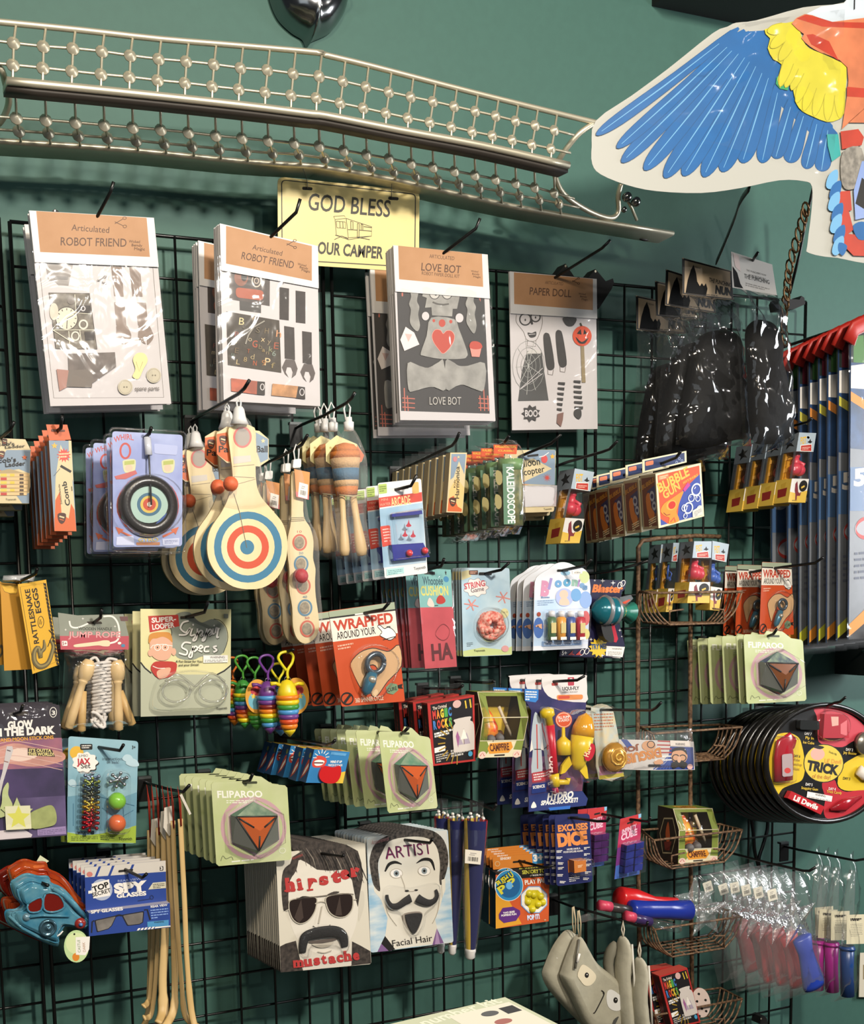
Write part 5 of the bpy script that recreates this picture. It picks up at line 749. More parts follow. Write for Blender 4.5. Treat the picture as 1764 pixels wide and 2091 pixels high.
hook((1080, 570), 1.4, [(1250, 560, 5), (1380, 545, 7.3), (1425, 530, 8)], 'black hook carrying the slug key rings', Z, .03)
# ring pens on orange cards
OC = M('#bd4a22', .45)
def pencard(d, z, q, n, back, lab, group, pos=None):
    s = S(d, z, q[0]); s.sheet(rr(q, .03), OC, .0014, M('#7a3a20')); u = Q([s.p(*a) for a in q], s.b); u.h = 1e-4; u.poly([(0, 0.5), (100, 0), (100, 7), (0, 6.5)], M('#97a28a')); u.poly([(0, 6.5), (100, 7), (100, 8.6), (0, 8.2)], INK); u.poly([(0, 8.2), (100, 8.6), (100, 31), (0, 32)], M('#ddd5c8')); u.text('WRAPPED', (4, 21), (95, 20), 10, M('#b5402a'), .035); u.text('AROUND YOUR', (7, 30), (66, 29), 7.2, INK, .01); u.micro((84, 16+8), (96, 24), 3, 1, 2, INK)
    hp = smooth([(70, 22), (74, 21), (80, 25), (86, 24), (93, 27), (97, 33), (88, 37), (80, 35), (72, 31), (76, 28)], 3, True); u.poly(hp, WHITE); u.line(hp, .8, INK, True); u.poly([(38, 6.4), (62, 6.6), (62, 8), (38, 7.8)], WHITE); u.micro((6, 37), (30, 36), 3, 2, 1.6, M('#dca48a')); u.line([(96, 36), (96, 34), (76, 36)], .8, INK)
    sk_ = M('#c79f74', .5); a = smooth([(100, 43), (84, 48), (72, 46), (58, 43), (38, 46), (22, 56), (24, 66), (30, 78), (34, 82), (40, 72), (52, 60), (62, 64), (56, 78), (48, 88), (52, 93), (60, 90), (76, 78), (100, 64)], 3, True); u.poly(a, sk_); u.line(a, .9, INK, True); u.poly(smooth([(50, 88), (56, 85), (59, 88), (54, 92)], 3, True), M('#d8b890')); u.text("360 SPINNER CYCLE", (22, 97), (66, 96.5), 4.6, M('#e0c0a8'), .02); u.ring(10, 92, 9, 6, 1.6, INK); u.line([(5, 96), (16, 88)], 3, INK)
    u.poly([(72, 84), (80, 80), (90, 82), (91, 88), (82, 92), (73, 90)], M('#6f8a6a')); u.text('CURE', (74, 89), (89, 87.5), 3.6, INK, .02); u.poly([(91, 83), (99, 82), (97, 85), (99, 87), (91, 86)], INK)
    t = Thing('ring_pen_card', lab, 'novelty pen', s.p(*q[0]), group); t.part(s.b, 'card'); pn = MB(); MT = M('#5b6670', .25, .6); k = u.k; c = u.p(56, 58, .012); pn.tube([c+(u.P[1]-u.P[0]).normalized()*k*13*math.cos(a_)+V((0, 0, 1))*k*13*math.sin(a_) for a_ in [j*math.pi/9 for j in range(19)]], k*4, MT, 8); pn.tube([u.p(50, 67, .012), u.p(44, 76, .012), u.p(36, 86, .012), u.p(33, 89, .012)], [k*7, k*9, k*7, k*2], M('#3f7088', .25, .3), 10); pn.ball(u.p(45, 74, .018), k*6, M('#a8a498', .3, .5)); t.part(pn, 'ring_pen')
    b = MB(); u.dome([(x, y) for x, y in smooth([(20, 56), (36, 42), (60, 38), (84, 46), (94, 60), (76, 84), (54, 96), (30, 90)], 3, True)], .02, CLEAR, .82, b, .001); t.part(b, 'blister')
    if n > 1: stack(t, n, off(q[3], d, back, 1.6, z), lab, group, .008, pos)
    return t
Z = (580, 1180, 4.642); q = [(422, 314), (1045, 229), (1146, 1170), (545, 1222)]; d = dep(q[3], (60, 1215), 1.6, Z); pencard(d, Z, q, 5, (60, 1215), 'orange card with a ring pen beside the long catch games', 'ring pen cards', [0, .32, .55, .78, 1])
hook((760, 335), d, [(940, 300, d+1.5), (995, 235, d+2.2)], 'black hook through the ring pen cards', Z)
Z5 = (1400, 860, 4.357); q = [(680, 1252), (940, 1262), (962, 1900), (655, 1895)]; d = dep(q[3], (330, 1905), 1.6, Z5); pencard(d, Z5, q, 3, (330, 1905), 'orange card with a ring pen under the boxed fighters', 'ring pen cards under the fighters', [0, .66, 1])
hook((790, 1308), d, [(1150, 1262, d+4), (1222, 1212, d+5)], 'black hook through the right ring pen cards', Z5)
# whoopee cushions
Z = (580, 1180, 4.642); d = dep((1262, 100), (905, 130), 1.6, Z); q = [(1258, -95), (1580, -78), (1638, 842), (1336, 862)]; s = S(d, Z, q[0]); s.sheet(q, M('#cc5a62', .35, 0, .25, 12), .003, M('#7a2a2c')); u = Q([s.p(*a) for a in q], s.b); u.h = 1e-4; u.poly([(0, 0), (100, 0), (99, 38), (0, 39)], M('#7fb5b2', .45)); u.text('Whoopee', (14, 16.5), (74, 15.5), 8, M('#3a5a66'), .02); u.text('CUSHION', (6, 27), (88, 26), 9, M('#d5cf72'), .03); u.poly(rr([(20, 3), (52, 3), (52, 6), (20, 6)], .3), INK); u.ell(84, 10, 8, 3, M('#3f86b0')); star(u, 84, 3.5, 3, INK); u.poly(smooth([(50, 32), (58, 27), (70, 27), (78, 32), (68, 35), (54, 35)], 3, True), RED); u.poly(smooth([(22, 35), (30, 29), (40, 33), (42, 38), (28, 38)], 3, True), M('#e3cfc4')); u.micro((44, 37), (66, 36.5), 2, 1, .8, INK)
u.text('HA', (24, 92), (90, 91), 16, M('#5a2428'), .03); u.line(smooth([(40, 66), (54, 58), (70, 56), (84, 62), (76, 70), (58, 72)], 4, True), .8, M('#7a2a30'), True)
t = Thing('whoopee_cushion', 'x', 'joke toy', s.p(1380, -60)); t.part(s.b, 'package'); b = s.bag([(1255, -100), (1584, -85), (1648, 880), (1326, 905)], SHINE, .003, .003, 8, 16, 6, MB(), .0015); t.part(b, 'clear_bag'); stack(t, 8, off((1262, 100), d, (905, 130), 1.6, Z), 'bagged red whoopee cushion with a teal header', 'bagged whoopee cushions', .02, [0, .3, .4, .5, .6, .72, .86, 1])
hook((1360, -78), d, [(1490, -110, d+1.2), (1516, -180, d+1.8)], 'black hook through the whoopee cushions', Z)
# string games and balloon paste
Z = (880, 1120, 4.01); q = [(245, 158), (642, 160), (664, 872), (262, 887)]; d = dep((262, 887), (190, 880), 1.8, Z); s = S(d, Z, q[0]); SB = M('#a5c3d4', .45, 0, .15, 12, hx2='#c9dbe2'); s.sheet(rr(q, .05), SB, .0012, M('#5a5f55')); s.poly([(262, 840), (420, 810), (600, 830), (662, 800), (662, 868), (264, 885)], M('#c3cf8e')); s.poly([(248, 190), (310, 175), (330, 230), (250, 260)], M('#d8cfa0'))
cl = [(368+95*math.cos(a)*(1+.1*math.cos(9*a)), 320+72*math.sin(a)*(1+.1*math.cos(9*a))) for a in [j*math.pi/32 for j in range(64)]]; s.poly(cl, M('#e5ddd8')); s.line(cl, 4, M('#8a8f96'), True); s.text('STRING', (275, 335), (445, 305), 46, M('#c0525c'), .03); s.text('Game', (328, 362), (435, 345), 36, M('#5a4a50'), .01); s.poly(rr([(310, 180), (384, 178), (384, 215), (312, 215)], .2), M('#5a3a30')); s.micro((318, 192), (376, 190), 12, 2, 7, M('#d8a890'))
for x, y in ((590, 400), (330, 460)):
    for k in range(6): s.line([(x, y), (x+60*math.cos(k+.3), y+50*math.sin(k+.3))], 9, M('#d88a80'))
s.ell(600, 530, 34, 40, M('#d6cf9c')); s.text('1 or 2', (575, 530), (625, 526), 14, INK); s.text('Toysmith', (350, 845), (440, 842), 16, INK); s.ell(605, 820, 30, 26, M('#d8a0a0')); s.poly(rr([(390, 195), (495, 195), (495, 218), (390, 218)], .3), INK); s.micro((290, 775), (340, 770), 12, 3, 4, M('#5a6a70'))
t = Thing('string_game', 'x', 'string game', s.p(440, 205)); t.part(s.b, 'card'); b = MB()
for j in range(3): b.tube([s.p(480+(92-22*j)*math.cos(a), 630+(100-24*j)*math.sin(a), .008+.003*j+.004*math.sin(5*a+j)) for a in [i*math.pi/12 for i in range(25)]], s.k*20, (M('#cc4c3c', .6, 0, .4, 160, hx2='#e8b8a8')), 8)
t.part(b, 'string_coil'); b = MB(); s.dome(ell(475, 625, 130, 150, 10), .024, CLEAR, .8, b, .001); t.part(b, 'blister'); stack(t, 4, off((262, 887), d, (190, 880), 1.8, Z), 'carded string game with a red coil', 'carded string games', .006)
hook((440, 207), d, [(575, 175, d+1.5), (638, 118, d+2.2)], 'black hook through the string games', Z)
q = smooth([(846, 330), (856, 250), (900, 205), (960, 170), (1010, 130), (1070, 112), (1130, 120), (1190, 148), (1250, 165), (1290, 215), (1306, 320)], 3)+[(1284, 816), (836, 838)]; d = dep((836, 838), (640, 840), 1.8, Z); s = S(d, Z, (1060, 180)); BW = M('#d8dbe2', .4); s.sheet(q, BW, .0014, M('#b8a890')); s.poly([(848, 420), (1300, 400), (1286, 780), (838, 800)], M('#b4cbe4', .4, 0, .2, 10, hx2='#d9dce8')); s.ell(1255, 235, 42, 50, M('#c5d19a')); s.ell(1100, 200, 40, 22, M('#8fb8d0')); s.ell(1265, 570, 34, 60, M('#cc5a5a')); s.ell(880, 650, 42, 85, M('#4a6db0')); s.ell(1270, 700, 28, 44, M('#d8d080')); s.ell(1265, 420, 50, 70, M('#8aa8d8'))
for i, (ch, x, y, hh, c) in enumerate((('B', 895, 380, 110, 'c88aa8'), ('l', 955, 325, 80, '9a8ac0'), ('o', 1010, 310, 70, '6a9cc8'), ('o', 1080, 302, 74, '5a9ac0'), ('n', 1150, 300, 62, '8ab0a0'), ('i', 1196, 305, 56, 'b08ac0'), ('e', 1214, 318, 50, '7aa0c8'), ('s', 1240, 335, 46, '6a90b8'))):
    s.text(ch, (x, y), (x+hh*(.62 if ch == 'B' else .26 if ch in 'il' else .84), y+hh*.06), hh, M('#'+c), .07)
s.poly(rr([(1155, 180), (1238, 178), (1236, 205), (1156, 208)], .1), WHITE); s.code([(1155, 180), (1238, 178), (1236, 206), (1156, 208)], WHITE); s.ell(1090, 400, 72, 75, M('#a9b4dc')); s.ell(1085, 375, 36, 36, M('#dcbca8')); s.poly(smooth([(1050, 460), (1060, 410), (1110, 405), (1130, 460)], 3, True), M('#dcbca8')); s.ell(1185, 380, 42, 52, M('#6fa0d0')); s.micro((870, 430), (1000, 425), 16, 3, 5, M('#7a90b0')); s.text('Bloonies', (900, 408), (970, 405), 16, M('#6a8ab8'), .02)
for k in range(3): s.line([(855+k*12, 640), (870, 630), (905, 622+k*16)], 12, SK)
s.poly([(905, 760), (1230, 748), (1228, 790), (905, 802)], M('#7f9cc4')); s.micro((920, 780), (1210, 770), 10, 2, 4, M('#dfe4ee')); s.poly(rr([(1030, 172), (1120, 170), (1120, 188), (1030, 190)], .3), INK); s.ell(880, 538, 16, 18, M('#a04a3a'))
t = Thing('balloon_paste_set', 'x', 'balloon toy', s.p(1075, 180)); t.part(s.b, 'card')
for x, c in ((955, M('#4a6a48', .3)), (1035, M('#d9953a', .3)), (1112, M('#38508e', .3)), (1192, M('#b22c38', .3))):
    b = MB(); k = s.k; p0 = s.p(x, 750, .012); up = s.p(x+6, 510, .012)-p0; L_ = up.length; b.lathe(p0, up, [(20*k, 0), (34*k, .02*L_), (34*k, .75*L_), (20*k, .8*L_)], c, 14); b.lathe(p0, up, [(24*k, .8*L_), (22*k, .99*L_), (0, L_)], M('#d8d8dc', .3), 12)
    p1 = p0+s.n*34*k*1.02; b.box(p1+V((-20*k, 0, 50*k)), V((40*k, 0, 0)), V((0, -.0004, 0)), V((0, 0, 70*k)), M('#c9b87a')); b.box(p1+V((-24*k, 0, 4*k)), V((48*k, 0, 0)), V((0, -.0004, 0)), V((0, 0, 20*k)), WHITE); t.part(b, 'paste_tube')
b = MB(); s.dome(rr([(912, 500), (1250, 485), (1240, 765), (908, 775)], .08), .03, CLEAR, .95, b, .001); t.part(b, 'blister'); stack(t, 4, off((836, 838), d, (640, 840), 1.8, Z), 'balloon paste set of four coloured tubes', 'balloon paste sets', .006, [0, .46, .7, 1])
hook((1075, 180), d, [(1230, 148, d+2), (1270, 138, d+2.6), (1312, 88, d+3.2)], 'black hook through the balloon paste sets', Z)
# toy blasters
d = 3.2; s = S(d, Z, (1450, 300)); NV = M('#1c1a3c', .4); s.sheet([(1150, 246), (1602, 262), (1588, 330), (1560, 360), (1540, 600), (1586, 790), (1572, 892), (1050, 882), (1060, 830), (1200, 600)], NV, .0012); s.text('Blaster', (1318, 355), (1565, 360), 58, M('#dd7430'), .05, .2)
for x, y, r in ((1405, 265, 20), (1490, 282, 22), (1545, 670, 14), (1310, 745, 16), (1400, 875, 22), (1340, 262, 10), (1520, 860, 10), (1560, 720, 8), (1330, 830, 10)): star(s, x, y, r, WHITE, 4, .25)
for x, y in ((1545, 300), (1570, 285), (1235, 850), (1275, 840)): s.ring(x, y, 16, 26, 5, WHITE, 25)
s.poly([(1430, 620), (1495, 605), (1530, 740), (1515, 770), (1430, 750)], M('#c22c40', .35)); star(s, 1462, 710, 16, M('#e8c0b0'), 5); star(s, 1470, 640, 12, M('#e8a0a0'), 5); star(s, 1370, 812, 82, M('#dcb92c'), 13, .72); s.text('TRY ME!', (1310, 825), (1432, 820), 40, M('#1e4a7a'), .05); s.poly([(1434, 798), (1585, 806), (1565, 890), (1428, 878)], WHITE); s.text('WARNING', (1480, 828), (1560, 830), 14, INK, .01); s.micro((1445, 845), (1560, 850), 10, 4, 4, M('#7a7570')); s.text('5+', (1068, 872), (1110, 872), 34, WHITE, .03)
for x in (1120, 1180): s.poly([(x, 872), (x+40, 835), (x+35, 858), (x+55, 872)], RED)
t = Thing('toy_blaster', 'x', 'toy', s.p(1450, 260)); t.part(s.b, 'card'); b = MB(); k = s.k; TE = M('#1f6a78', .2, .2); p0 = s.p(1285, 505, .026); ax = s.p(1560, 520, .026)-p0; b.lathe(p0, ax, [(0, -.01), (55*k, 0), (90*k, 40*k), (98*k, 100*k), (88*k, 165*k), (70*k, 185*k)], TE, 20); b.lathe(p0, ax, [(70*k, 180*k), (62*k, 182*k), (34*k, 240*k), (70*k, 300*k), (40*k, 290*k), (0, 250*k)], M('#2f7a68', .3), 12); b.lathe(p0, ax, [(98*k, 60*k), (106*k, 75*k), (100*k, 90*k)], M('#9a9ea2', .3, .5), 20); b.lathe(p0, ax, [(94*k, 140*k), (98*k, 150*k), (92*k, 165*k)], M('#9a9ea2', .3, .5), 20); b.lathe(p0, ax, [(40*k, 215*k), (44*k, 220*k), (40*k, 226*k)], YEL, 14); bl = t.part(b, 'barrel')
b = MB(); s.b = b; s.h = .02; s.sheet(smooth([(1330, 590), (1400, 590), (1410, 640), (1430, 760), (1360, 740), (1330, 660)], 3, True), INK, .02, None, .03); t.part(b, 'grip'); b = MB(); s.sheet; s.b = b; s.h = 0; s.sheet([(1500, 400), (1590, 380), (1610, 410), (1565, 450), (1590, 530), (1560, 580), (1500, 560)], M('#8a9094', .3, .6), .003, None, .02); s.poly([(1510, 445), (1580, 415), (1585, 425), (1545, 455)], M('#cc4a2c')); s.poly([(1440, 480), (1580, 525), (1450, 560)], M('#2f6a50')); s.line([(1450, 555), (1575, 535)], 6, YEL); t.part(b, 'fin')
stack(t, 2, off((1600, 262), d, (1575, 285), 1.2, Z), 'ray gun toy on a starry navy card', 'ray gun toys on cards', .02)
hook((1320, 205), 1, [(1500, 180, 5), (1690, 130, 8.6), (1775, 100, 9.4)], 'long bare black hook above the ray gun toys', Z)
# ================================================================ rusty wire rack
d_f = 6; t = Thing('wire_rack', 'rusty wire rack of five open baskets on two posts', 'wire rack', un(1356, 1100, 2.4))
for x, e in ((1303, 0), (1410, 1)):
    b = MB(); top_ = [(1470, 1096), (1420, 1094), (1340, 1100), (1312, 1104), (1303, 1118)] if not e else [(1410, 1100)]
    b.tube([un(px, py, 2.4) for px, py in top_+[(x, 1200), (x-1, 1450), (x, 1750), (x+4, 2120)]], .2*IN, RUST, 10); t.part(b, 'post')
rim = [un(1309, 1695, 2.3), un(1335, 1716, d_f), un(1515, 1695, d_f), un(1470, 1683, 2.3)]; flo = [un(1318, 1754, 2.3), un(1371, 1774, d_f), un(1478, 1760, d_f), un(1444, 1741, 2.3)]
for j, y in enumerate((1208, 1485, 1695, 1871, 2040)):
    o_ = un(1515, y, d_f)-rim[2]; b = MB(); R4 = [p+o_ for p in rim]; F4 = [p+o_ for p in flo]; wr = .085*IN
    b.tube([R4[0], R4[1], R4[2], R4[3], R4[0]], .11*IN, RUST, 6); b.tube([F4[0], F4[1], F4[2], F4[3], F4[0]], wr, RUST, 6)
    for k in range(6):
        f = k/5; a, c = R4[0].lerp(R4[1], f), F4[0].lerp(F4[1], f); m_ = a.lerp(c, .6)+(a-R4[3].lerp(R4[2], f)).normalized()*.012; e_, g = R4[3].lerp(R4[2], f), F4[3].lerp(F4[2], f); m2 = e_.lerp(g, .6)+(e_-a).normalized()*.012
        b.tube([V(p) for p in smooth([tuple(a), tuple(m_), tuple(c)], 4)]+[V(p) for p in smooth([tuple(g), tuple(m2), tuple(e_)], 4)], wr, RUST, 6)
    for k in (1, 2, 3): b.tube([F4[0].lerp(F4[3], k/4), F4[1].lerp(F4[2], k/4)], wr, RUST, 6)
    u_ = V((0, 0, .03)); b.tube([F4[1], F4[1]+u_, F4[1].lerp(F4[2], .25)+u_*1.1], wr, RUST, 6); b.tube([F4[2], F4[2]+u_, F4[2].lerp(F4[1], .2)+u_*1.1], wr, RUST, 6); t.part(b, 'basket')
    if j == 0: bas1 = o_
fb = 5.6; fist(fb, Z4, [(1585, 1030), (1735, 1030), (1715, 1560), (1525, 1560)], 1.9, HR, 'boxing_figure_box', 'window box of a red boxing figure in the top wire basket', 'boxing figure boxes in the top basket'); Zb = (1180, 1060, 4.642)
fist(5.2, Zb, [(1275, 205), (1432, 238), (1338, 868), (1250, 860)], 1.9, HB, 'boxing_figure_box', 'window box of a blue boxing figure in the top wire basket', 'boxing figure boxes in the top basket'); tt = fist(3.8, Zb, [(905, 225), (960, 225), (890, 880), (832, 880)], 1.6, HB, 'boxing_figure_box', 'x', 'boxing figure boxes in the top basket'); tt.e['label'] = 'shaded boxing figure box in the middle of the top wire basket'; dup(tt.e, off((905, 225), 3.8, (790, 240), 2.4, Zb), -.02, 'rearmost shaded boxing figure box at the left of the top basket')
# ================================================================ fourth row
Z = (0, 1400, 4.41); q = [(-130, 200), (536, 172), (603, 1350), (-70, 1400)]; d = dep((536, 172), (440, 142), 1.8, Z); s = S(d, Z, (200, 200)); s.sheet(rr(q, .03), M('#2c2530', .4), .001); gl = lambda x, y: (x, y)
s.poly([(-120, 480), (556, 470), (575, 800), (-105, 850)], M('#a86a78', .4, 0, .5, 14, hx2='#6a4a72')); s.poly(smooth([(-100, 600), (120, 520), (330, 560), (560, 600), (562, 680), (300, 730), (60, 700), (-100, 720)], 4, True), M('#d39a8c', .4, 0, .3, 20)); s.poly(smooth([(60, 600), (190, 560), (310, 590), (330, 640), (200, 680), (80, 660)], 4, True), M('#e8cdbd', .4)); s.poly([(-105, 760), (570, 735), (590, 1000), (-90, 1080)], M('#4a3a66', .4, 0, .4, 12, hx2='#2c2644')); s.poly([(-90, 1030), (588, 990), (600, 1345), (-72, 1393)], M('#33294a', .4, 0, .4, 9, hx2='#6a5a86'))
for y0 in (520, 580, 650, 700): s.line(smooth([(-90, y0+30), (100, y0-20), (300, y0+5), (560, y0+60)], 5), 5, M('#dcb4a8'))
s.poly([(60, 545), (110, 545), (118, 580), (30, 860), (-20, 1080), (-60, 1080), (20, 780)], M('#c8c2c2')); s.line([(62, 580), (95, 590)], 10, M('#5a4a50')); s.line([(35, 680), (75, 690)], 8, M('#8a5a50')); s.text('GLOW', (70, 390), (300, 372), 62, WHITE, .06); s.text('IN THE DARK', (-75, 458), (500, 430), 64, WHITE, .06); s.text('STAR AND MOON STICK ONS', (-110, 512), (482, 478), 30, M('#dfa23c'), .03); s.poly([(250, 560), (465, 575), (495, 640), (250, 625)], M('#3a2a20')); s.text("IT'S OUTTA", (262, 595), (460, 597), 26, M('#e5d58a'), .03); s.text('THIS WORLD!', (252, 628), (482, 632), 28, M('#e5d58a'), .03)
s.ring(478, 240, 30, 44, 6, WHITE); s.text('3', (464, 262), (496, 262), 36, WHITE, .03); s.poly(smooth([(90, 265), (110, 240), (160, 235), (240, 235), (240, 262), (110, 275)], 3, True), BK); s.poly([(335, 1290), (590, 1265), (595, 1335), (338, 1350)], M('#9c86b4')); s.micro((345, 1310), (580, 1290), 14, 3, 5, M('#6a5a80')); s.poly([(-70, 1310), (210, 1290), (290, 1340), (280, 1365), (-70, 1392)], M('#d8cdd0')); GLW = M('#b9c28a', .35)
t = Thing('glow_sticker_pack', 'x', 'sticker pack', s.p(170, 250)); t.part(s.b, 'card'); b = MB(); s.b = b; s.h = .006; s.sheet(smooth([(-30, 1180), (10, 1060), (20, 940), (62, 870), (75, 900), (70, 980), (110, 1080), (60, 1160)], 4, True), GLW, .003, None, .006); s.sheet(smooth([(260, 1160), (360, 1100), (460, 1075), (500, 1140), (500, 1230), (440, 1265), (280, 1280)], 4, True), M('#a8b070', .35, 0, .2, 60), .003, None, .005); s.sheet([(145+(150 if i % 2 == 0 else 68)*math.cos(math.radians(i*36-90)), 1150+(150 if i % 2 == 0 else 68)*math.sin(math.radians(i*36-90))) for i in range(10)], GLW, .003, None, .009); t.part(b, 'glow_stickers')
s.b = MB(); s.h = .01; s.sheet([(36, 1080), (262, 1072), (275, 1280), (48, 1292)], M('#dcd9b4', .5), .001, None, .01); star(s, 158, 1180, 110, M('#d5d35a')); t.part(s.b, 'sample_card'); b = s.bag(q, CLEAR, .012, .002, 8, 10, 4, MB(), .0012); t.part(b, 'clear_cover')
stack(t, 4, off((536, 172), d, (440, 142), 1.8, Z), 'glow in the dark star sticker pack', 'glow sticker packs', .006); hook((110, 262), d, [(185, 240, d+.8), (205, 180, d+1.3)], 'black hook through the glow sticker packs', Z)
q = [(615, 455), (1245, 500), (1222, 1422), (604, 1415)]; d = 5; s = S(d, Z, q[0]); s.sheet(rr(q, .05), M('#7fa9b8', .45, 0, .15, 14, hx2='#98bcc8'), .0012, M('#4a6a4a')); s.poly([(606, 1320), (760, 1350), (930, 1330), (1060, 1290), (1150, 1290), (1226, 1250), (1222, 1418), (606, 1412)], M('#9fb83e')); s.poly([(606, 1000), (900, 960), (1000, 1040), (1232, 960), (1226, 1260), (1060, 1300), (606, 1320)], M('#6a98ac')); s.ell(690, 605, 62, 60, M('#dfb03c')); cl = [(765+110*math.cos(a)*(1+.09*math.cos(9*a)), 690+88*math.sin(a)*(1+.09*math.cos(9*a))) for a in [j*math.pi/32 for j in range(64)]]; s.poly([(x+8, y+10) for x, y in cl], INK); s.poly(cl, WHITE); s.text('JUMBO', (705, 645), (792, 640), 22, INK); s.text('JAX', (692, 712), (815, 705), 52, M('#b52c38'), .04); s.text('Set', (728, 745), (815, 742), 44, INK, .01); s.poly(rr([(720, 525), (832, 525), (832, 575), (724, 580)], .2), INK); s.micro((735, 542), (820, 540), 18, 2, 9, WHITE); s.text('instructions', (920, 672), (1115, 672), 28, M('#4a5a66')); s.text('on back!', (962, 702), (1070, 702), 26, M('#4a5a66')); s.text('3+', (1188, 570), (1220, 570), 30, INK, .02); s.text('WARNING', (695, 1335), (845, 1335), 20, INK, .02); s.micro((640, 1362), (880, 1362), 14, 3, 5, M('#5a6a28')); s.micro((905, 1352), (1030, 1356), 16, 3, 6, M('#3a4a28')); s.text('Toysmith', (1068, 1392), (1188, 1392), 28, INK)
for x, y, k in ((1150, 640, 1), (1190, 680, 1.2), (650, 860, .8)): s.poly(smooth([(x-50*k, y+20), (x-20*k, y-20*k), (x+30*k, y-10*k), (x+50*k, y+40), (x, y+50)], 3, True), M('#b4cdd6'))
for L in ([(640, 900), (900, 880)], [(900, 1000), (1210, 1080)], [(660, 1060), (660, 1260)], [(1100, 1000), (1120, 1240)], [(920, 1100), (1060, 1200), (1200, 1120)]): s.line(L, 5, M('#4a7a94'))
t = Thing('jacks_set', 'x', 'jacks set', s.p(970, 560)); t.part(s.b, 'card')
def jack(s, x, y, r, m, mb, h, rot=0, e=1):
    for k in range(3):
        a = math.radians(rot+60*k+30); dx, dy = r*math.cos(a), r*math.sin(a)*e; s.tube([(x-dx, y-dy, h-.003*(k-1)), (x+dx, y+dy, h+.003*(k-1))], r*.16, m, mb, 6); mb.ball(s.p(x-dx, y-dy, h-.003*(k-1)), s.k*r*.25, m, 8); mb.ball(s.p(x+dx, y+dy, h+.003*(k-1)), s.k*r*.25, m, 8)
for k in range(10): b = MB(); jack(s, 812-k*2, 830+k*46, 74, M(('#8a9ab4', '#8f9a4a', '#3a4a5a', '#4a4f3a', '#5a5a50', '#c2a43c', '#b28a2c', '#8a2a2a', '#a02a30', '#a8202c')[k], .2, .85), b, .01+.001*k, 8, .62); t.part(b, 'jack')
b = MB(); jack(s, 1052, 840, 78, M('#b4b8bc', .18, .95), b, .012, 15, .8); t.part(b, 'jack')
for y, c in ((1030, '#7fbf3a'), (1228, '#d8683a')): b = MB(); b.ball(s.p(1036, y, .015), s.k*82, M(c, .25), 20); t.part(b, 'ball')
b = MB(); s.dome(rr([(700, 770), (900, 770), (890, 1300), (690, 1300)], .2), .02, CLEAR, .9, b, .001); s.dome(rr([(930, 750), (1150, 750), (1150, 1330), (920, 1330)], .3), .03, CLEAR, .9, b, .001); t.part(b, 'blister'); stack(t, 2, off(q[3], d, (545, 1408), 3, Z), 'carded set of metal jacks with a green and an orange ball', 'carded jacks sets'); hook((890, 555), d, [(1080, 585, d+1.6), (1112, 532, d+2.2)], 'black hook through the jacks sets', Z, .05)
# back scratchers
hook((303, 1600), 1.5, [(345, 1612, 6), (374, 1617, 8.6), (387, 1603, 9.2)], 'black hook carrying the wooden back scratchers', tilt=.02); BW_ = M('#d6b77f', .5, 0, .15, 20, 0, (1, 1, .1), '#c29f62')
for i, (d, w_, L) in enumerate(((8.4, 5.5, [(368, 1672), (372, 1750), (377, 1850), (381, 1950), (387, 2060), (394, 2110)]), (7.4, 5, [(353, 1676), (358, 1800), (363, 1900), (370, 2000), (375, 2070), (392, 2084)]), (6.6, 7, [(345, 1685), (350, 1800), (355, 1920), (357, 2010), (350, 2062), (322, 2090)]), (5.9, 9, [(336, 1680), (338, 1800), (336, 1920), (332, 2000), (330, 2060), (315, 2078)]), (5, 5, [(323, 1690), (323, 1850), (319, 1980), (311, 2062), (300, 2074), (284, 2066)]), (4.2, 5, [(313, 1690), (313, 1850), (310, 1960), (306, 2030), (298, 2045), (283, 2043)]), (3.4, 5, [(305, 1695), (306, 1850), (306, 1960), (303, 2050), (296, 2076), (284, 2082)]))):
    s = S(d, at=L[0]); t = Thing('back_scratcher', ('front' if i == 0 else 'rearmost' if i == 6 else ORD[i]+' from the front')+' wooden back scratcher with curled tip', 'back scratcher', s.p(L[0][0]-4, 1608+i*-.5), 'wooden back scratchers'); b = MB(); n = len(L); P = smooth([(x, y, .0 if j < n-2 else .018*(j-n+3)*(.6 if j == n-2 else 1)) for j, (x, y) in enumerate(L)], 5); s.tube(P, [w_*(1 if k < len(P)-8 else 1.25) for k in range(len(P))], BW_, b, 8, .45); t.part(b, 'stick')
    b = MB(); x0 = L[0][0]; b.tube([s.p(x0, L[0][1]+14, .004), s.p(x0-3, 1640, .004), s.p(x0-6+(i % 3), 1606-i*.6, .002), s.p(x0-1, 1640, .006), s.p(x0+1, L[0][1]+14, .005)], .0009, M('#b0301c', .6), 5); t.part(b, 'red_string')
    if i in (0, 2, 3, 5): s.b = MB(); s.h = .008; x, y = x0-16+i*2, 1632+i*8; s.sheet([(x, y), (x+16, y-4), (x+22, y+44), (x+10, y+58), (x-2, y+40)] if i else [(364, 1622), (369, 1620), (388, 1660), (384, 1663)], M('#cfc8bb', .5), .0005, None, .008); t.part(s.b, 'paper_tag')
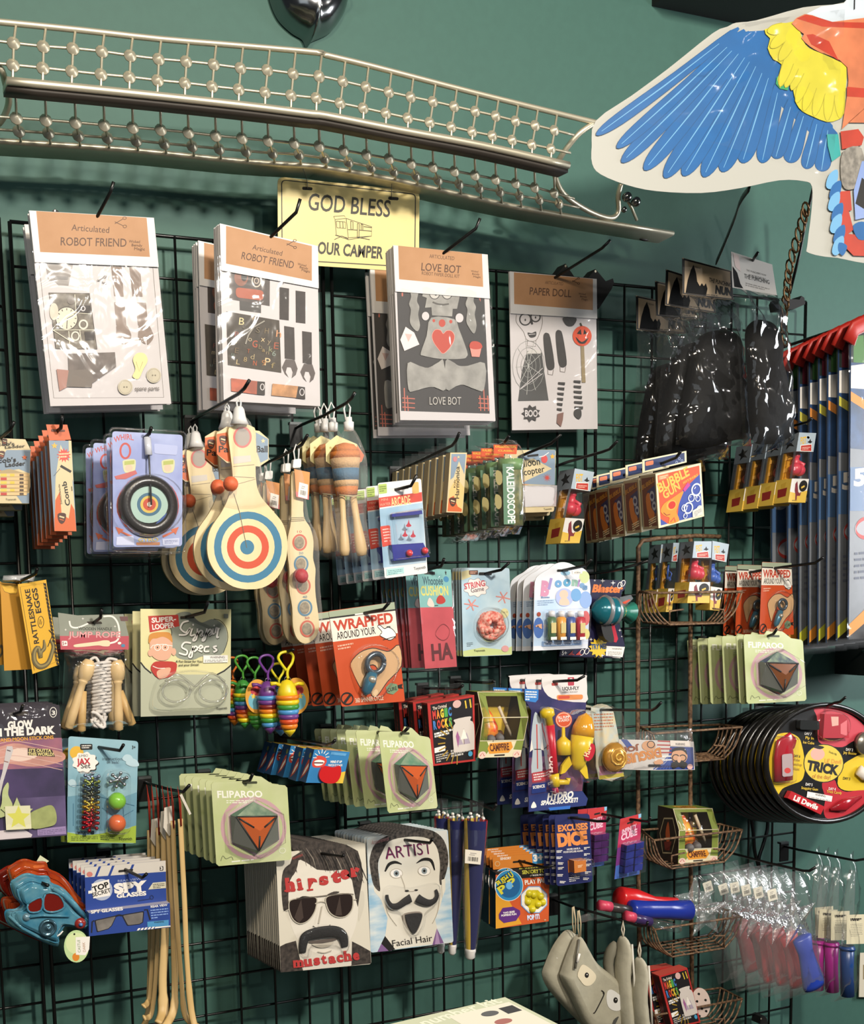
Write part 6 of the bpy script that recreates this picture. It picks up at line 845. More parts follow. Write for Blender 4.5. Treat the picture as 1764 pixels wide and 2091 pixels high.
# hexagon puzzle cards
def puzzle(z, q, n, back, c1, c2, lab, group, hk, pos=None, db=1.6, hl=''):
    d = dep(q[3], back, db, z); s = S(d, z, q[0]); u = Q([s.p(*a) for a in q], s.b); GR = M('#b4bd86', .42, 0, .12, 12, hx2='#c3c79e'); ol = [(0, 3), (3, 0)]+[(47, -3), (52, -10), (66, -9), (80, 0), (97, 1), (100, 4), (100, 97), (97, 100), (3, 100), (0, 97)]; u.sheet(ol, GR, .0014, M('#c5d088'))
    u.ring(52, 56, 41, 37, 5, M('#c09aa0', .35)); hx = [(52+36*math.cos(math.radians(60*k-90)), 55+33*math.sin(math.radians(60*k-90))) for k in range(6)]; u.poly([(52+(x-52)*1.08, 55+(y-55)*1.08) for x, y in hx], M('#c9a8b0', .35)); u.text('FLIPAROO', (7, 18.5), (66, 17), 8, M('#e5e5d8'), .03); u.micro((18, 22), (56, 21.5), 2.4, 2, 1.2, M('#dfe0cc')); u.micro((20, 96), (82, 95), 2, 1, 1.4, M('#e5e5d8')); u.ring(88, 87, 4, 3.4, .7, M('#dfe0cc')); u.line(smooth([(6, 94), (9, 88), (13, 92), (20, 90), (22, 94)], 3), .8, M('#6a6f50')); u.poly(rr([(42, -2), (60, -3), (60, 0), (42, 1)], .4), M('#3a3f2a'))
    t = Thing('puzzle_card', 'x', 'puzzle', u.p(52, -3)); t.part(s.b, 'card'); c = u.p(54, 57, .024); H = [u.p(x, y, .006) for x, y in hx]; I = [u.p(52.5+31*math.cos(math.radians(120*k+90)), 54+29*math.sin(math.radians(120*k+90)), .018) for k in range(3)]; b = MB(); mk = lambda h, h2: M(h, .18, .1, .35, 40, hx2=h2)
    for k in range(6): a, e = H[k], H[(k+1) % 6]; m_ = I[(2, 2, 0, 0, 1, 1)[k]]; b.add([a, e, m_], [[0, 2, 1]], (mk(c1, '#5a7a5a'), M('#5f625a', .25), mk('#55705c', c1))[k % 3])
    for k in range(3): b.add([I[k], I[(k+1) % 3], H[(4, 0, 2)[k]]], [[0, 1, 2]], (M('#5a5c56', .25), mk(c1, '#8a9a80'), M('#6a6d66', .25))[k]); b.add([I[k], I[(k+1) % 3], c], [[0, 2, 1]], M(c2, .15, .15)); b.tube([I[k], I[(k+1) % 3]], u.k*1.1, INK, 5); b.tube([I[k].lerp(c, .1), I[k].lerp(c, .75)], u.k*1.1, INK, 5)
    t.part(b, 'hexagon_puzzle'); b = MB(); u.dome([(52+(x-52)*1.18, 55+(y-55)*1.18) for x, y in hx], .027, CLEAR, .9, b, .001); t.part(b, 'blister'); stack(t, n, off(q[3], d, back, db, z), lab, group, .01, pos); hook(hk[0], d, [(x, y, d+e) for x, y, e in hk[1:]], hl, z, .07)
puzzle((340, 1540, 4.2), [(382, 238), (1034, 262), (1074, 905), (428, 962)], 6, (148, 838), '#4a6a58', '#c8602a', 'green hexagon puzzle card left of the hipster cards', 'hexagon puzzle cards left of the hipster cards', [(660, 240), (715, 225, .6), (738, 170, 1.1)], [0, .17, .37, .58, .78, 1], hl='black hook through the puzzle cards left of the hipster cards')
puzzle((640, 1440, 3.835), [(507, 205), (912, 246), (974, 806), (583, 846)], 7, (75, 752), '#4a8068', '#cc5c28', 'green hexagon puzzle card between the chattering teeth and crystal kit boxes', 'hexagon puzzle cards above the artist cards', [(690, 222), (715, 205, .6), (742, 175, 1)], [0, .33, .48, .62, .74, .88, 1], 2.2, hl='black hook through the puzzle cards above the artist cards')
puzzle((1380, 1260, 4.594), [(634, 160), (1190, 208), (1225, 785), (665, 815)], 6, (142, 822), '#2f3a5a', '#7a4520', 'green hexagon puzzle card above the round black trays', 'hexagon puzzle cards above the round trays', [(860, 180), (915, 160, .7), (945, 115, 1.2)], [0, .12, .38, .62, .82, 1], hl='black hook through the puzzle cards above the round trays')
# chattering teeth boxes
Z = (340, 1540, 4.2); d = dep((1195, 247), (835, 170), 2, Z); s, L, T, Fq = carton(d, Z, [(1268, -42), (1572, -20), (1512, 250), (1195, 245)], 1.5, M('#2f78b0', .4), M('#2a4a7a', .4), M('#d9b53c', .4)); Fq.poly([(72, 70), (100, 62), (100, 100), (76, 100)], YEL); Fq.poly(smooth([(4, 34), (14, 18), (34, 22), (42, 34), (36, 50), (14, 54), (5, 48)], 3, True), M('#c8483c', .35)); Fq.poly(smooth([(8, 36), (20, 30), (36, 34), (30, 46), (14, 48)], 3, True), WHITE); Fq.line([(8, 40), (34, 39)], 4, M('#5a2024')); Fq.text('WIND IT UP', (52, 38), (84, 36), 7, WHITE, .04); Fq.text('WATCH IT CLACK', (48, 48), (88, 46), 6, WHITE, .03); Fq.poly([(48, 4), (92, 6), (90, 14), (48, 12)], M('#5a9ac8'))
for k in range(7): Fq.line([(24+12*math.cos(k*.5+3.1), 24+14*math.sin(k*.5+3.1)), (24+22*math.cos(k*.5+3.1), 24+26*math.sin(k*.5+3.1))], 2, WHITE)
T.poly(smooth([(18, 60), (40, 20), (80, 30), (85, 70), (50, 90)], 3, True), RED); T.poly(smooth([(24, 60), (44, 36), (74, 44), (76, 64), (50, 76)], 3, True), WHITE); L.poly([(20, 95), (40, 60), (60, 35), (75, 30), (90, 60), (60, 80)], M('#b8483c')); L.poly([(34, 85), (52, 60), (78, 42), (80, 54), (56, 74)], WHITE); L.ell(70, 20, 12, 8, M('#8a8a50'))
t = Thing('chattering_teeth_box', 'x', 'toy box', s.p(1400, -42)); t.part(s.b, 'carton'); s.b = MB(); s.h = .0015; s.sheet(smooth([(1300, 160), (1340, 100), (1420, 110), (1480, 100), (1482, 180), (1440, 240), (1360, 245), (1310, 215)], 4, True), M('#c01f22', .3), .006, None, .006); t.part(s.b, 'red_lips'); stack(t, 5, off((1195, 247), d, (835, 170), 2, Z), 'blue chattering teeth box with a red mouth', 'chattering teeth boxes', .02, [0, .22, .55, .82, 1])
u = S(d-.8, Z, (1350, -60)); b = MB(); u.dome(rr([(1330, -110), (1500, -100), (1495, -35), (1325, -45)], .2), .002, CLEAR, .95, b); single(b, 'hang_tab', 'clear plastic tab above the chattering teeth boxes', 'tab', u.p(1400, -60)); hook((1380, -80), d-.8, [(1420, -95, d+.8), (1445, -118, d+1.3)], 'black hook carrying the chattering teeth boxes', Z, .03)
# crystal kits, campfire boxes
def crystals(d, z, q, D, lab, group, yaw=0):
    s, L, T, Fq = carton(d, z, q, D, M('#b02f2c', .42), M('#9a2a28', .45), M('#b8483c'), q[0], yaw); Fq.poly([(6, 3), (96, 3), (95, 97), (7, 97)], M('#1d1a1c', .42)); Fq.text('The Original', (10, 12), (40, 11), 5, M('#d8c8b8'), .02); Fq.micro((10, 50), (50, 47), 4, 2, 3, WHITE); Fq.poly([(8, 72), (32, 70), (32, 78), (8, 80)], WHITE); Fq.micro((10, 84), (38, 82), 3.4, 4, 1.8, M('#b8b4ac')); Fq.micro((44, 80), (88, 78), 4, 3, 3, M('#b8b4ac')); Fq.ell(88, 88, 5, 4, M('#4a9ac0')); Fq.ell(62, 9, 9, 6, M('#cfa8a0')); Fq.line([(80, 6), (82, 18)], 3, YEL); Fq.line([(90, 5), (92, 18)], 3, YEL)
    for w_, y in (('MAGIC', 26), ('ROCKS', 42)):
        for i, ch in enumerate(w_): Fq.text(ch, (9+i*8.4, y-i*.3), (16.2+i*8.4, y-.3-i*.3), 12, M(('#c83a34', '#d9822e', '#d8c23a', '#4a9a4a', '#3f78b8')[(i+(0 if w_ == 'MAGIC' else 4)) % 5]), .06)
    for k in range(10): a = math.radians(95+k*17); Fq.line([(60+28*math.cos(a), 66+22*math.sin(a)), (60+44*math.cos(a), 66+36*math.sin(a))], 2, M('#a8862c'))
    Fq.poly(smooth([(54, 32), (90, 31), (89, 37), (97, 44), (97, 78), (92, 82), (54, 83), (50, 78), (50, 46), (56, 38)], 3, True), M('#cfc5bc', .35)); Fq.poly([(58, 72), (64, 58), (72, 72), (80, 54), (88, 72)], M('#a89aa8')); Fq.line([(74, 72), (74, 48)], 1.5, M('#7a6a60')); Fq.poly([(66, 64), (74, 48), (82, 64)], M('#e8e0d4')); Fq.poly([(56, 58), (60, 50), (64, 60), (60, 76)], M('#9a5a8a')); L.poly([(10, 3), (90, 3), (90, 97), (10, 97)], M('#3a1a1a')); L.text('MAGIC ROCKS', (35, 80), (62, 30), 20, M('#a83a2c'), .02)
    t = Thing('crystal_kit_box', lab, 'crystal kit', s.p(*q[0]), group); t.part(s.b, 'carton'); return t
Z = (580, 1180, 4.642); q = [(1358, 1190), (1802, 1110), (1816, 1735), (1402, 1785)]; d = dep(q[3], (1130, 1740), 1.8, Z); t = crystals(d, Z, q, 1.0, 'x', None); u = S(d-.9, Z, (1600, 1090)); b = MB(); u.dome(rr([(1520, 1010), (1700, 990), (1705, 1090), (1520, 1110)], .15), .002, CLEAR, .95, b); t.part(b, 'hang_tab'); stack(t, 3, off(q[3], d, (1130, 1740), 1.8, Z), 'red crystal kit box with colourful lettering on the grid', 'red crystal kit boxes on the grid', .006, [0, .5, 1])
hook((1620, 1050), d-.9, [(1660, 1045, d+.3), (1695, 1020, d+.8)], 'black hook carrying the red crystal kit boxes', Z, .05)
def campfire(d, z, q, D, sl, lab):
    """window box: sloping upper front and upright lower front; sl is the share of the depth the slope takes"""
    s = S(d, z, q[3]); TL, TR, BR, BL = [s.p(*a) for a in q]; k = -s.n*D*IN; GRN = M('#7d8a3c', .45); SD = M('#2f231c', .5); CRM = M('#d9ceac', .45); ml, mr = BL.lerp(TL, .62), BR.lerp(TR, .62); tl, tr = TL+k*sl, TR+k*sl; b = s.b
    SL = Q([tl, tr, mr, ml], b, None); LO = Q([ml, mr, BR, BL], b)
    for a, e in ((tl, ml), (tr, mr)):
        w_ = (tr-tl)*(.16 if a is tl else -.16); w2 = (mr-ml)*(.16 if e is ml else -.16); b.poly([a, a+w_, e+w2, e] if a is tl else [a+w_, a, e, e+w2], GRN)
    b.poly([tl, tr, tr.lerp(mr, .16), tl.lerp(ml, .16)], GRN); B1, B2 = BL.lerp(ml, .42), BR.lerp(mr, .42); b.poly([B1, B2, BR, BL], CRM); LL = Q([B1, B2, BR, BL], b); LL.h = 1e-4
    for a, e in ((ml, B1), (mr, B2)): w_ = (mr-ml)*(.16 if a is ml else -.16); b.poly([a, a+w_, e+w_, e] if a is ml else [a+w_, a, e, e+w_], GRN)
    LL.poly([(0, 0), (16, 0), (26, 50), (14, 100), (0, 100)], GRN) or LL.poly([(84, 0), (100, 0), (100, 60), (80, 55)], GRN); LL.poly([(24, 14), (72, 8), (78, 42), (70, 74), (26, 78), (20, 46)], M('#d9902e')); LL.text('CAMPFIRE', (27, 62), (71, 57), 40, M('#5a2a16'), .04); LL.poly([(38, 84), (62, 82), (62, 92), (38, 93)], SD)
    for x in (10, 90): LL.ell(x, 84, 9, 22, M('#dfc0b0')); LL.line([(x-5, 90), (x, 70), (x+5, 90)], 2, RED)
    s.b.poly([TL+k, tl, ml, BL, BL+k], SD); b.poly([tr, TR+k, BR+k, BR, mr], SD); b.poly([TL+k, TR+k, BR+k, BL+k][::-1], M('#8a7222', .5)); b.poly([BL, BR, BR+k, BL+k], M('#8a2a24')); b.poly([TL+k, TR+k, tr, tl], GRN); T = Q([TL+k, TR+k, tr, tl], b); T.poly([(28, 20), (72, 20), (76, 50), (70, 80), (30, 80), (24, 50)], M('#d9a03e')); T.text('CAMPFIRE', (30, 68), (70, 68), 34, M('#7a3a16'), .03)
    b.poly([p+k*.97 for p in (BL, BR, TR, TL)], M('#dcb83c', .5)); L = Q([TL+k, TL, BL, BL+k], b); L.n = V((-1, 0, 0)); L.h = 2e-4; hp = [(14, 52), (30, 22), (70, 18), (88, 48), (70, 84), (30, 88)]; L.line(hp, 3, M('#a89a78'), True); L.poly(smooth([(42, 60), (40, 44), (50, 26), (58, 44), (60, 60), (50, 66)], 3, True), M('#a8522c')); L.poly([(34, 66), (68, 62), (60, 80), (40, 82)], M('#6a2a22'))
    for P_ in ([tl, tr, mr, ml], [ml, mr, B2, B1]): b.tube(P_+P_[:1], .0012, CRM, 4)
    t = Thing('campfire_toy_box', lab, 'toy box', BL); t.part(b, 'carton'); b = MB(); c = B1.lerp(B2, .36)+k*.45; r = (B2-B1).length*.21; b.lathe(c, V((0, 0, 1)), [(r*.7, 0), (r*1.15, r*.6), (r*1.1, r*1.2), (r*.6, r*2.3), (0, r*3.2)], M('#d6321f', .3, 0, .7, 60, hx2='#e8b43c'), 12); fl = t.part(b, 'toy_flame')
    b = MB()
    for j in range(7): a = j*.9; b.ball(c+V((r*1.3*math.cos(a), r*1.3*math.sin(a), r*.1)), r*.45, M('#5f5a58', .6), 8)
    b.tube([c+V((-r*1.6, -r*.4, 0)), c+V((r*1.8, r*.4, r*.3))], r*.4, M('#6a4426', .6), 8); t.part(b, 'stones_and_logs'); b = MB(); b.tube([c+V((r*1.2, -r*.3, r*3)), c+V((r*2.6, -r*.2, r*.1))], r*.16, M('#c9b89a'), 6); t.part(b, 'roasting_fork'); b = MB(); b.poly([tl, tr, mr, ml], CLEAR); b.poly([ml, mr, B2, B1], CLEAR); t.part(b, 'window')
campfire(7.2, (960, 1360, 3.528), [(115, 195), (450, 195), (362, 652), (52, 662)], 3.2, .42, 'campfire toy box hanging between the red crystal kits and the rocket pack')
campfire(5.2, (1340, 1640, 4.16), [(200, 62), (532, 58), (520, 492), (184, 512)], 3.0, .3, 'campfire toy box standing in the third wire basket')
b = MB(); u = S(6, (880, 1120, 4.01), (470, 1110)); u.dome(rr([(418, 1072), (526, 1075), (526, 1180), (418, 1180)], .15), .002, CLEAR, .95, b); single(b, 'hang_tab', 'clear plastic tab above the hanging campfire box', 'tab', u.p(470, 1110)); hook((470, 1100), 5.8, [(500, 1098, 6.6), (515, 1085, 7)], 'black hook holding the hanging campfire box', (880, 1120, 4.01), .03)
# water rocket packs
Z = (960, 1360, 3.528); d = dep((515, 80), (285, 72), 1.6, Z); s = S(d, Z, (640, 90)); NB = M('#2a2c58', .4, 0, .35, 14, hx2='#4a3f6e'); s.sheet([(392, 240), (392, 165), (515, 170), (515, 90), (530, 76), (810, 62), (838, 90), (842, 200), (832, 300), (835, 700), (805, 905), (845, 960), (832, 1005), (640, 1030), (418, 1052), (420, 700), (440, 320)], NB, .0014, M('#1a1a30')); s.poly(smooth([(515, 90), (530, 76), (810, 62), (838, 90), (842, 200), (832, 262), (640, 245), (560, 215), (520, 150)], 2, True), M('#d9d3d0', .45)); s.poly([(392, 165), (492, 170), (490, 240), (470, 262), (394, 250)], M('#2f78c0')); s.micro((400, 185), (480, 188), 18, 4, 9, WHITE); s.poly(rr([(702, 82), (748, 80), (748, 140), (704, 142)], .15), M('#b03a4a')); s.ring(726, 100, 10, 10, 5, WHITE); s.text('LIQUI-FLY', (665, 175), (785, 170), 24, INK, .02); s.text('HYDRO ROCKET', (662, 195), (775, 192), 12, M('#8a8480')); s.poly(rr([(622, 208), (812, 205), (810, 240), (626, 248)], .4), M('#d9884a')); s.poly(rr([(632, 215), (716, 213), (716, 235), (634, 238)], .4), M('#c24a34')); s.poly(rr([(585, 122), (632, 120), (630, 140), (588, 142)], .3), M('#a83a34'))
s.poly([(420, 660), (640, 640), (700, 700), (820, 720), (806, 900), (640, 905), (420, 870)], M('#5a4a70', .4, 0, .4, 20, hx2='#8a5060')); s.poly(smooth([(470, 330), (505, 400), (520, 500), (512, 590), (520, 740), (500, 780), (440, 770), (450, 600), (438, 520), (450, 400)], 3, True), M('#b8c4cc')); s.line([(478, 420), (484, 740)], 8, M('#c24a44')); s.line([(460, 600), (515, 600)], 6, INK); s.poly([(440, 520), (428, 620), (452, 600)], WHITE); s.poly([(516, 510), (530, 610), (508, 600)], WHITE); s.poly(ell(672, 388, 60, 58), M('#d85a34')); s.ring(672, 388, 52, 50, 5, M('#e8c4a8')); s.text('FILL PUMP', (632, 382), (714, 374), 18, WHITE, .03); s.text('& LAUNCH', (636, 402), (712, 396), 18, WHITE, .03)
s.poly(rr([(442, 770), (545, 752), (540, 825), (444, 840)], .12), M('#b8404a')); s.micro((452, 785), (535, 772), 18, 3, 10, M('#e8d8d8')); s.poly(rr([(442, 850), (550, 836), (545, 905), (440, 920)], .12), M('#22367a')); s.text('SCIENCE', (450, 884), (536, 872), 20, WHITE, .04); s.poly([(420, 935), (560, 910), (806, 900), (845, 955), (832, 1005), (420, 1050)], M('#26346e')); s.text('HYDRO', (552, 965), (738, 948), 46, WHITE, .05, .25); s.text('SPACE-ROCKET!', (505, 1002), (770, 978), 30, WHITE, .05, .25); s.poly([(560, 1020), (720, 1005), (716, 1028), (570, 1040)], M('#2f6ac0')); s.poly(smooth([(435, 1020), (455, 975), (475, 1015)], 3, True), WHITE)
t = Thing('water_rocket_pack', 'x', 'toy rocket', s.p(610, 130)); t.part(s.b, 'card'); k = s.k; b = MB(); f = lambda x, y, h=.016: s.p(x, y, h); RD = M('#c02034', .3); YP = M('#dcbc28', .3); AM = M('#d99a22', .12, spec=.8); b.tube([f(540, 420), f(556, 600), f(568, 760)], [30*k, 28*k, 30*k], RD, 12); b.tube([f(575, 860), f(585, 905)], 20*k, RD, 10); pm = t.part(b, 'pump'); s.b = MB(); s.h = .024; s.text('H2O', (560, 755), (555, 640), 34, M('#e8c8c0'), .04); t.part(s.b, 'pump_lettering', pm); b = MB(); b.lathe(f(540, 425), f(520, 320)-f(540, 425), [(26*k, 0), (26*k, 50*k), (44*k, 62*k), (44*k, 95*k), (20*k, 112*k)], YP, 12); t.part(b, 'plunger_cap', pm); b = MB(); b.tube([f(572, 770), f(580, 860)], 30*k, YP, 10); b.tube([f(590, 830), f(670, 830), f(672, 800)], 18*k, YP, 8); t.part(b, 'launcher_handle', pm)
p0, p1 = f(725, 740, .022), f(790, 330, .022); L_ = (p1-p0).length; b = MB(); b.lathe(p0, p1-p0, [(20*k, 0), (44*k, .1*L_), (66*k, .35*L_), (70*k, .6*L_)], YP, 16); b.lathe(p0, p1-p0, [(72*k, .6*L_), (66*k, .75*L_), (44*k, .92*L_), (0, L_)], AM, 16)
s.b = b; s.h = .02; s.sheet([(670, 640), (690, 700), (640, 760), (610, 770), (620, 710)], YP, .006, None, .022); s.sheet([(760, 650), (790, 720), (800, 800), (780, 800), (735, 740)], YP, .006, None, .026); s.h = .044; s.poly(ell(772, 605, 34, 66, 18, 18), RD); s.text('H2O', (760, 640), (785, 565), 34, M('#e8d0a0'), .04); t.part(b, 'rocket'); b = MB(); b.lathe(f(640, 630), V((0, 0, 1)), [(48*k, 0), (44*k, 80*k), (26*k, 95*k), (12*k, 110*k), (10*k, 165*k)], YP, 12); t.part(b, 'funnel'); b = MB(); s.dome(smooth([(500, 300), (640, 320), (740, 300), (845, 340), (850, 560), (800, 820), (690, 800), (680, 870), (560, 900), (520, 600)], 4, True), .045, CLEAR, .93, b, .001); t.part(b, 'blister'); stack(t, 3, off((515, 80), d, (285, 72), 1.6, Z), 'water rocket pack on a navy space card', 'water rocket packs', .006)
hook((600, 112), d, [(770, 102, d+2.2), (822, 72, d+2.8)], 'black hook through the water rocket packs', Z, .03)
# putty eggs, disguise pack
d = 6; q = [(870, 330), (885, 290), (950, 272), (1010, 295), (1035, 340), (1080, 580), (1105, 790), (925, 812), (905, 600)]; s = S(d, Z, (950, 300)); s.sheet(smooth(q, 2, True), M('#b9c8c8', .35, 0, .35, 40, hx2='#d8c8a0'), .001); s.poly([(930, 790), (1100, 768), (1110, 795), (930, 818)], M('#c4b03e')); s.poly([(930, 720), (1085, 715), (1095, 770), (930, 790)], M('#c890a4')); s.micro((890, 350), (1030, 345), 22, 6, 10, M('#b87a5a')); t = Thing('putty_egg_pack', 'x', 'toy egg', s.p(950, 290)); t.part(s.b, 'card'); b = MB(); b.ball(s.p(1000, 650, .018), s.k*82, M('#b8842c', .2, .3), 18, (1, .6, 1.12)); s.b = b; s.tube([(1000+(8+3.4*j)*math.cos(j*.75), 650+(9+3.9*j)*math.sin(j*.75), .018+s.k*82*.6*math.sqrt(max(0, 1-((8+3.4*j)/86)**2))) for j in range(20)], 7, M('#d9a84a', .25, .3), b, 6); t.part(b, 'golden_egg'); b = MB(); s.dome(smooth(q, 3, True), .035, CLEAR, .9, b, .001); t.part(b, 'clear_shell'); stack(t, 2, off((925, 812), d, (815, 805), 3.2, Z), 'clear pack with a golden putty egg', 'putty egg packs')
hook((925, 316), d-.3, [(1310, 318, d+7), (1340, 300, d+7.6), (1375, 262, d+8.2)], 'long black hook above the disguise pack', Z, .02)
s = S(6.5, Z, (1300, 640)); s.sheet([(1070, 528), (1350, 535), (1610, 545), (1618, 748), (1340, 752), (1080, 745)], M('#c9c2bc', .45), .001); s.poly([(1085, 530), (1130, 530), (1180, 590), (1130, 590)], M('#2f4a94')); s.poly([(1440, 580), (1605, 585), (1612, 745), (1330, 748), (1420, 690)], M('#25397e'))
for k in range(6): s.line([(1350-k*4, 540+k*28), (1450, 545+k*26)], 9, M('#a83a34') if k < 4 else WHITE); s.line([(1320+k*22, 745), (1440, 640+k*12)], 8, M('#34529c'))
s.text('DISGUISE', (1368, 590), (1082, 648), 62, M('#c8803c'), .06); s.text('JOE', (1215, 572), (1088, 588), 34, M('#8a4a2a'), .05); s.ell(1285, 575, 50, 38, M('#c9946a')); s.ring(1300, 565, 26, 24, 6, INK); s.poly(rr([(1438, 535), (1588, 540), (1586, 578), (1440, 575)], .1), M('#e0d4c8')); s.text('WARNING', (1475, 570), (1545, 571), 16, INK, .02)
fc = M('#cf9a74', .5); s.ell(1505, 650, 58, 56, fc); s.poly(smooth([(1450, 620), (1470, 590), (1540, 588), (1560, 640), (1530, 610), (1480, 610)], 3, True), INK); s.ring(1478, 660, 24, 22, 7, INK); s.ring(1528, 662, 24, 22, 7, INK); s.poly(smooth([(1448, 700), (1500, 680), (1560, 700), (1540, 740), (1500, 725), (1460, 742)], 3, True), INK); s.ell(1502, 672, 14, 24, M('#d8a888')); s.poly(smooth([(1320, 690), (1370, 670), (1388, 700), (1340, 712)], 3, True), fc); s.poly(rr([(1280, 708), (1370, 708), (1368, 724), (1282, 726)], .4), INK); s.ell(1580, 725, 20, 20, M('#d8a8a0'))
t = Thing('disguise_pack', 'flat disguise pack with moustached face leaning in the second wire basket', 'novelty pack', s.p(1340, 740)); t.part(s.b, 'card'); b = s.bag([(1095, 480), (1590, 450), (1640, 720), (1080, 750)], FOG, .012, .006, 12, 8, 3, MB(), .001, 1.5); t.part(b, 'clear_bag')
# round trick trays
Z = (1380, 1260, 4.594); cx, cy, rx, ry = 1392, 1370, 556, 546; d = dep((836, 1370), (318, 1385), 1.5, Z); s = S(d, Z, (1392, 860)); TBK = M('#151413', .35); s.sheet(ell(cx, cy, rx, ry, 0, 56), TBK, .004); YT = M('#d8b82a', .4); PT = M('#c23a44', .4); C2 = (1385, 1372)
s.poly(smooth([(842, 1300), (870, 1180), (930, 1110), (1050, 1085), (1150, 1130), (1185, 1220), (1205, 1330), (1210, 1430), (1180, 1530), (1090, 1570), (1000, 1610), (940, 1685), (880, 1580), (848, 1450)], 4, True), YT); s.poly(smooth([(1298, 862), (1420, 855), (1560, 880), (1700, 960), (1790, 1060), (1740, 1130), (1650, 1170), (1560, 1220), (1430, 1205), (1340, 1170), (1328, 1050), (1320, 930)], 3, True), M('#c2434f', .4)); s.poly(smooth([(1370, 1560), (1480, 1520), (1520, 1600), (1600, 1640), (1720, 1620), (1820, 1640), (1760, 1790), (1620, 1870), (1430, 1895), (1385, 1820), (1400, 1700)], 3, True), M('#b52a34', .4)); s.poly(smooth([(1560, 1400), (1650, 1330), (1760, 1285), (1900, 1310), (1930, 1450), (1860, 1600), (1720, 1625), (1580, 1625), (1515, 1560)], 3, True), YT)
s.ell(*C2, 190, 182, INK); s.ell(*C2, 182, 174, M('#d9bf4a', .4)); s.ell(1328, 1285, 66, 58, M('#dba898')); s.poly(smooth([(1285, 1220), (1330, 1205), (1390, 1220), (1350, 1240)], 3, True), INK); s.text('TRICK', (1222, 1428), (1520, 1482), 84, INK, .06); s.text('of the day!', (1275, 1508), (1448, 1522), 36, M('#b8742a'), .02); s.text("Lil' Devil", (1392, 1368), (1548, 1378), 40, M('#d8923a'), .02); s.text('Double Milk', (1432, 1270), (1504, 1300), 18, INK)
for tx, x, y, c in (('DAY 7', 1205, 1102, WHITE), ('Fly In', 1212, 1142, YEL), ('Ice Cube', 1190, 1184, YEL), ('DAY 6', 1098, 1312, INK), ('Fake', 1108, 1348, M('#a8862c')), ('Ketchup', 1088, 1388, M('#a8862c')), ('Blast', 1092, 1432, M('#a8862c')), ('DAY 5', 1212, 1578, WHITE), ('Snapping Gum', 1172, 1612, YEL), ('DAY 4', 1428, 1620, WHITE), ('Trick Candy', 1408, 1646, YEL), ('DAY 3', 1565, 1522, INK), ('DAY 2', 1590, 1252, WHITE), ('Joy Buzzer', 1564, 1280, YEL)): s.text(tx, (x, y), (x+len(tx)*13, y+len(tx)*1.4), 24, c, .02)
s.poly([(1230, 1635), (1465, 1680), (1455, 1732), (1222, 1690)], WHITE); s.text('WARNING:', (1300, 1672), (1400, 1690), 18, INK, .02); s.micro((1240, 1685), (1440, 1722), 10, 2, 4, INK); t = Thing('trick_toy_tray', 'x', 'trick toy tray', s.p(1450, 810)); t.part(s.b, 'tray'); k = s.k; KR = M('#a01d2a', .2)
b = MB(); b.tube([s.p(980, 1530, .009), s.p(985, 1300, .009), s.p(995, 1200, .009), s.p(1040, 1170, .009), s.p(1085, 1185, .009)], [84*k, 88*k, 84*k, 70*k, 40*k], KR, 14, .3); t.part(b, 'ketchup_bottle'); s.b = MB(); s.h = .019; s.poly(rr([(935, 1280), (1035, 1270), (1040, 1480), (940, 1490)], .2), M('#a89494')); s.ell(988, 1430, 30, 26, M('#c23a34')); t.part(s.b, 'bottle_label')
s.b = MB(); s.h = .004; s.sheet([(1040, 1625), (1350, 1770), (1315, 1845), (1005, 1690)], M('#b8242c', .35), .012, None, .014); s.text("Lil Devils", (1055, 1705), (1280, 1800), 46, WHITE, .04); t.part(s.b, 'gum_pack'); s.b = MB(); s.h = .003; s.sheet([(1350, 905), (1560, 910), (1580, 1130), (1335, 1130)], M('#b0303c', .3), .012, None, .014); s.poly([(1410, 930), (1480, 930), (1480, 1010), (1420, 1020)], M('#d9a898')); s.poly([(1500, 1000), (1560, 960), (1560, 1110), (1500, 1090)], M('#d86a70')); t.part(s.b, 'trick_pack'); b = MB(); b.tube([s.p(1430, 1800, .006), s.p(1550, 1760, .008), s.p(1720, 1680, .006)], [10*k, 48*k, 12*k], M('#9a1a26', .2), 10, .5); t.part(b, 'trick_candy'); b = MB(); b.lathe(s.p(1740, 1180, .003), s.n, [(82*k, 0), (80*k, .012), (0, .014)], M('#8a857a', .3, .7), 20); t.part(b, 'joy_buzzer'); b = MB(); s.b = b; s.h = .003; s.sheet(rr([(1125, 960), (1300, 970), (1300, 1055), (1120, 1050)], .2), M('#2a2c2c', .1, spec=.8), .012, None, .014); t.part(b, 'trick_ice_cube'); b = MB(); b.tube([s.p(1690, 1430, .008), s.p(1740, 1480, .008), s.p(1820, 1490, .008)], 40*k, M('#d8d0c4'), 10, .6); t.part(b, 'trick_finger')
b = MB(); s.dome(ell(1440, 1015, 170, 150), .014, CLEAR, .85, b, .002); s.dome(rr([(880, 1110), (1120, 1110), (1090, 1560), (880, 1560)], .2), .015, CLEAR, .88, b, .002); t.part(b, 'blister'); b = MB(); b.tube([s.p(*q_, .003) for q_ in ell(cx, cy, rx, ry, 0, 56)+ell(cx, cy, rx, ry, 0, 56)[:1]], .0065, M('#1a1918', .25), 8); t.part(b, 'rim'); stack(t, 9, off((836, 1370), d, (318, 1385), 1.5, Z), 'round black tray of trick toys', 'round trick toy trays', .006)
hook((1400, 840), d, [(1490, 805, d+1.5), (1540, 795, d+2.2), (1590, 752, d+3)], 'black hook through the round trick trays', Z, .05)
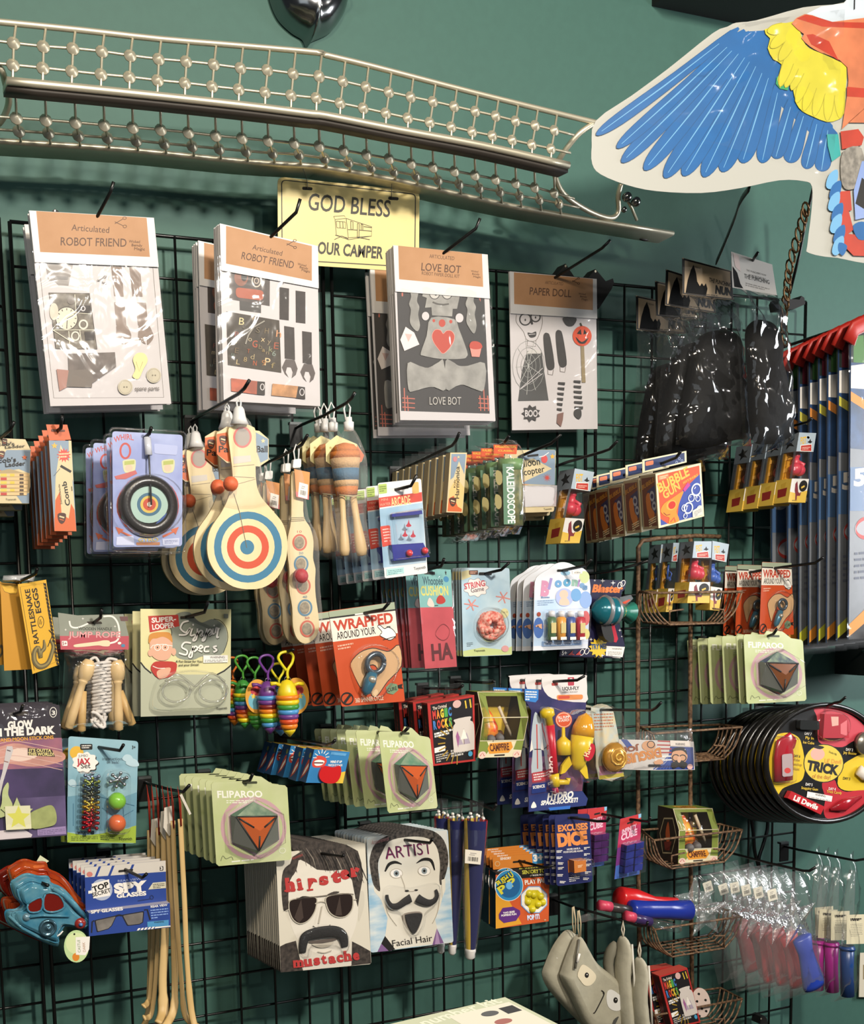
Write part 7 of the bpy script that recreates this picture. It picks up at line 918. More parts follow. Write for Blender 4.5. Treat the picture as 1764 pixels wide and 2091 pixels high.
# ================================================================ bottom row
def tint(hx, hx2): return M(hx, .12, 0, .3, 30, 0, (1, 1, 1), hx2, .8, .45)
Z = (0, 1700, 4.2)
def shooter(d, ol, holes, m, dk, lab, tag_=False):
    s = S(d, Z, (350, 600)); t = Thing('fish_shooter', lab, 'toy', s.p(300, 380), 'see-through fish shaped shooters'); b = MB(); s.dome(smooth(ol, 3, True), .022, m, .82, b, 0, 4); s.b = b; s.dome(smooth([(x*.8+.2*380, y*.8+.2*640) for x, y in ol], 3, True), .012, m, .85, b, .02); t.part(b, 'shell')
    b = MB(); b.lathe(s.p(380, 780, .02), s.n, [(s.k*80, 0), (s.k*78, .014), (s.k*60, .018), (s.k*56, .012), (s.k*20, .016), (0, .022)], dk, 18); t.part(b, 'wheel'); b = MB(); b.lathe(s.p(655, 745, .02), s.n, [(s.k*52, 0), (s.k*50, .012), (s.k*36, .016), (0, .017)], M('#8a2a24', .2), 16); b.lathe(s.p(655, 750, .036), s.n, [(s.k*24, 0), (0, .003)], M('#5a8ac0', .2), 12); t.part(b, 'eye')
    s.b = MB(); s.h = .034; WD = M('#6a1a14', .15)
    if tag_:
        for o_ in ([(212, 575), (325, 520), (322, 630), (225, 645)], [(358, 490), (470, 500), (520, 600), (430, 645), (345, 620)]): s.poly(smooth(o_, 3, True), WD); c_ = smooth(o_, 3, True); fr = MB(); s.tube([(x, y, .034) for x, y in c_+c_[:1]], 9, m, fr, 6); t.part(fr, 'window_frame')
        t.part(s.b, 'window_inset')
        b = MB(); s.tube([(430, 450, .03), (520, 500, .034), (600, 580, .032), (700, 700, .024)], [20, 24, 26, 20], m, b, 8); s.tube([(60, 690, .02), (170, 790, .026), (300, 860, .026), (470, 930, .016)], 14, m, b, 8); s.tube([(200, 690, .034), (330, 670, .036), (560, 680, .034)], 12, m, b, 8); b.ball(s.p(200, 690, .03), s.k*38, M('#7a9aa8', .15, .4), 10); t.part(b, 'ridge')
        for k in range(3): b = MB(); s.tube([(440+k*22, 870-k*18, .03), (495+k*8, 830-k*10, .03)], 6, WHITE, b, 6); t.part(b, 'white_fin_line')
    b = MB(); s.tube([(x, y, .004) for x, y in smooth(ol, 3, True)+smooth(ol, 3, True)[:1]], 9, m, b, 6); s.tube([(x*.86+.14*380, y*.86+.14*640, .022) for x, y in smooth(ol, 3, True)+smooth(ol, 3, True)[:1]], 8, m, b, 6); t.part(b, 'rim')
    if tag_:
        s.b = MB(); s.h = .05; s.sheet(ell(605, 915, 105, 136), M('#bcd49a', .45), .0006, None, .05); s.ell(605, 890, 90, 90, M('#d3dfa8')); s.ell(600, 1005, 30, 34, M('#d8842c')); s.poly([(598, 838), (718, 832), (712, 940), (680, 990), (600, 985)], WHITE); s.text('DARK', (682, 960), (676, 880), 22, M('#a8744a')); s.text('CASTLE', (640, 965), (634, 860), 22, M('#6a8a4a')); s.ell(587, 812, 8, 8, INK); t.part(s.b, 'paper_tag')
fo = [(90, 430), (130, 395), (190, 360), (245, 352), (320, 372), (405, 375), (430, 430), (520, 470), (600, 545), (655, 625), (720, 690), (790, 745), (788, 790), (720, 812), (650, 800), (560, 795), (525, 840), (492, 900), (490, 965), (390, 935), (250, 870), (160, 830), (70, 775), (42, 700), (55, 662), (130, 655), (180, 615), (150, 570), (115, 530)]
shooter(6.6, fo, [(275, 590, 60), (440, 560, 90)], tint('#3c90b4', '#7ab8cc'), M('#4a6a78', .2, .6), 'blue see-through fish shooter with a paper tag', True)
fo2 = [(x*1.02-70+(520-y)*.0, y*1.05-130) for x, y in fo]; shooter(5.2, [(x+40, y-10) for x, y in fo2], [(200, 470, 60), (380, 440, 80)], tint('#b8381c', '#d9622a'), M('#7a2418', .2), 'orange see-through fish shooter just behind the blue one')
shooter(3.6, [(x-60, y+40) for x, y in fo2], [(150, 500, 60)], tint('#8a1f18', '#b0301c'), M('#6a1a14', .2), 'dark red see-through fish shooter furthest back')
s = S(4.4, Z, (350, 240)); s.sheet([(300, 270), (345, 195), (420, 245), (360, 290), (305, 290)], M('#d8dcb8', .45), .0006); single(s.b, 'paper_tag', 'small white tag tip above the orange fish shooter', 'tag', s.p(345, 195)); hook((330, 420), 6.8, [(372, 438, 7.6), (410, 455, 8.2)], 'black hook carrying the fish shooters', Z, .02)
# mirror spectacles boxes
d = dep((725, 305), (590, 232), 1.6, Z); s = S(d, Z, (725, 300)); SPB = M('#2b4590', .42); s.sheet([(725, 300), (1420, 240), (1428, 640), (735, 680)], SPB, .001); s.poly([(725, 300), (1420, 240), (1422, 335), (730, 385)], M('#cfc9c0')); s.poly([(732, 340), (760, 335), (830, 300), (790, 295), (726, 302)], M('#cfc9c0'))
for x in (810, 925, 1095): s.poly([(x, 382-(x-800)*.07), (x+36, 292-(x-800)*.06), (x+58, 290-(x-800)*.06), (x+22, 380-(x-800)*.07)], SPB)
s.ell(768, 358, 26, 22, M('#c87a70')); s.poly(rr([(1370, 290), (1400, 288), (1400, 325), (1370, 328)], .2), INK); s.text('3', (1375, 320), (1394, 319), 26, WHITE, .03); s.ell(872, 490, 92, 92, M('#a9b2c8')); s.poly([(785, 440), (935, 400), (945, 540), (800, 565)], WHITE); s.poly([(757, 500), (790, 495), (790, 520), (757, 525)], WHITE); s.text('TOP', (800, 510), (938, 462), 44, INK, .04); s.text('SECRET', (795, 552), (952, 508), 34, INK, .02); s.text('REAR VIEW', (1010, 425), (1210, 405), 18, M('#9aa8d0'), .01); s.text('SPY', (980, 520), (1265, 490), 76, WHITE, .07); s.text('GLASSES', (1000, 560), (1255, 535), 34, WHITE, .05); s.poly([(1310, 430), (1420, 420), (1422, 475), (1270, 488)], M('#cfc9b0')); s.micro((1310, 445), (1410, 438), 14, 3, 6, INK); s.ring(1300, 555, 14, 16, 6, M('#1a2a5a')); s.line([(1180, 585), (1286, 568)], 6, M('#1a2a5a')); s.poly(rr([(1015, 322), (1140, 310), (1140, 328), (1015, 340)], .4), INK)
t = Thing('mirror_glasses_box', 'x', 'novelty glasses', s.p(1080, 320)); t.part(s.b, 'header'); c, L, T, Fq = carton(d+.75, Z, [(762, 690), (1456, 605), (1462, 812), (764, 890)], .8, SPB, SPB, M('#a8a4b0'), (762, 690)); c.text('SPY GLASSES', (780, 695), (1055, 665), 26, WHITE, .04)
for q in ([(808, 752), (1004, 708), (960, 800), (930, 828), (830, 858)], [(1040, 706), (1236, 672), (1228, 770), (1200, 788), (1090, 802)]): c.poly(rr(q, .12), M('#1d1d28')); c.poly([(sum(p[0] for p in q)/5+(x-sum(p[0] for p in q)/5)*.88, sum(p[1] for p in q)/5+(y-sum(p[1] for p in q)/5)*.86) for x, y in rr(q, .12)], M('#9a938c', .25, .3, .35, 30))
c.line([(996, 716), (1020, 708), (1045, 712)], 16, M('#1d1d28')); c.line([(1236, 665), (1262, 660), (1288, 750)], 14, M('#1d1d28')); c.line([(808, 755), (790, 765), (785, 860)], 12, M('#1d1d28')); c.text('REAR VIEW', (1292, 645), (1436, 628), 18, WHITE, .03); c.micro((1290, 668), (1440, 652), 22, 4, 9, M('#8aa8e0')); c.poly([(1262, 765), (1446, 748), (1446, 800), (1264, 810)], M('#4a90c0')); c.text('WARNING', (1320, 778), (1405, 770), 14, INK, .02)
for k in range(5): c.poly([(1172+k*30, 840-k*3), (1186+k*30, 820-k*3), (1206+k*30, 818-k*3), (1192+k*30, 838-k*3)], WHITE)
c.poly([(1330, 808), (1460, 797), (1462, 806), (1325, 822)], WHITE); t.part(c.b, 'carton'); stack(t, 5, off((725, 305), d, (590, 232), 1.6, Z), 'blue boxed mirror spy spectacles', 'boxed spy spectacles', .005); hook((1075, 318), d, [(1220, 390, d+1.8), (1256, 355, d+2.4)], 'black hook through the boxed spy spectacles', Z, .02)
# face cards
FC = M('#d3ccbb', .5); HAIR = M('#2a2522', .5, 0, .4, 120, hx2='#4a423c'); SHD = M('#b3aa9a', .5); RT = M('#b23a38', .45)
Z = (340, 1540, 4.2); q = [(938, 850), (1702, 760), (1756, 1800), (978, 1872)]; d = dep((968, 1612), (690, 1482), 1.5, Z); s = S(d, Z, q[0]); s.sheet(rr(q, .025), FC, .0011, M('#b9b1a0', .6)); s.poly([(972, 1650), (1020, 1625), (1110, 1600), (1130, 1700), (1170, 1855), (978, 1872)], HAIR); s.poly([(1590, 1605), (1660, 1640), (1748, 1690), (1754, 1795), (1580, 1815)], HAIR)
s.poly(smooth([(1045, 1050), (1100, 920), (1180, 870), (1400, 850), (1580, 950), (1640, 1150), (1650, 1300), (1620, 1480), (1560, 1620), (1500, 1690), (1380, 1740), (1250, 1700), (1130, 1600), (1060, 1440), (1030, 1250)], 4, True), M('#dbd4c6', .5)); s.poly([(1110, 1590), (1250, 1690), (1380, 1745), (1500, 1700), (1590, 1600), (1585, 1812), (1172, 1855)], M('#cfc8ba', .5)); s.poly(smooth([(1650, 1200), (1690, 1180), (1695, 1290), (1665, 1400), (1645, 1420)], 3, True), M('#c9c2b2'))
s.poly(smooth([(1000, 1330), (985, 1150), (1000, 1000), (1060, 940), (1130, 890), (1110, 1000), (1060, 1080), (1045, 1200), (1045, 1320), (1020, 1340)], 3, True), HAIR); s.poly([(1120, 1020), (1060, 940), (1080, 880), (1160, 830), (1080, 820), (1075, 780), (1220, 740), (1380, 760), (1540, 775), (1640, 830), (1670, 930), (1685, 1050), (1660, 1180), (1640, 1310), (1620, 1240), (1590, 1080), (1520, 990), (1400, 1000), (1290, 990), (1200, 930), (1150, 905), (1100, 920)], HAIR)
for k in range(14): x = 1120+k*38; s.line([(x, 800+k*3, .3), (x+60, 880+k*8, 1), (x+80+k*3, 960+k*12, .2)], 9, M(('#5a5048', '#171412', '#8a8074')[k % 3]))
for ch, x, y, hh in (('h', 1022, 1172, 100), ('i', 1128, 1160, 90), ('p', 1215, 1135, 92), ('s', 1310, 1115, 88), ('t', 1415, 1095, 92), ('e', 1490, 1065, 92), ('r', 1580, 1045, 90)): s.text(ch, (x, y), (x+(40 if ch in 'i' else 80), y-8), hh, RT, .085)
for x, y in ((1030, 1172), (1075, 1165), (1142, 1158), (1225, 1165), (1600, 1046)): s.line([(x-22, y), (x+30, y-6)], 15, RT)
for ch, x, y, w_ in (('m', 1085, 1825, 90), ('u', 1180, 1815, 66), ('s', 1262, 1805, 56), ('t', 1330, 1795, 44), ('a', 1390, 1790, 62), ('c', 1460, 1780, 56), ('h', 1522, 1770, 62), ('e', 1598, 1762, 56)): s.text(ch, (x, y), (x+w_, y-7), 80, RT, .05)
for x, y, w_ in ((1085, 1826, 92), (1182, 1816, 70), (1522, 1771, 66)): s.line([(x, y), (x+w_, y-8)], 10, RT)
s.text('Accoutrements', (1075, 905), (1165, 870), 26, M('#a84a48'), 0, .3); GLS = M('#2a211f', .3)
for g in ([(1045, 1300), (1060, 1250), (1150, 1232), (1275, 1225), (1280, 1300), (1255, 1370), (1205, 1430), (1140, 1452), (1085, 1420), (1055, 1360)], [(1360, 1240), (1390, 1212), (1480, 1198), (1580, 1200), (1595, 1270), (1580, 1340), (1530, 1390), (1460, 1395), (1400, 1360), (1370, 1300)]): o_ = smooth(g, 3, True); s.poly(o_, GLS); s.line(o_, 9, M('#b5ad9c', .3), True)
s.line(smooth([(1110, 1235), (1300, 1218), (1500, 1195), (1600, 1200)], 3), 9, M('#6a6258')); s.line(smooth([(1270, 1280), (1315, 1262), (1362, 1268)], 3), 9, M('#b5ad9c', .3)); s.line([(1595, 1245), (1625, 1245)], 8, M('#b5ad9c')); s.line([(1045, 1330), (1020, 1340)], 9, M('#b5ad9c')); s.poly([(1150, 1240), (1170, 1400), (1130, 1445), (1090, 1400)], M('#463b36', .3)); s.poly([(1480, 1210), (1500, 1380), (1440, 1380)], M('#463b36', .3)); s.poly(smooth([(1120, 1245), (1160, 1215), (1230, 1222), (1170, 1235)], 3, True), HAIR); s.poly(smooth([(1370, 1205), (1430, 1175), (1480, 1180), (1420, 1200)], 3, True), HAIR)
s.line(smooth([(1330, 1300), (1310, 1400), (1300, 1450)], 4), 10, SHD); s.line(smooth([(1250, 1470), (1300, 1500), (1350, 1490), (1400, 1460)], 4), 8, M('#3a332e')); s.poly(smooth([(1210, 1605), (1300, 1590), (1460, 1575), (1420, 1600), (1330, 1615), (1250, 1620)], 3, True), M('#5a4f48')); s.poly(smooth([(1240, 1625), (1330, 1620), (1430, 1605), (1380, 1650), (1300, 1655)], 3, True), M('#bdb4a4')); s.line(smooth([(1290, 1690), (1350, 1700), (1410, 1680)], 3), 8, SHD)
t = Thing('moustache_card', 'x', 'fake moustache', s.p(1330, 850)); t.part(s.b, 'card'); b = MB(); MO = M('#161414', .75, 0, .3, 250, .3); L = smooth([(1160, 1700, .0030), (1165, 1620, .0045), (1185, 1560, .0055), (1260, 1530, .0070), (1350, 1515, .0075), (1430, 1515, .0070), (1490, 1540, .0060), (1515, 1600, .0045), (1522, 1650, .0030)], 4); s.tube(L, [30+22*math.sin(math.pi*i/(len(L)-1)) for i in range(len(L))], MO, b, 10, .2); t.part(b, 'moustache'); b = MB(); s.dome(smooth([(1130, 1690), (1150, 1540), (1280, 1470), (1420, 1465), (1540, 1520), (1560, 1640), (1520, 1700), (1460, 1640), (1240, 1640), (1200, 1740)], 3, True), .010, CLEAR, .88, b, .001); t.part(b, 'blister'); stack(t, 18, off((968, 1612), d, (690, 1482), 1.5, Z), 'hipster face card with drooping black moustache', 'hipster moustache cards', .004); hook((1330, 850), d, [(1500, 880, d+1.8), (1520, 865, d+2.2)], 'black hook through the hipster moustache cards', Z, .02)
Z = (700, 1640, 3.835); q = [(186, 268), (822, 206), (866, 1090), (218, 1172)]; d = dep(q[0], (-62, 212), 1.6, Z); s = S(d, Z, q[0]); s.sheet(rr(q, .03), M('#8fb6cf', .5, 0, .3, 14, .0, (1, 1, 4), '#d8dcd8'), .0011, M('#a8aca8', .6)); s.poly([(190, 290), (300, 255), (815, 212), (835, 500), (200, 560)], M('#cfd0cb', .5))
FA = M('#d9d3c4', .5); s.poly(smooth([(290, 420), (330, 300), (460, 250), (620, 245), (740, 320), (770, 480), (800, 600), (770, 780), (720, 900), (640, 1010), (540, 1050), (430, 1000), (350, 900), (300, 760), (245, 690), (250, 640), (285, 620)], 3, True), FA); s.poly([(350, 900), (540, 1050), (720, 900), (740, 990), (700, 1105), (390, 1145), (330, 1050)], FA); s.poly([(270, 1165), (330, 1040), (400, 1140), (380, 1155)], M('#7a5a88')); s.poly([(330, 1040), (410, 1145), (360, 1158), (300, 1100)], INK); s.poly([(735, 980), (790, 1095), (700, 1112)], M('#7a5a88')); s.poly([(735, 980), (760, 1100), (720, 1108)], M('#a88ab0'))
BH = M('#1a1816', .5, 0, .5, 160, hx2='#57504a'); s.poly(smooth([(290, 690), (240, 640), (215, 520), (212, 420), (260, 310), (380, 240), (560, 200), (700, 215), (790, 290), (825, 420), (810, 540), (770, 640), (755, 600), (760, 480), (740, 360), (690, 290), (600, 262), (470, 268), (360, 300), (310, 380), (275, 470), (285, 600)], 3, True), BH); s.text('ARTIST', (338, 440), (702, 395), 92, M('#8a2a5a'), .0); s.text('ARTIST', (334, 436), (698, 391), 92, M('#4a2440'), -.012)
s.line(smooth([(330, 535, .6), (360, 480, 1.3), (410, 462, 1.2), (460, 478, .4)], 4), 18, INK); s.line(smooth([(575, 470, .3), (630, 440, 1.2), (690, 450, 1.3), (718, 525, .5)], 4), 18, INK)
for x, y in ((418, 550), (636, 530)): s.ell(x, y, 48, 36, WHITE); s.ring(x, y, 48, 36, 5, SHD); s.ell(x, y, 22, 24, M('#8a9498')); s.ell(x, y, 10, 11, INK)
s.line(smooth([(450, 560), (480, 640), (490, 680), (540, 690), (590, 675)], 4), 5, SHD); s.ell(500, 686, 16, 8, INK); s.ell(572, 680, 14, 7, INK); s.poly(smooth([(460, 880), (540, 850), (620, 860), (600, 960), (560, 1020), (500, 980)], 3, True), M('#8a7f74')); s.line(smooth([(330, 760), (350, 860), (420, 960)], 3), 5, SHD); s.line(smooth([(760, 700), (740, 850), (700, 940)], 3), 5, SHD); s.text('Facial Hair', (388, 1122), (700, 1078), 50, M('#2a2622'), .0); s.text('Accoutrements', (222, 325), (355, 290), 32, M('#c08a88'), 0, .3); s.poly([(770, 600), (800, 590), (800, 680), (775, 740)], FA)
t = Thing('moustache_card', 'x', 'fake moustache', s.p(530, 285)); t.part(s.b, 'card'); b = MB()
for L in ([(520, 738, .0060), (480, 760, .0065), (420, 800, .0060), (370, 800, .0055), (342, 760, .0045), (340, 715, .0030)], [(572, 738, .0060), (610, 760, .0065), (660, 775, .0060), (705, 760, .0055), (730, 720, .0045), (722, 675, .0030)]): P = smooth(L, 4); s.tube(P, [30*(1-.85*i/(len(P)-1))**.7+3 for i in range(len(P))], MO, b, 10, .25)
t.part(b, 'moustache'); s.b = MB(); s.h = .006; s.sheet(smooth([(482, 890), (500, 868), (590, 858), (612, 878), (585, 960), (550, 1018), (520, 990)], 3, True), MO, .004, None, .006); t.part(s.b, 'goatee'); b = MB(); s.dome(smooth([(310, 700), (360, 640), (520, 660), (720, 620), (750, 700), (720, 790), (640, 860), (620, 960), (550, 1040), (480, 960), (450, 850), (350, 820)], 3, True), .012, CLEAR, .93, b, .001); t.part(b, 'blister'); stack(t, 12, off(q[0], d, (-62, 212), 1.6, Z), 'artist face card with curled moustache and goatee', 'artist moustache cards', .004); hook((485, 288), d, [(680, 312, d+2), (702, 280, d+2.6)], 'black hook through the artist moustache cards', Z, .02)
# windsock rolls
WN, WR, WY, WG = M('#1f2350', .35), M('#a82a34', .35), M('#c9a83a', .35), M('#3f7a5a', .35)
def roll(x0, y0, x1, y1, d, r, cols, lab, sticker=False):
    s = S(d, Z, (x0, y0)); t = Thing('windsock_roll', lab, 'windsock', s.p(x0, y0-120), 'rolled windsocks in clear sleeves'); A, B_ = s.p(x0, y0), s.p(x1, y1); ax = (A-B_); L_ = ax.length; ax.normalize(); u = V((1, 0, 0)); u = (u-ax*u.dot(ax)).normalized(); v = ax.cross(u); k = s.k; n = len(cols)
    for j, c in enumerate(cols):
        b = MB(); rings = []
        for i in range(13):
            f = i/12; rad = k*r*(.38+.62*f**.7); a0 = 2*math.pi*j/n+.9*(1-f)-.9
            rings.append([B_+ax*L_*f+(u*math.cos(a0+2*math.pi/n*e/6)+v*math.sin(a0+2*math.pi/n*e/6))*rad*(1.0 if e in (0, 6) else 1.05) for e in range(7)])
        b.loft(rings, c, True, False, False); t.part(b, 'fabric_strip')
    b = MB(); b.lathe(B_, -ax, [(k*r*.45, -.004), (k*r*.5, 0), (k*r*.42, k*20), (k*r*.44, k*46), (k*r*.2, k*62), (0, k*64)], M('#dcd8d2', .4), 14); t.part(b, 'white_cap'); b = MB()
    for j in range(7): a_ = j*.9; b.ball(A+ax*(.004+.003*(j % 3))+(u*math.cos(a_)+v*math.sin(a_))*k*r*.7, k*11, WHITE, 8); b.tube([A+(u*math.cos(a_)+v*math.sin(a_))*k*r*.7-ax*.01, A+ax*.006+(u*math.cos(a_)+v*math.sin(a_))*k*r*.7], k*8, (WR, WY, WN)[j % 3], 6)
    t.part(b, 'stick_ends'); b = MB(); b.loft([[B_+ax*L_*f+(u*math.cos(a)+v*math.sin(a))*k*r*(.5+.68*max(0, min(f, 1))**.6)*(1 if f < 1.05 else .55) for a in [2*math.pi*e/14 for e in range(14)]] for f in (-.05, .1, .3, .5, .7, .9, 1.05, 1.14)], FILM, True, False); t.part(b, 'clear_sleeve')
    if sticker: b = MB(); q_ = S(d+(k*r*1.12)/IN, Z, (x0, y0)); q_.sheet([(958, 362), (1088, 375), (1078, 482), (955, 470)], M('#d8d0c0', .5), .0004); q_.code([(960, 364), (1086, 376), (1076, 480), (957, 468)], M('#d8d0c0', .5)); t.part(q_.b, 'price_sticker')
roll(1042, 130, 999, 1155, 8.6, 76, [WR, WY, WN], 'front rolled windsock with price sticker beside the artist cards', True); roll(892, 130, 858, 1120, 7, 60, [WG, WY, WN], 'middle rolled windsock half hidden by the artist cards'); roll(780, 110, 768, 1110, 5.6, 56, [WY, WR, WN], 'rearmost rolled windsock hidden by the artist cards')
hook((1000, -20), 7.4, [(1180, 50, 10), (1200, 10, 10.4)], 'black hook carrying the rolled windsocks', Z, .02)
# push toy boxes
d = dep((1175, 425), (1080, 360), 2, Z); s, L, T, Fq = carton(d+.5, Z, [(1196, 545), (1618, 508), (1612, 925), (1197, 984)], 1.0, M('#c8582c', .42), M('#15283a', .42), M('#2a2a30')); s.poly([(1196, 700), (1300, 760), (1400, 945), (1197, 984)], M('#d99a2c')); s.poly([(1400, 525), (1618, 508), (1616, 572), (1400, 590), (1196, 560), (1196, 545)], INK); s.text('SENSORY TOY', (1405, 556), (1602, 540), 28, M('#cfc94a'), .03); s.text('STRESS RELIEF', (1465, 574), (1600, 562), 12, WHITE, .02); s.poly(ell(1300, 645, 112, 122)[0:28], WHITE); s.poly([(max(1197, x), y) for x, y in ell(1300, 645, 108, 118)], M('#2f86b8')); s.poly([(max(1197, x), y) for x, y in ell(1300, 645, 88, 96)], M('#1f5f94'))
s.text('PUSH U', (1222, 655), (1340, 570), 46, INK, .1); s.text('PUSH U', (1222, 655), (1340, 570), 44, M('#d8cf3a'), .04); s.text('P P', (1238, 715), (1366, 625), 62, INK, .1); s.text('P P', (1238, 715), (1366, 625), 58, M('#d8cf3a'), .04); s.ell(1302, 645, 26, 30, M('#6ab0e0')); s.text('PLAY PAD', (1425, 638), (1598, 618), 34, WHITE, .04); s.poly([(1220, 870), (1250, 820), (1330, 810), (1385, 840), (1388, 870), (1355, 920), (1260, 938), (1222, 905)], M('#5a2a78')); s.text('TWO SIDES', (1255, 868), (1345, 855), 14, WHITE, .04); s.text('POPPING FUN', (1240, 888), (1358, 874), 14, WHITE, .04); s.text('POP IT!', (1445, 915), (1540, 902), 34, M('#cfd8f0'), .06); s.micro((1575, 915), (1605, 910), 8, 1, 8, CR)
oc = lambda r: [(1495+r*math.cos(math.radians(45*k+22)), 755+r*1.02*math.sin(math.radians(45*k+22))) for k in range(8)]
s.poly(oc(112), M('#7aa0d0')); s.poly(oc(104), WHITE); s.poly(oc(80), M('#c8b81e', .4)); t = Thing('push_toy_box', 'x', 'fidget toy', s.p(1380, 440)); t.part(s.b, 'carton'); b = MB(); s.b = b; PYW = M('#cdbf22', .35)
for x, y in ((1490, 715), (1545, 728), (1445, 770), (1525, 790), (1480, 830), (1455, 705), (1560, 775)): b.ball(s.p(x, y, .001), s.k*26, PYW, 12)
t.part(b, 'push_bubbles'); h = S(d, Z, (1380, 430)); h.sheet(rr([(1172, 425), (1588, 384), (1582, 485), (1176, 522)], .08), M('#d08034', .42), .001); h.poly([(1482, 396), (1584, 386), (1580, 470), (1486, 478)], M('#3f90c8')); h.text('3+', (1492, 455), (1572, 447), 48, WHITE, .06); h.text('SENSORY', (1232, 445), (1318, 438), 18, WHITE, .03); h.ring(1210, 475, 18, 18, 4, CR); h.poly(rr([(1330, 455), (1430, 445), (1430, 460), (1330, 470)], .4), INK); t.part(h.b, 'header'); L.text('PUSH & POP PLAY PAD', (70, 95), (70, 15), 40, M('#4a7a6a'), .02); L.micro((25, 95), (25, 20), 10, 2, 8, M('#3a5a6a')); stack(t, 5, off((1175, 425), d, (1080, 360), 2, Z), 'orange push bubble toy box', 'push bubble toy boxes', .006); hook((1380, 452), d, [(1580, 505, d+2.4), (1650, 488, d+3.2)], 'black hook through the push bubble toy boxes', Z, .02)
# excuse dice, crystal cubes
Z = (1040, 1620, 4.0); q = [(370, 178), (655, 166), (680, 722), (385, 760)]; d = dep(q[3], (108, 730), 1.6, Z); s = S(d, Z, q[0]); DN = M('#252b5c', .42); s.sheet(rr(q, .1), DN, .0012, M('#2f3a78')); OG = M('#e08c4a', .45); s.text('EXCUSES', (398, 312), (642, 292), 50, OG, .05); s.text('DICE', (398, 432), (642, 405), 96, OG, .07); s.text('NEVER HAVE A', (470, 465), (580, 455), 14, WHITE, .02); s.text('POOR EXCUSE AGAIN', (442, 488), (600, 475), 14, WHITE, .02)
for i, (x, y) in enumerate(((408, 475), (408, 525), (420, 570), (420, 612), (415, 668), (435, 722), (632, 448), (632, 498), (638, 545), (640, 585), (640, 645), (625, 695))): s.micro((x-24, y-4), (x+24, y-8+(i % 3)*3), 11, 2, 7, WHITE, i+1)
s.micro((485, 690), (570, 680), 14, 3, 6, WHITE); s.poly(rr([(475, 190), (560, 186), (560, 206), (475, 210)], .4), INK); t = Thing('dice_card', 'x', 'novelty dice', s.p(515, 200)); t.part(s.b, 'card'); s2 = S(d+.9, Z, (560, 590)); c, L, T, Fq = carton(d+.85, Z, [(528, 552), (626, 540), (628, 636), (532, 652)], .75, M('#c8752f', .4), M('#9a5522', .4), M('#d98a44', .4)); Fq.micro((30, 45), (70, 43), 12, 2, 7, M('#e8c8a0')); t.part(c.b, 'orange_die'); b = MB(); s.dome(rr([(478, 530), (640, 515), (645, 655), (490, 668)], .15), .026, CLEAR, .92, b, .001); t.part(b, 'blister'); stack(t, 6, off(q[3], d, (108, 730), 1.6, Z), 'navy card with an orange excuse die', 'excuse dice cards', .006, [0, .16, .34, .55, .78, 1]); hook((500, 198), d, [(720, 228, d+2.6), (800, 225, d+3.4), (820, 190, d+3.8)], 'black hook through the excuse dice cards', Z, .02)
def cube(d, q, c, lab, n=1, back=None):
    s = S(d, Z, q[0]); s.sheet(q, M('#b8345a', .42), .001, M('#7a4a9a')); u = Q([s.p(*a) for a in q], s.b); u.h = 1e-4; u.poly([(0, 0), (100, 0), (100, 16), (0, 20)], M('#c23a3c', .42)); u.poly([(0, 48), (100, 45), (100, 75), (0, 80)], M('#7a3a88', .42)); u.poly([(0, 78), (100, 72), (100, 100), (0, 100)], M('#4a70c0', .42)); u.text('INFINITY', (14, 26), (80, 22), 7, M('#e6b8c8'), .04); u.text('CUBE', (12, 37), (84, 33), 10, M('#e6b8c8'), .05); u.poly([(86, 0), (100, 0), (100, 6), (88, 7)], M('#8ac0e0')); u.poly(rr([(35, 9), (65, 8), (65, 11), (35, 12)], .4), INK)
    t = Thing('crystal_cube_card', lab, 'fidget toy', u.p(50, 10), 'crystal cube cards'); t.part(s.b, 'card'); w_ = (u.P[1]-u.P[0]); hh = (u.P[3]-u.P[0]); a = w_.length*.26; b = MB()
    for r in range(4):
        for k in range(2): b.box(u.p(14+40*k, 43+12*r+10, .002), w_.normalized()*a*1.45, s.n*a*1.3, -hh.normalized()*hh.length*.105, c)
    t.part(b, 'crystal_cube'); b = MB(); u.dome(rr([(6, 40), (102, 38), (102, 94), (6, 96)], .08), .022, CLEAR, .95, b, .001); t.part(b, 'blister')
    if n > 1: dup(t.e, off(q[0], d, back, d-1.2, Z), .02, 'rearmost purple crystal cube card behind the excuse dice', 'crystal cube cards')
cube(6.4, [(905, 210), (1076, 165), (1062, 660), (858, 702)], tint('#22287a', '#3c4ab0'), 'single blue crystal cube card at the end of its hook'); cube(4, [(640, 128), (796, 108), (772, 588), (622, 610)], tint('#4a1a5a', '#6a3a8a'), 'purple crystal cube card behind the excuse dice', 2, (560, 135)); hook((700, 158), 3.4, [(980, 212, 6.3), (1140, 232, 8.6), (1148, 195, 9)], 'black hook carrying the crystal cube cards', Z, .02)
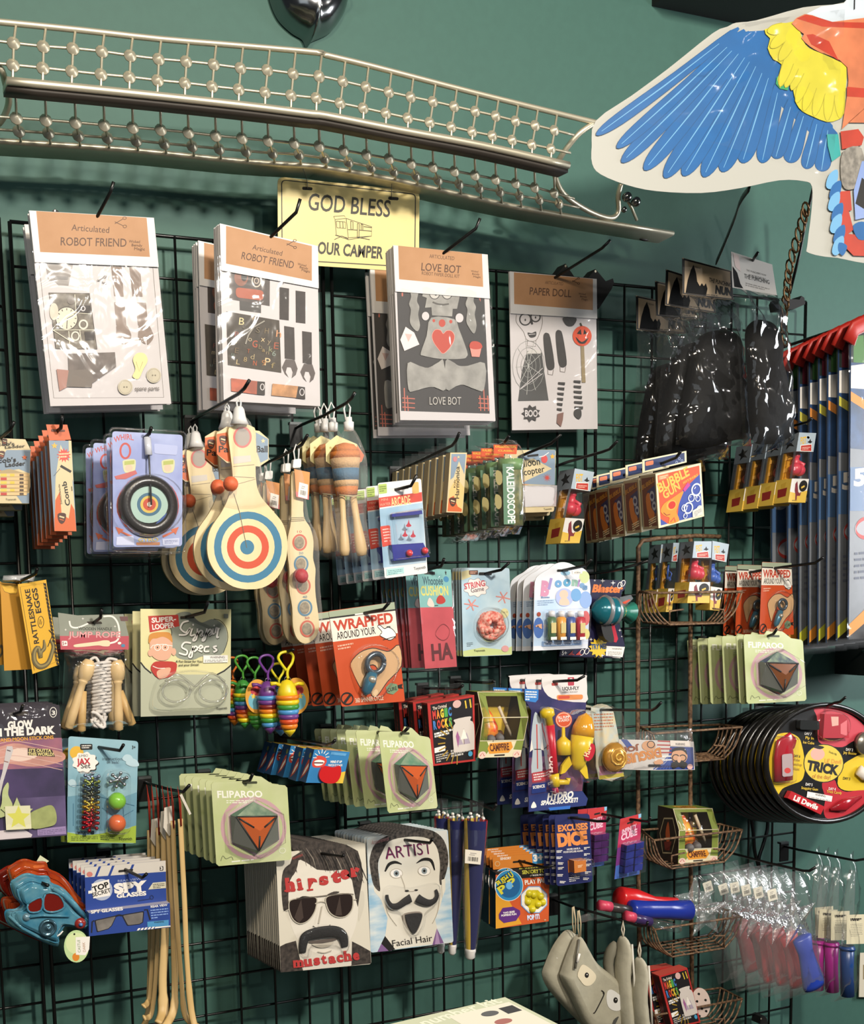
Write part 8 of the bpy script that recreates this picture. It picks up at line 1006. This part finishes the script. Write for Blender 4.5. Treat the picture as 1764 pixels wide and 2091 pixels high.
# light wands lying in the fourth basket
STC = film('clear_star_plastic', .10, .55, .12, .9, 40)
def starhead(c, r, mb, up=V((0, 0, 1)), sd=V((1, 0, 0))):
    pts = [c+(up*math.cos(math.pi*k/5)+sd*math.sin(math.pi*k/5))*(r if k % 2 == 0 else r*.45) for k in range(10)]; f = V((0, -1, 0))*r*.22
    for sg in (1, -1): mb.add(pts+[c+f*sg], [[k, (k+1) % 10, 10] for k in range(10)], STC)
for (p, e, r0, r1, m, dd, nm, lab) in (((890, 850), (1370, 895), 74, 36, M('#c21f22', .25), 4.6, 'star_wand', 'red handled star wand lying in the fourth wire basket'), ((985, 950), (1468, 955), 66, 72, M('#1f3290', .25), 6, 'star_wand', 'blue handled star wand lying in front of the red one')):
    s = S(dd, Z, p); t = Thing(nm, lab, 'light wand', s.p(*p)); b = MB(); k = s.k; A, B_ = s.p(*p), s.p(*e); L_ = (B_-A).length; b.lathe(A, B_-A, [(r0*.85*k, 0), (r0*k, .03*L_), (r0*.92*k, .3*L_), (r1*.85*k, .6*L_), (r1*k, .98*L_), (r1*.8*k, L_)], m, 18); t.part(b, 'handle'); b = MB(); starhead(s.p(e[0]+140, e[1]+20 if dd > 5 else e[1]-10), k*190, b, V((.9, 0, .25)).normalized(), V((-.25, 0, .9)).normalized()); t.part(b, 'star_head')
for p, e, dd, c2, lab in (((735, 912), (1010, 960), 6, M('#3a3434', .3), 'pink tipped stick at the left of the fourth basket'), ((950, 1000), (1150, 1050), 7.2, M('#3a2a58', .3), 'pink tipped stick in front of the blue star wand')): s = S(dd, Z, p); t = Thing('glow_stick', lab, 'glow stick', s.p(*p)); b = MB(); A, B_ = s.p(*p), s.p(*e); b.tube([A, A.lerp(B_, .32)], s.k*36, M('#c8405a', .4), 12); t.part(b, 'pink_tip'); b = MB(); b.tube([A.lerp(B_, .32), B_], s.k*32, c2, 12); b.tube([B_, B_+(B_-A)*1.2], s.k*30, CLEAR, 10); t.part(b, 'tube')
s = S(5, Z, (700, 1000)); b = MB(); s.tube([(580, 1030, 0), (720, 990, 0), (930, 975, 0)], [26, 34, 30], FOG, b, 10, .4); single(b, 'plastic_sleeve', 'empty clear sleeve sticking out left of the fourth basket', 'sleeve', s.p(700, 1000))
# bagged star wands and sabres
Z = (1340, 1640, 4.16)
def bagged(d, m, lab, bagm):
    s = S(d, Z, (1200, 600)); t = Thing('bagged_star_wand', lab, 'light wand', s.p(1180, 560), 'bagged star wands'); k = s.k; b = MB(); A, B_ = s.p(1195, 1120, .014), s.p(1300, 1545, .014); L_ = (B_-A).length; b.lathe(A, B_-A, [(50*k, 0), (74*k, .03*L_), (58*k, .3*L_), (62*k, .45*L_), (84*k, .92*L_), (80*k, L_)], m, 18, .5, V((1, 0, 0))); t.part(b, 'handle'); b = MB(); starhead(s.p(1150, 980, .012), k*190, b, V((-.2, 0, 1)).normalized(), V((1, 0, .2)).normalized()); t.part(b, 'star_head')
    q = S(d+1, Z, (980, 780)); q.sheet(rr([(938, 745), (1015, 722), (1032, 815), (958, 838)], .1), M('#dcd6c4', .5), .0004); q.code([(940, 747), (1013, 724), (1030, 813), (960, 836)], M('#dcd6c4', .5)); t.part(q.b, 'price_sticker'); b = s.bag([(840, 640), (1250, 560), (1395, 1590), (1010, 1690)], bagm, .032, .007, 12, 18, 6, MB(), .001, 1.8); t.part(b, 'clear_bag'); return t
d = dep((1195, 1120), (640, 1010), 2, Z); t = bagged(d, M('#1f3a9a', .35), 'front bagged star wand with a blue handle', FOG); t = bagged(d, M('#b01c22', .35), 'x', FOG); ov = off((1195, 1120), d, (640, 1010), 2, Z); bs = [t.e]
t.e.location += ov*.2; t.e['label'] = 'second bagged star wand in the row with a red handle'
for i, f in enumerate((.38, .55, .75, 1)): dup(t.e, ov*(f-.2), random.uniform(-.08, .08), ('third', 'fourth', 'fifth', 'rearmost')[i]+' bagged star wand in the row with a red handle', 'bagged star wands')
hook((960, 510), d-2, [(1250, 575, d+1), (1300, 575, d+1.5), (1352, 545, d+2)], 'black hook carrying the bagged star wands', Z, .0)
def sabre(d, m, lab, dx=0):
    s = S(d, Z, (1620, 500)); t = Thing('bagged_light_sabre', lab, 'light wand', s.p(1640, 440), 'bagged light sabres'); k = s.k; b = MB(); b.tube([s.p(1585, 1620, .014), s.p(1580, 1400, .014), s.p(1582, 1200, .014)], [42*k, 40*k, 44*k], m, 14); b.tube([s.p(1580, 1230, .014), s.p(1582, 1210, .014)], 50*k, m, 14); t.part(b, 'handle'); b = MB(); b.tube([s.p(1582, 1200, .014), s.p(1600, 800, .014), s.p(1625, 560, .014)], [34*k, 32*k, 20*k], FOG, 12); t.part(b, 'clear_blade'); s.b = MB(); s.h = .03; s.sheet([(1536, 925), (1692, 920), (1690, 1168), (1532, 1172)], M('#d6cdae', .5), .0005, None, .03); s.micro((1565, 960), (1660, 958), 10, 2, 12, INK); s.micro((1565, 1005), (1665, 1002), 14, 8, 4, M('#8a8474')); t.part(s.b, 'paper_label'); b = s.bag([(1500, 660), (1672, 400), (1680, 1640), (1480, 1690)], FILM, .03, .008, 8, 18, 3, MB(), .001, 1.6); t.part(b, 'clear_bag'); return t
d = dep((1585, 1200), (1300, 1130), 2, Z); sabre(d, M('#1c3f78', .3), 'front bagged light sabre with a blue handle and cream label'); t = sabre(d, M('#a8248a', .3), 'x'); ov = off((1585, 1200), d, (1300, 1130), 2, Z); t.e.location += ov*.45; t.e['label'] = 'second bagged light sabre with a magenta handle'; dup(t.e, ov*.27, .06, 'third bagged light sabre with a magenta handle', 'bagged light sabres'); dup(t.e, ov*.55, -.05, 'rearmost bagged light sabre with a magenta handle', 'bagged light sabres')
hook((1215, 398), 2.4, [(1420, 435, d-1), (1690, 488, d+2), (1800, 470, d+3.4)], 'black hook carrying the bagged light sabres', Z, .0)
# shark faced pouches
Z = (1040, 1620, 4.0); GP = M('#a8a38f', .8, 0, .1, 60, .25); GP2 = M('#b5b09c', .8, 0, .1, 60, .25)
def pouch(d, ol, lab, face):
    s = S(d, Z, (700, 1500)); t = Thing('fabric_pouch', lab, 'pouch', s.p(*ol[0]), 'grey face pouches'); b = MB(); s.dome(smooth(ol, 4, True), .026, GP, .72, b, 0, 5); s.dome(smooth(ol, 4, True), -.01, GP, .8, b, 0, 2); t.part(b, 'pouch_body'); s.b = MB(); s.h = .027
    if face:
        s.sheet(smooth([(498, 1460), (515, 1400), (545, 1372), (600, 1405), (645, 1455), (640, 1500), (600, 1540), (555, 1540), (520, 1500)], 3, True), M('#d8ccb0', .6), .0006, None, .027); s.ell(571, 1457, 17, 22, INK); s.ell(574, 1452, 4, 5, WHITE); t.part(s.b, 'eye'); s.b = MB(); s.sheet(smooth([(732, 1650), (740, 1590), (775, 1575), (830, 1610), (876, 1655), (870, 1710), (830, 1745), (780, 1740), (745, 1710)], 3, True), M('#d6d4ce', .6), .0006, None, .027); s.ell(805, 1660, 18, 24, INK); s.ell(808, 1655, 4, 5, WHITE); t.part(s.b, 'eye'); s.b = MB(); s.line(smooth([(690, 1580), (712, 1605), (690, 1660), (640, 1755), (625, 1762)], 4), 8, INK); s.poly([(700, 1590), (718, 1600), (706, 1614)], INK); s.poly(smooth([(775, 1880), (790, 1820), (830, 1790), (815, 1830), (785, 1885)], 3, True), M('#4a4a46')); t.part(s.b, 'stitched_face'); b = MB(); s.tube([(535, 1180, .015), (490, 1290, .028), (470, 1400, .03)], 9, M('#6a675c'), b, 6); t.part(b, 'zip'); b = MB(); s.tube([(495, 1275, .034), (478, 1345, .034)], 9, WHITE, b, 6); t.part(b, 'zip_pull')
    else: b = MB(); s.tube([(380, 1270, .012), (345, 1330, .02)], 8, WHITE, b, 6); t.part(b, 'zip_pull')
    b = MB(); x, y = ol[0]; s.tube([(x, y+10, .01), (x-15, y-60, .012), (x-12, y-200, .01), (x-2, y-206, .01), (x+8, y-100, .012), (x+10, y+10, .01)], 5, M('#b8a888'), b, 6); t.part(b, 'hanging_loop')
pouch(6.6, [(548, 1152), (600, 1225), (690, 1370), (870, 1520), (915, 1620), (912, 1880), (820, 1960), (640, 1920), (560, 1800), (490, 1650), (415, 1500), (422, 1440), (480, 1280)], 'front grey pouch with sewn eyes and mouth', True); pouch(5.2, [(505, 1122), (560, 1200), (600, 1300), (700, 1600), (760, 1900), (640, 1920), (560, 1860), (430, 1730), (310, 1590), (266, 1480), (290, 1390), (355, 1245), (440, 1130)], 'grey pouch just behind the one with sewn eyes', False)
for x, d, lab in ((930, 7.6, 'thin grey pouch seen edge on right of the eyed pouch'), (1065, 9, 'rightmost grey pouch seen edge on beside the crystal kits')):
    y = 1172 if x < 1000 else 1345; s = S(d, Z, (x, 1500)); t = Thing('fabric_pouch', lab, 'pouch', s.p(x, y-100), 'grey face pouches'); b = MB(); P = [(x-2, y, 0), (x+8, y+120, 0), (x-8, y+300, 0), (x+5, y+500, 0), (x+25, 1930, 0)]; s.tube(smooth(P, 4), [12, 20, 26, 30, 32, 34, 34, 34, 34, 34, 36, 36, 36, 38, 38, 38, 38], GP2, b, 10, 2.4); s.tube(smooth([(x-22, y+60, -.02), (x-55, y+250, -.03), (x-20, y+500, -.02), (x, 1930, -.02)], 4), [10, 22, 30, 30, 30, 30, 30, 30, 30, 30, 30, 30, 30], M('#7a7666', .8), b, 8, 1.5); t.part(b, 'pouch_body'); b = MB(); s.tube([(x+20, y+40, .022), (x+18, y+300, .03), (x+30, 1900, .03)], 7, M('#d0ccc0'), b, 6); t.part(b, 'zip'); b = MB(); s.tube([(x, y, 0), (x-14, y-60, 0), (x-4, y-130, 0), (x+8, y-60, 0), (x, y, 0)], 5, M('#cfc4b0'), b, 6); t.part(b, 'hanging_loop')
hook((545, 938), 4, [(700, 975, 5.6), (940, 1045, 7.6), (1060, 1085, 9), (1120, 1080, 9.6), (1130, 1050, 9.8)], 'black hook carrying the grey pouches', Z, .0)
q = [(1222, 1492), (1452, 1425), (1562, 1872), (1332, 1920)]; crystals(6.2, Z, q, 1.1, 'front red crystal kit box in the bottom wire basket', 'crystal kit boxes in the bottom basket'); crystals(4.8, Z, [(1104, 1448), (1336, 1410), (1420, 1850), (1190, 1900)], 1.0, 'rear red crystal kit box in the bottom wire basket', 'crystal kit boxes in the bottom basket'); s = S(5.6, Z, (1565, 1700)); s.sheet(ell(1565, 1710, 76, 122, -8, 32), M('#d8c4b8', .5), .004, M('#8a3a34'))
for x, y in ((1545, 1640), (1600, 1690), (1570, 1760), (1605, 1780), (1550, 1820), (1530, 1700)): s.poly(smooth([(x-10, y), (x, y-12), (x+12, y-4), (x+6, y+10)], 3, True), INK)
single(s.b, 'round_pack', 'round spotted pink pack behind the crystal kits in the bottom basket', 'pack', s.p(1565, 1800))
# paint kit box at the bottom edge
s = S(11, (0, 0, 1), (1031, 2040), pitch=28); q = [(600, 2137), (1031, 2036), (1290, 2168), (820, 2330)]; P = [s.p(*a) for a in q]; b = s.b; k = s.n*-.06; b.poly(P, M('#b9bd9e', .5)); b.add(P+[p+k for p in P], [[0, 4, 5, 1], [1, 5, 6, 2], [2, 6, 7, 3], [3, 7, 4, 0], [7, 6, 5, 4]], M('#c9c4ae', .5)); u = Q(P, b); u.h = 1e-4; u.text('paint-by-number kit', (22, 14), (96, 4.5), 7, M('#d6d8c0'), .02); u.poly([(4, 18), (66, 18), (66, 96), (4, 96)], M('#c9c48e', .45, 0, .3, 12)); u.line([(4, 18), (66, 18), (66, 96)], 1, INK); u.poly([(68, 6), (98, 6), (98, 96), (68, 96)], M('#d9d2be')); u.poly([(90, 10), (97, 10), (97, 18), (90, 18)], INK)
for i, c in enumerate(('#4a4a48', '#9a5a50', '#5a5450', '#8a4a3a', '#3a3a3a', '#b07a5a')): u.ell(84-.2*i, 13+i*11, 4, 3, M(c)); 
for x, y, c in ((56, 30, '#d8d4c4'), (50, 26, '#d8d4c4'), (40, 34, '#b0582c'), (36, 30, '#b0582c'), (60, 36, '#d8d4c4'), (46, 42, '#cfae8a')):
    for j in range(5): u.poly(smooth([(x, y), (x+6*math.cos(j*1.26), y+5*math.sin(j*1.26)), (x+7*math.cos(j*1.26+.4), y+6*math.sin(j*1.26+.4)), (x+5*math.cos(j*1.26+.8), y+4*math.sin(j*1.26+.8))], 2, True), M(c))
single(b, 'paint_kit_box', 'flat cream paint kit box poking up at the bottom edge', 'craft kit', P[1])
# right edge
b = MB(); p = un(1736, 1378, 2); b.box(p+V((0, .05, 0)), V((.12, 0, 0)), V((0, -.1, 0)), V((0, 0, .085)), M('#0d0d0d', .5)); single(b, 'speaker', 'small black box on the wall at the photo edge', 'speaker', p)
s = S(-1.2, (0, 0, 1), (1756, 1990)); s.sheet([(1756, 1946), (1800, 1944), (1798, 2036), (1754, 2036)], M('#d0c8b4', .55), .002); s.poly([(1762, 1970), (1795, 1970), (1794, 2000), (1762, 2000)], M('#8a7a5a')); single(s.b, 'wall_card', 'cream card on the wall at the photo edge', 'card', s.p(1756, 1946))
for L in ([(1530, 1650), (1538, 1700), (1541, 1740), (1552, 1780)], [(1566, 1655), (1567, 1690), (1558, 1725), (1549, 1755), (1552, 1785)]): b = MB(); b.tube([un(x, y, -.9) for x, y in smooth(L, 4)], .17*IN, BLACK, 8); single(b, 'power_cord', 'straight cord behind the bagged star wands' if L[0][0] == 1530 else 'curved cord behind the bagged star wands', 'cord', un(*L[0], -.9), 'black cords under the round trays')
bracket([(880, 1876), (890, 1815), (915, 1805), (940, 1830), (948, 1876)], .8, 'black bracket at the bottom behind the bagged star wands', (1340, 1640, 4.16))
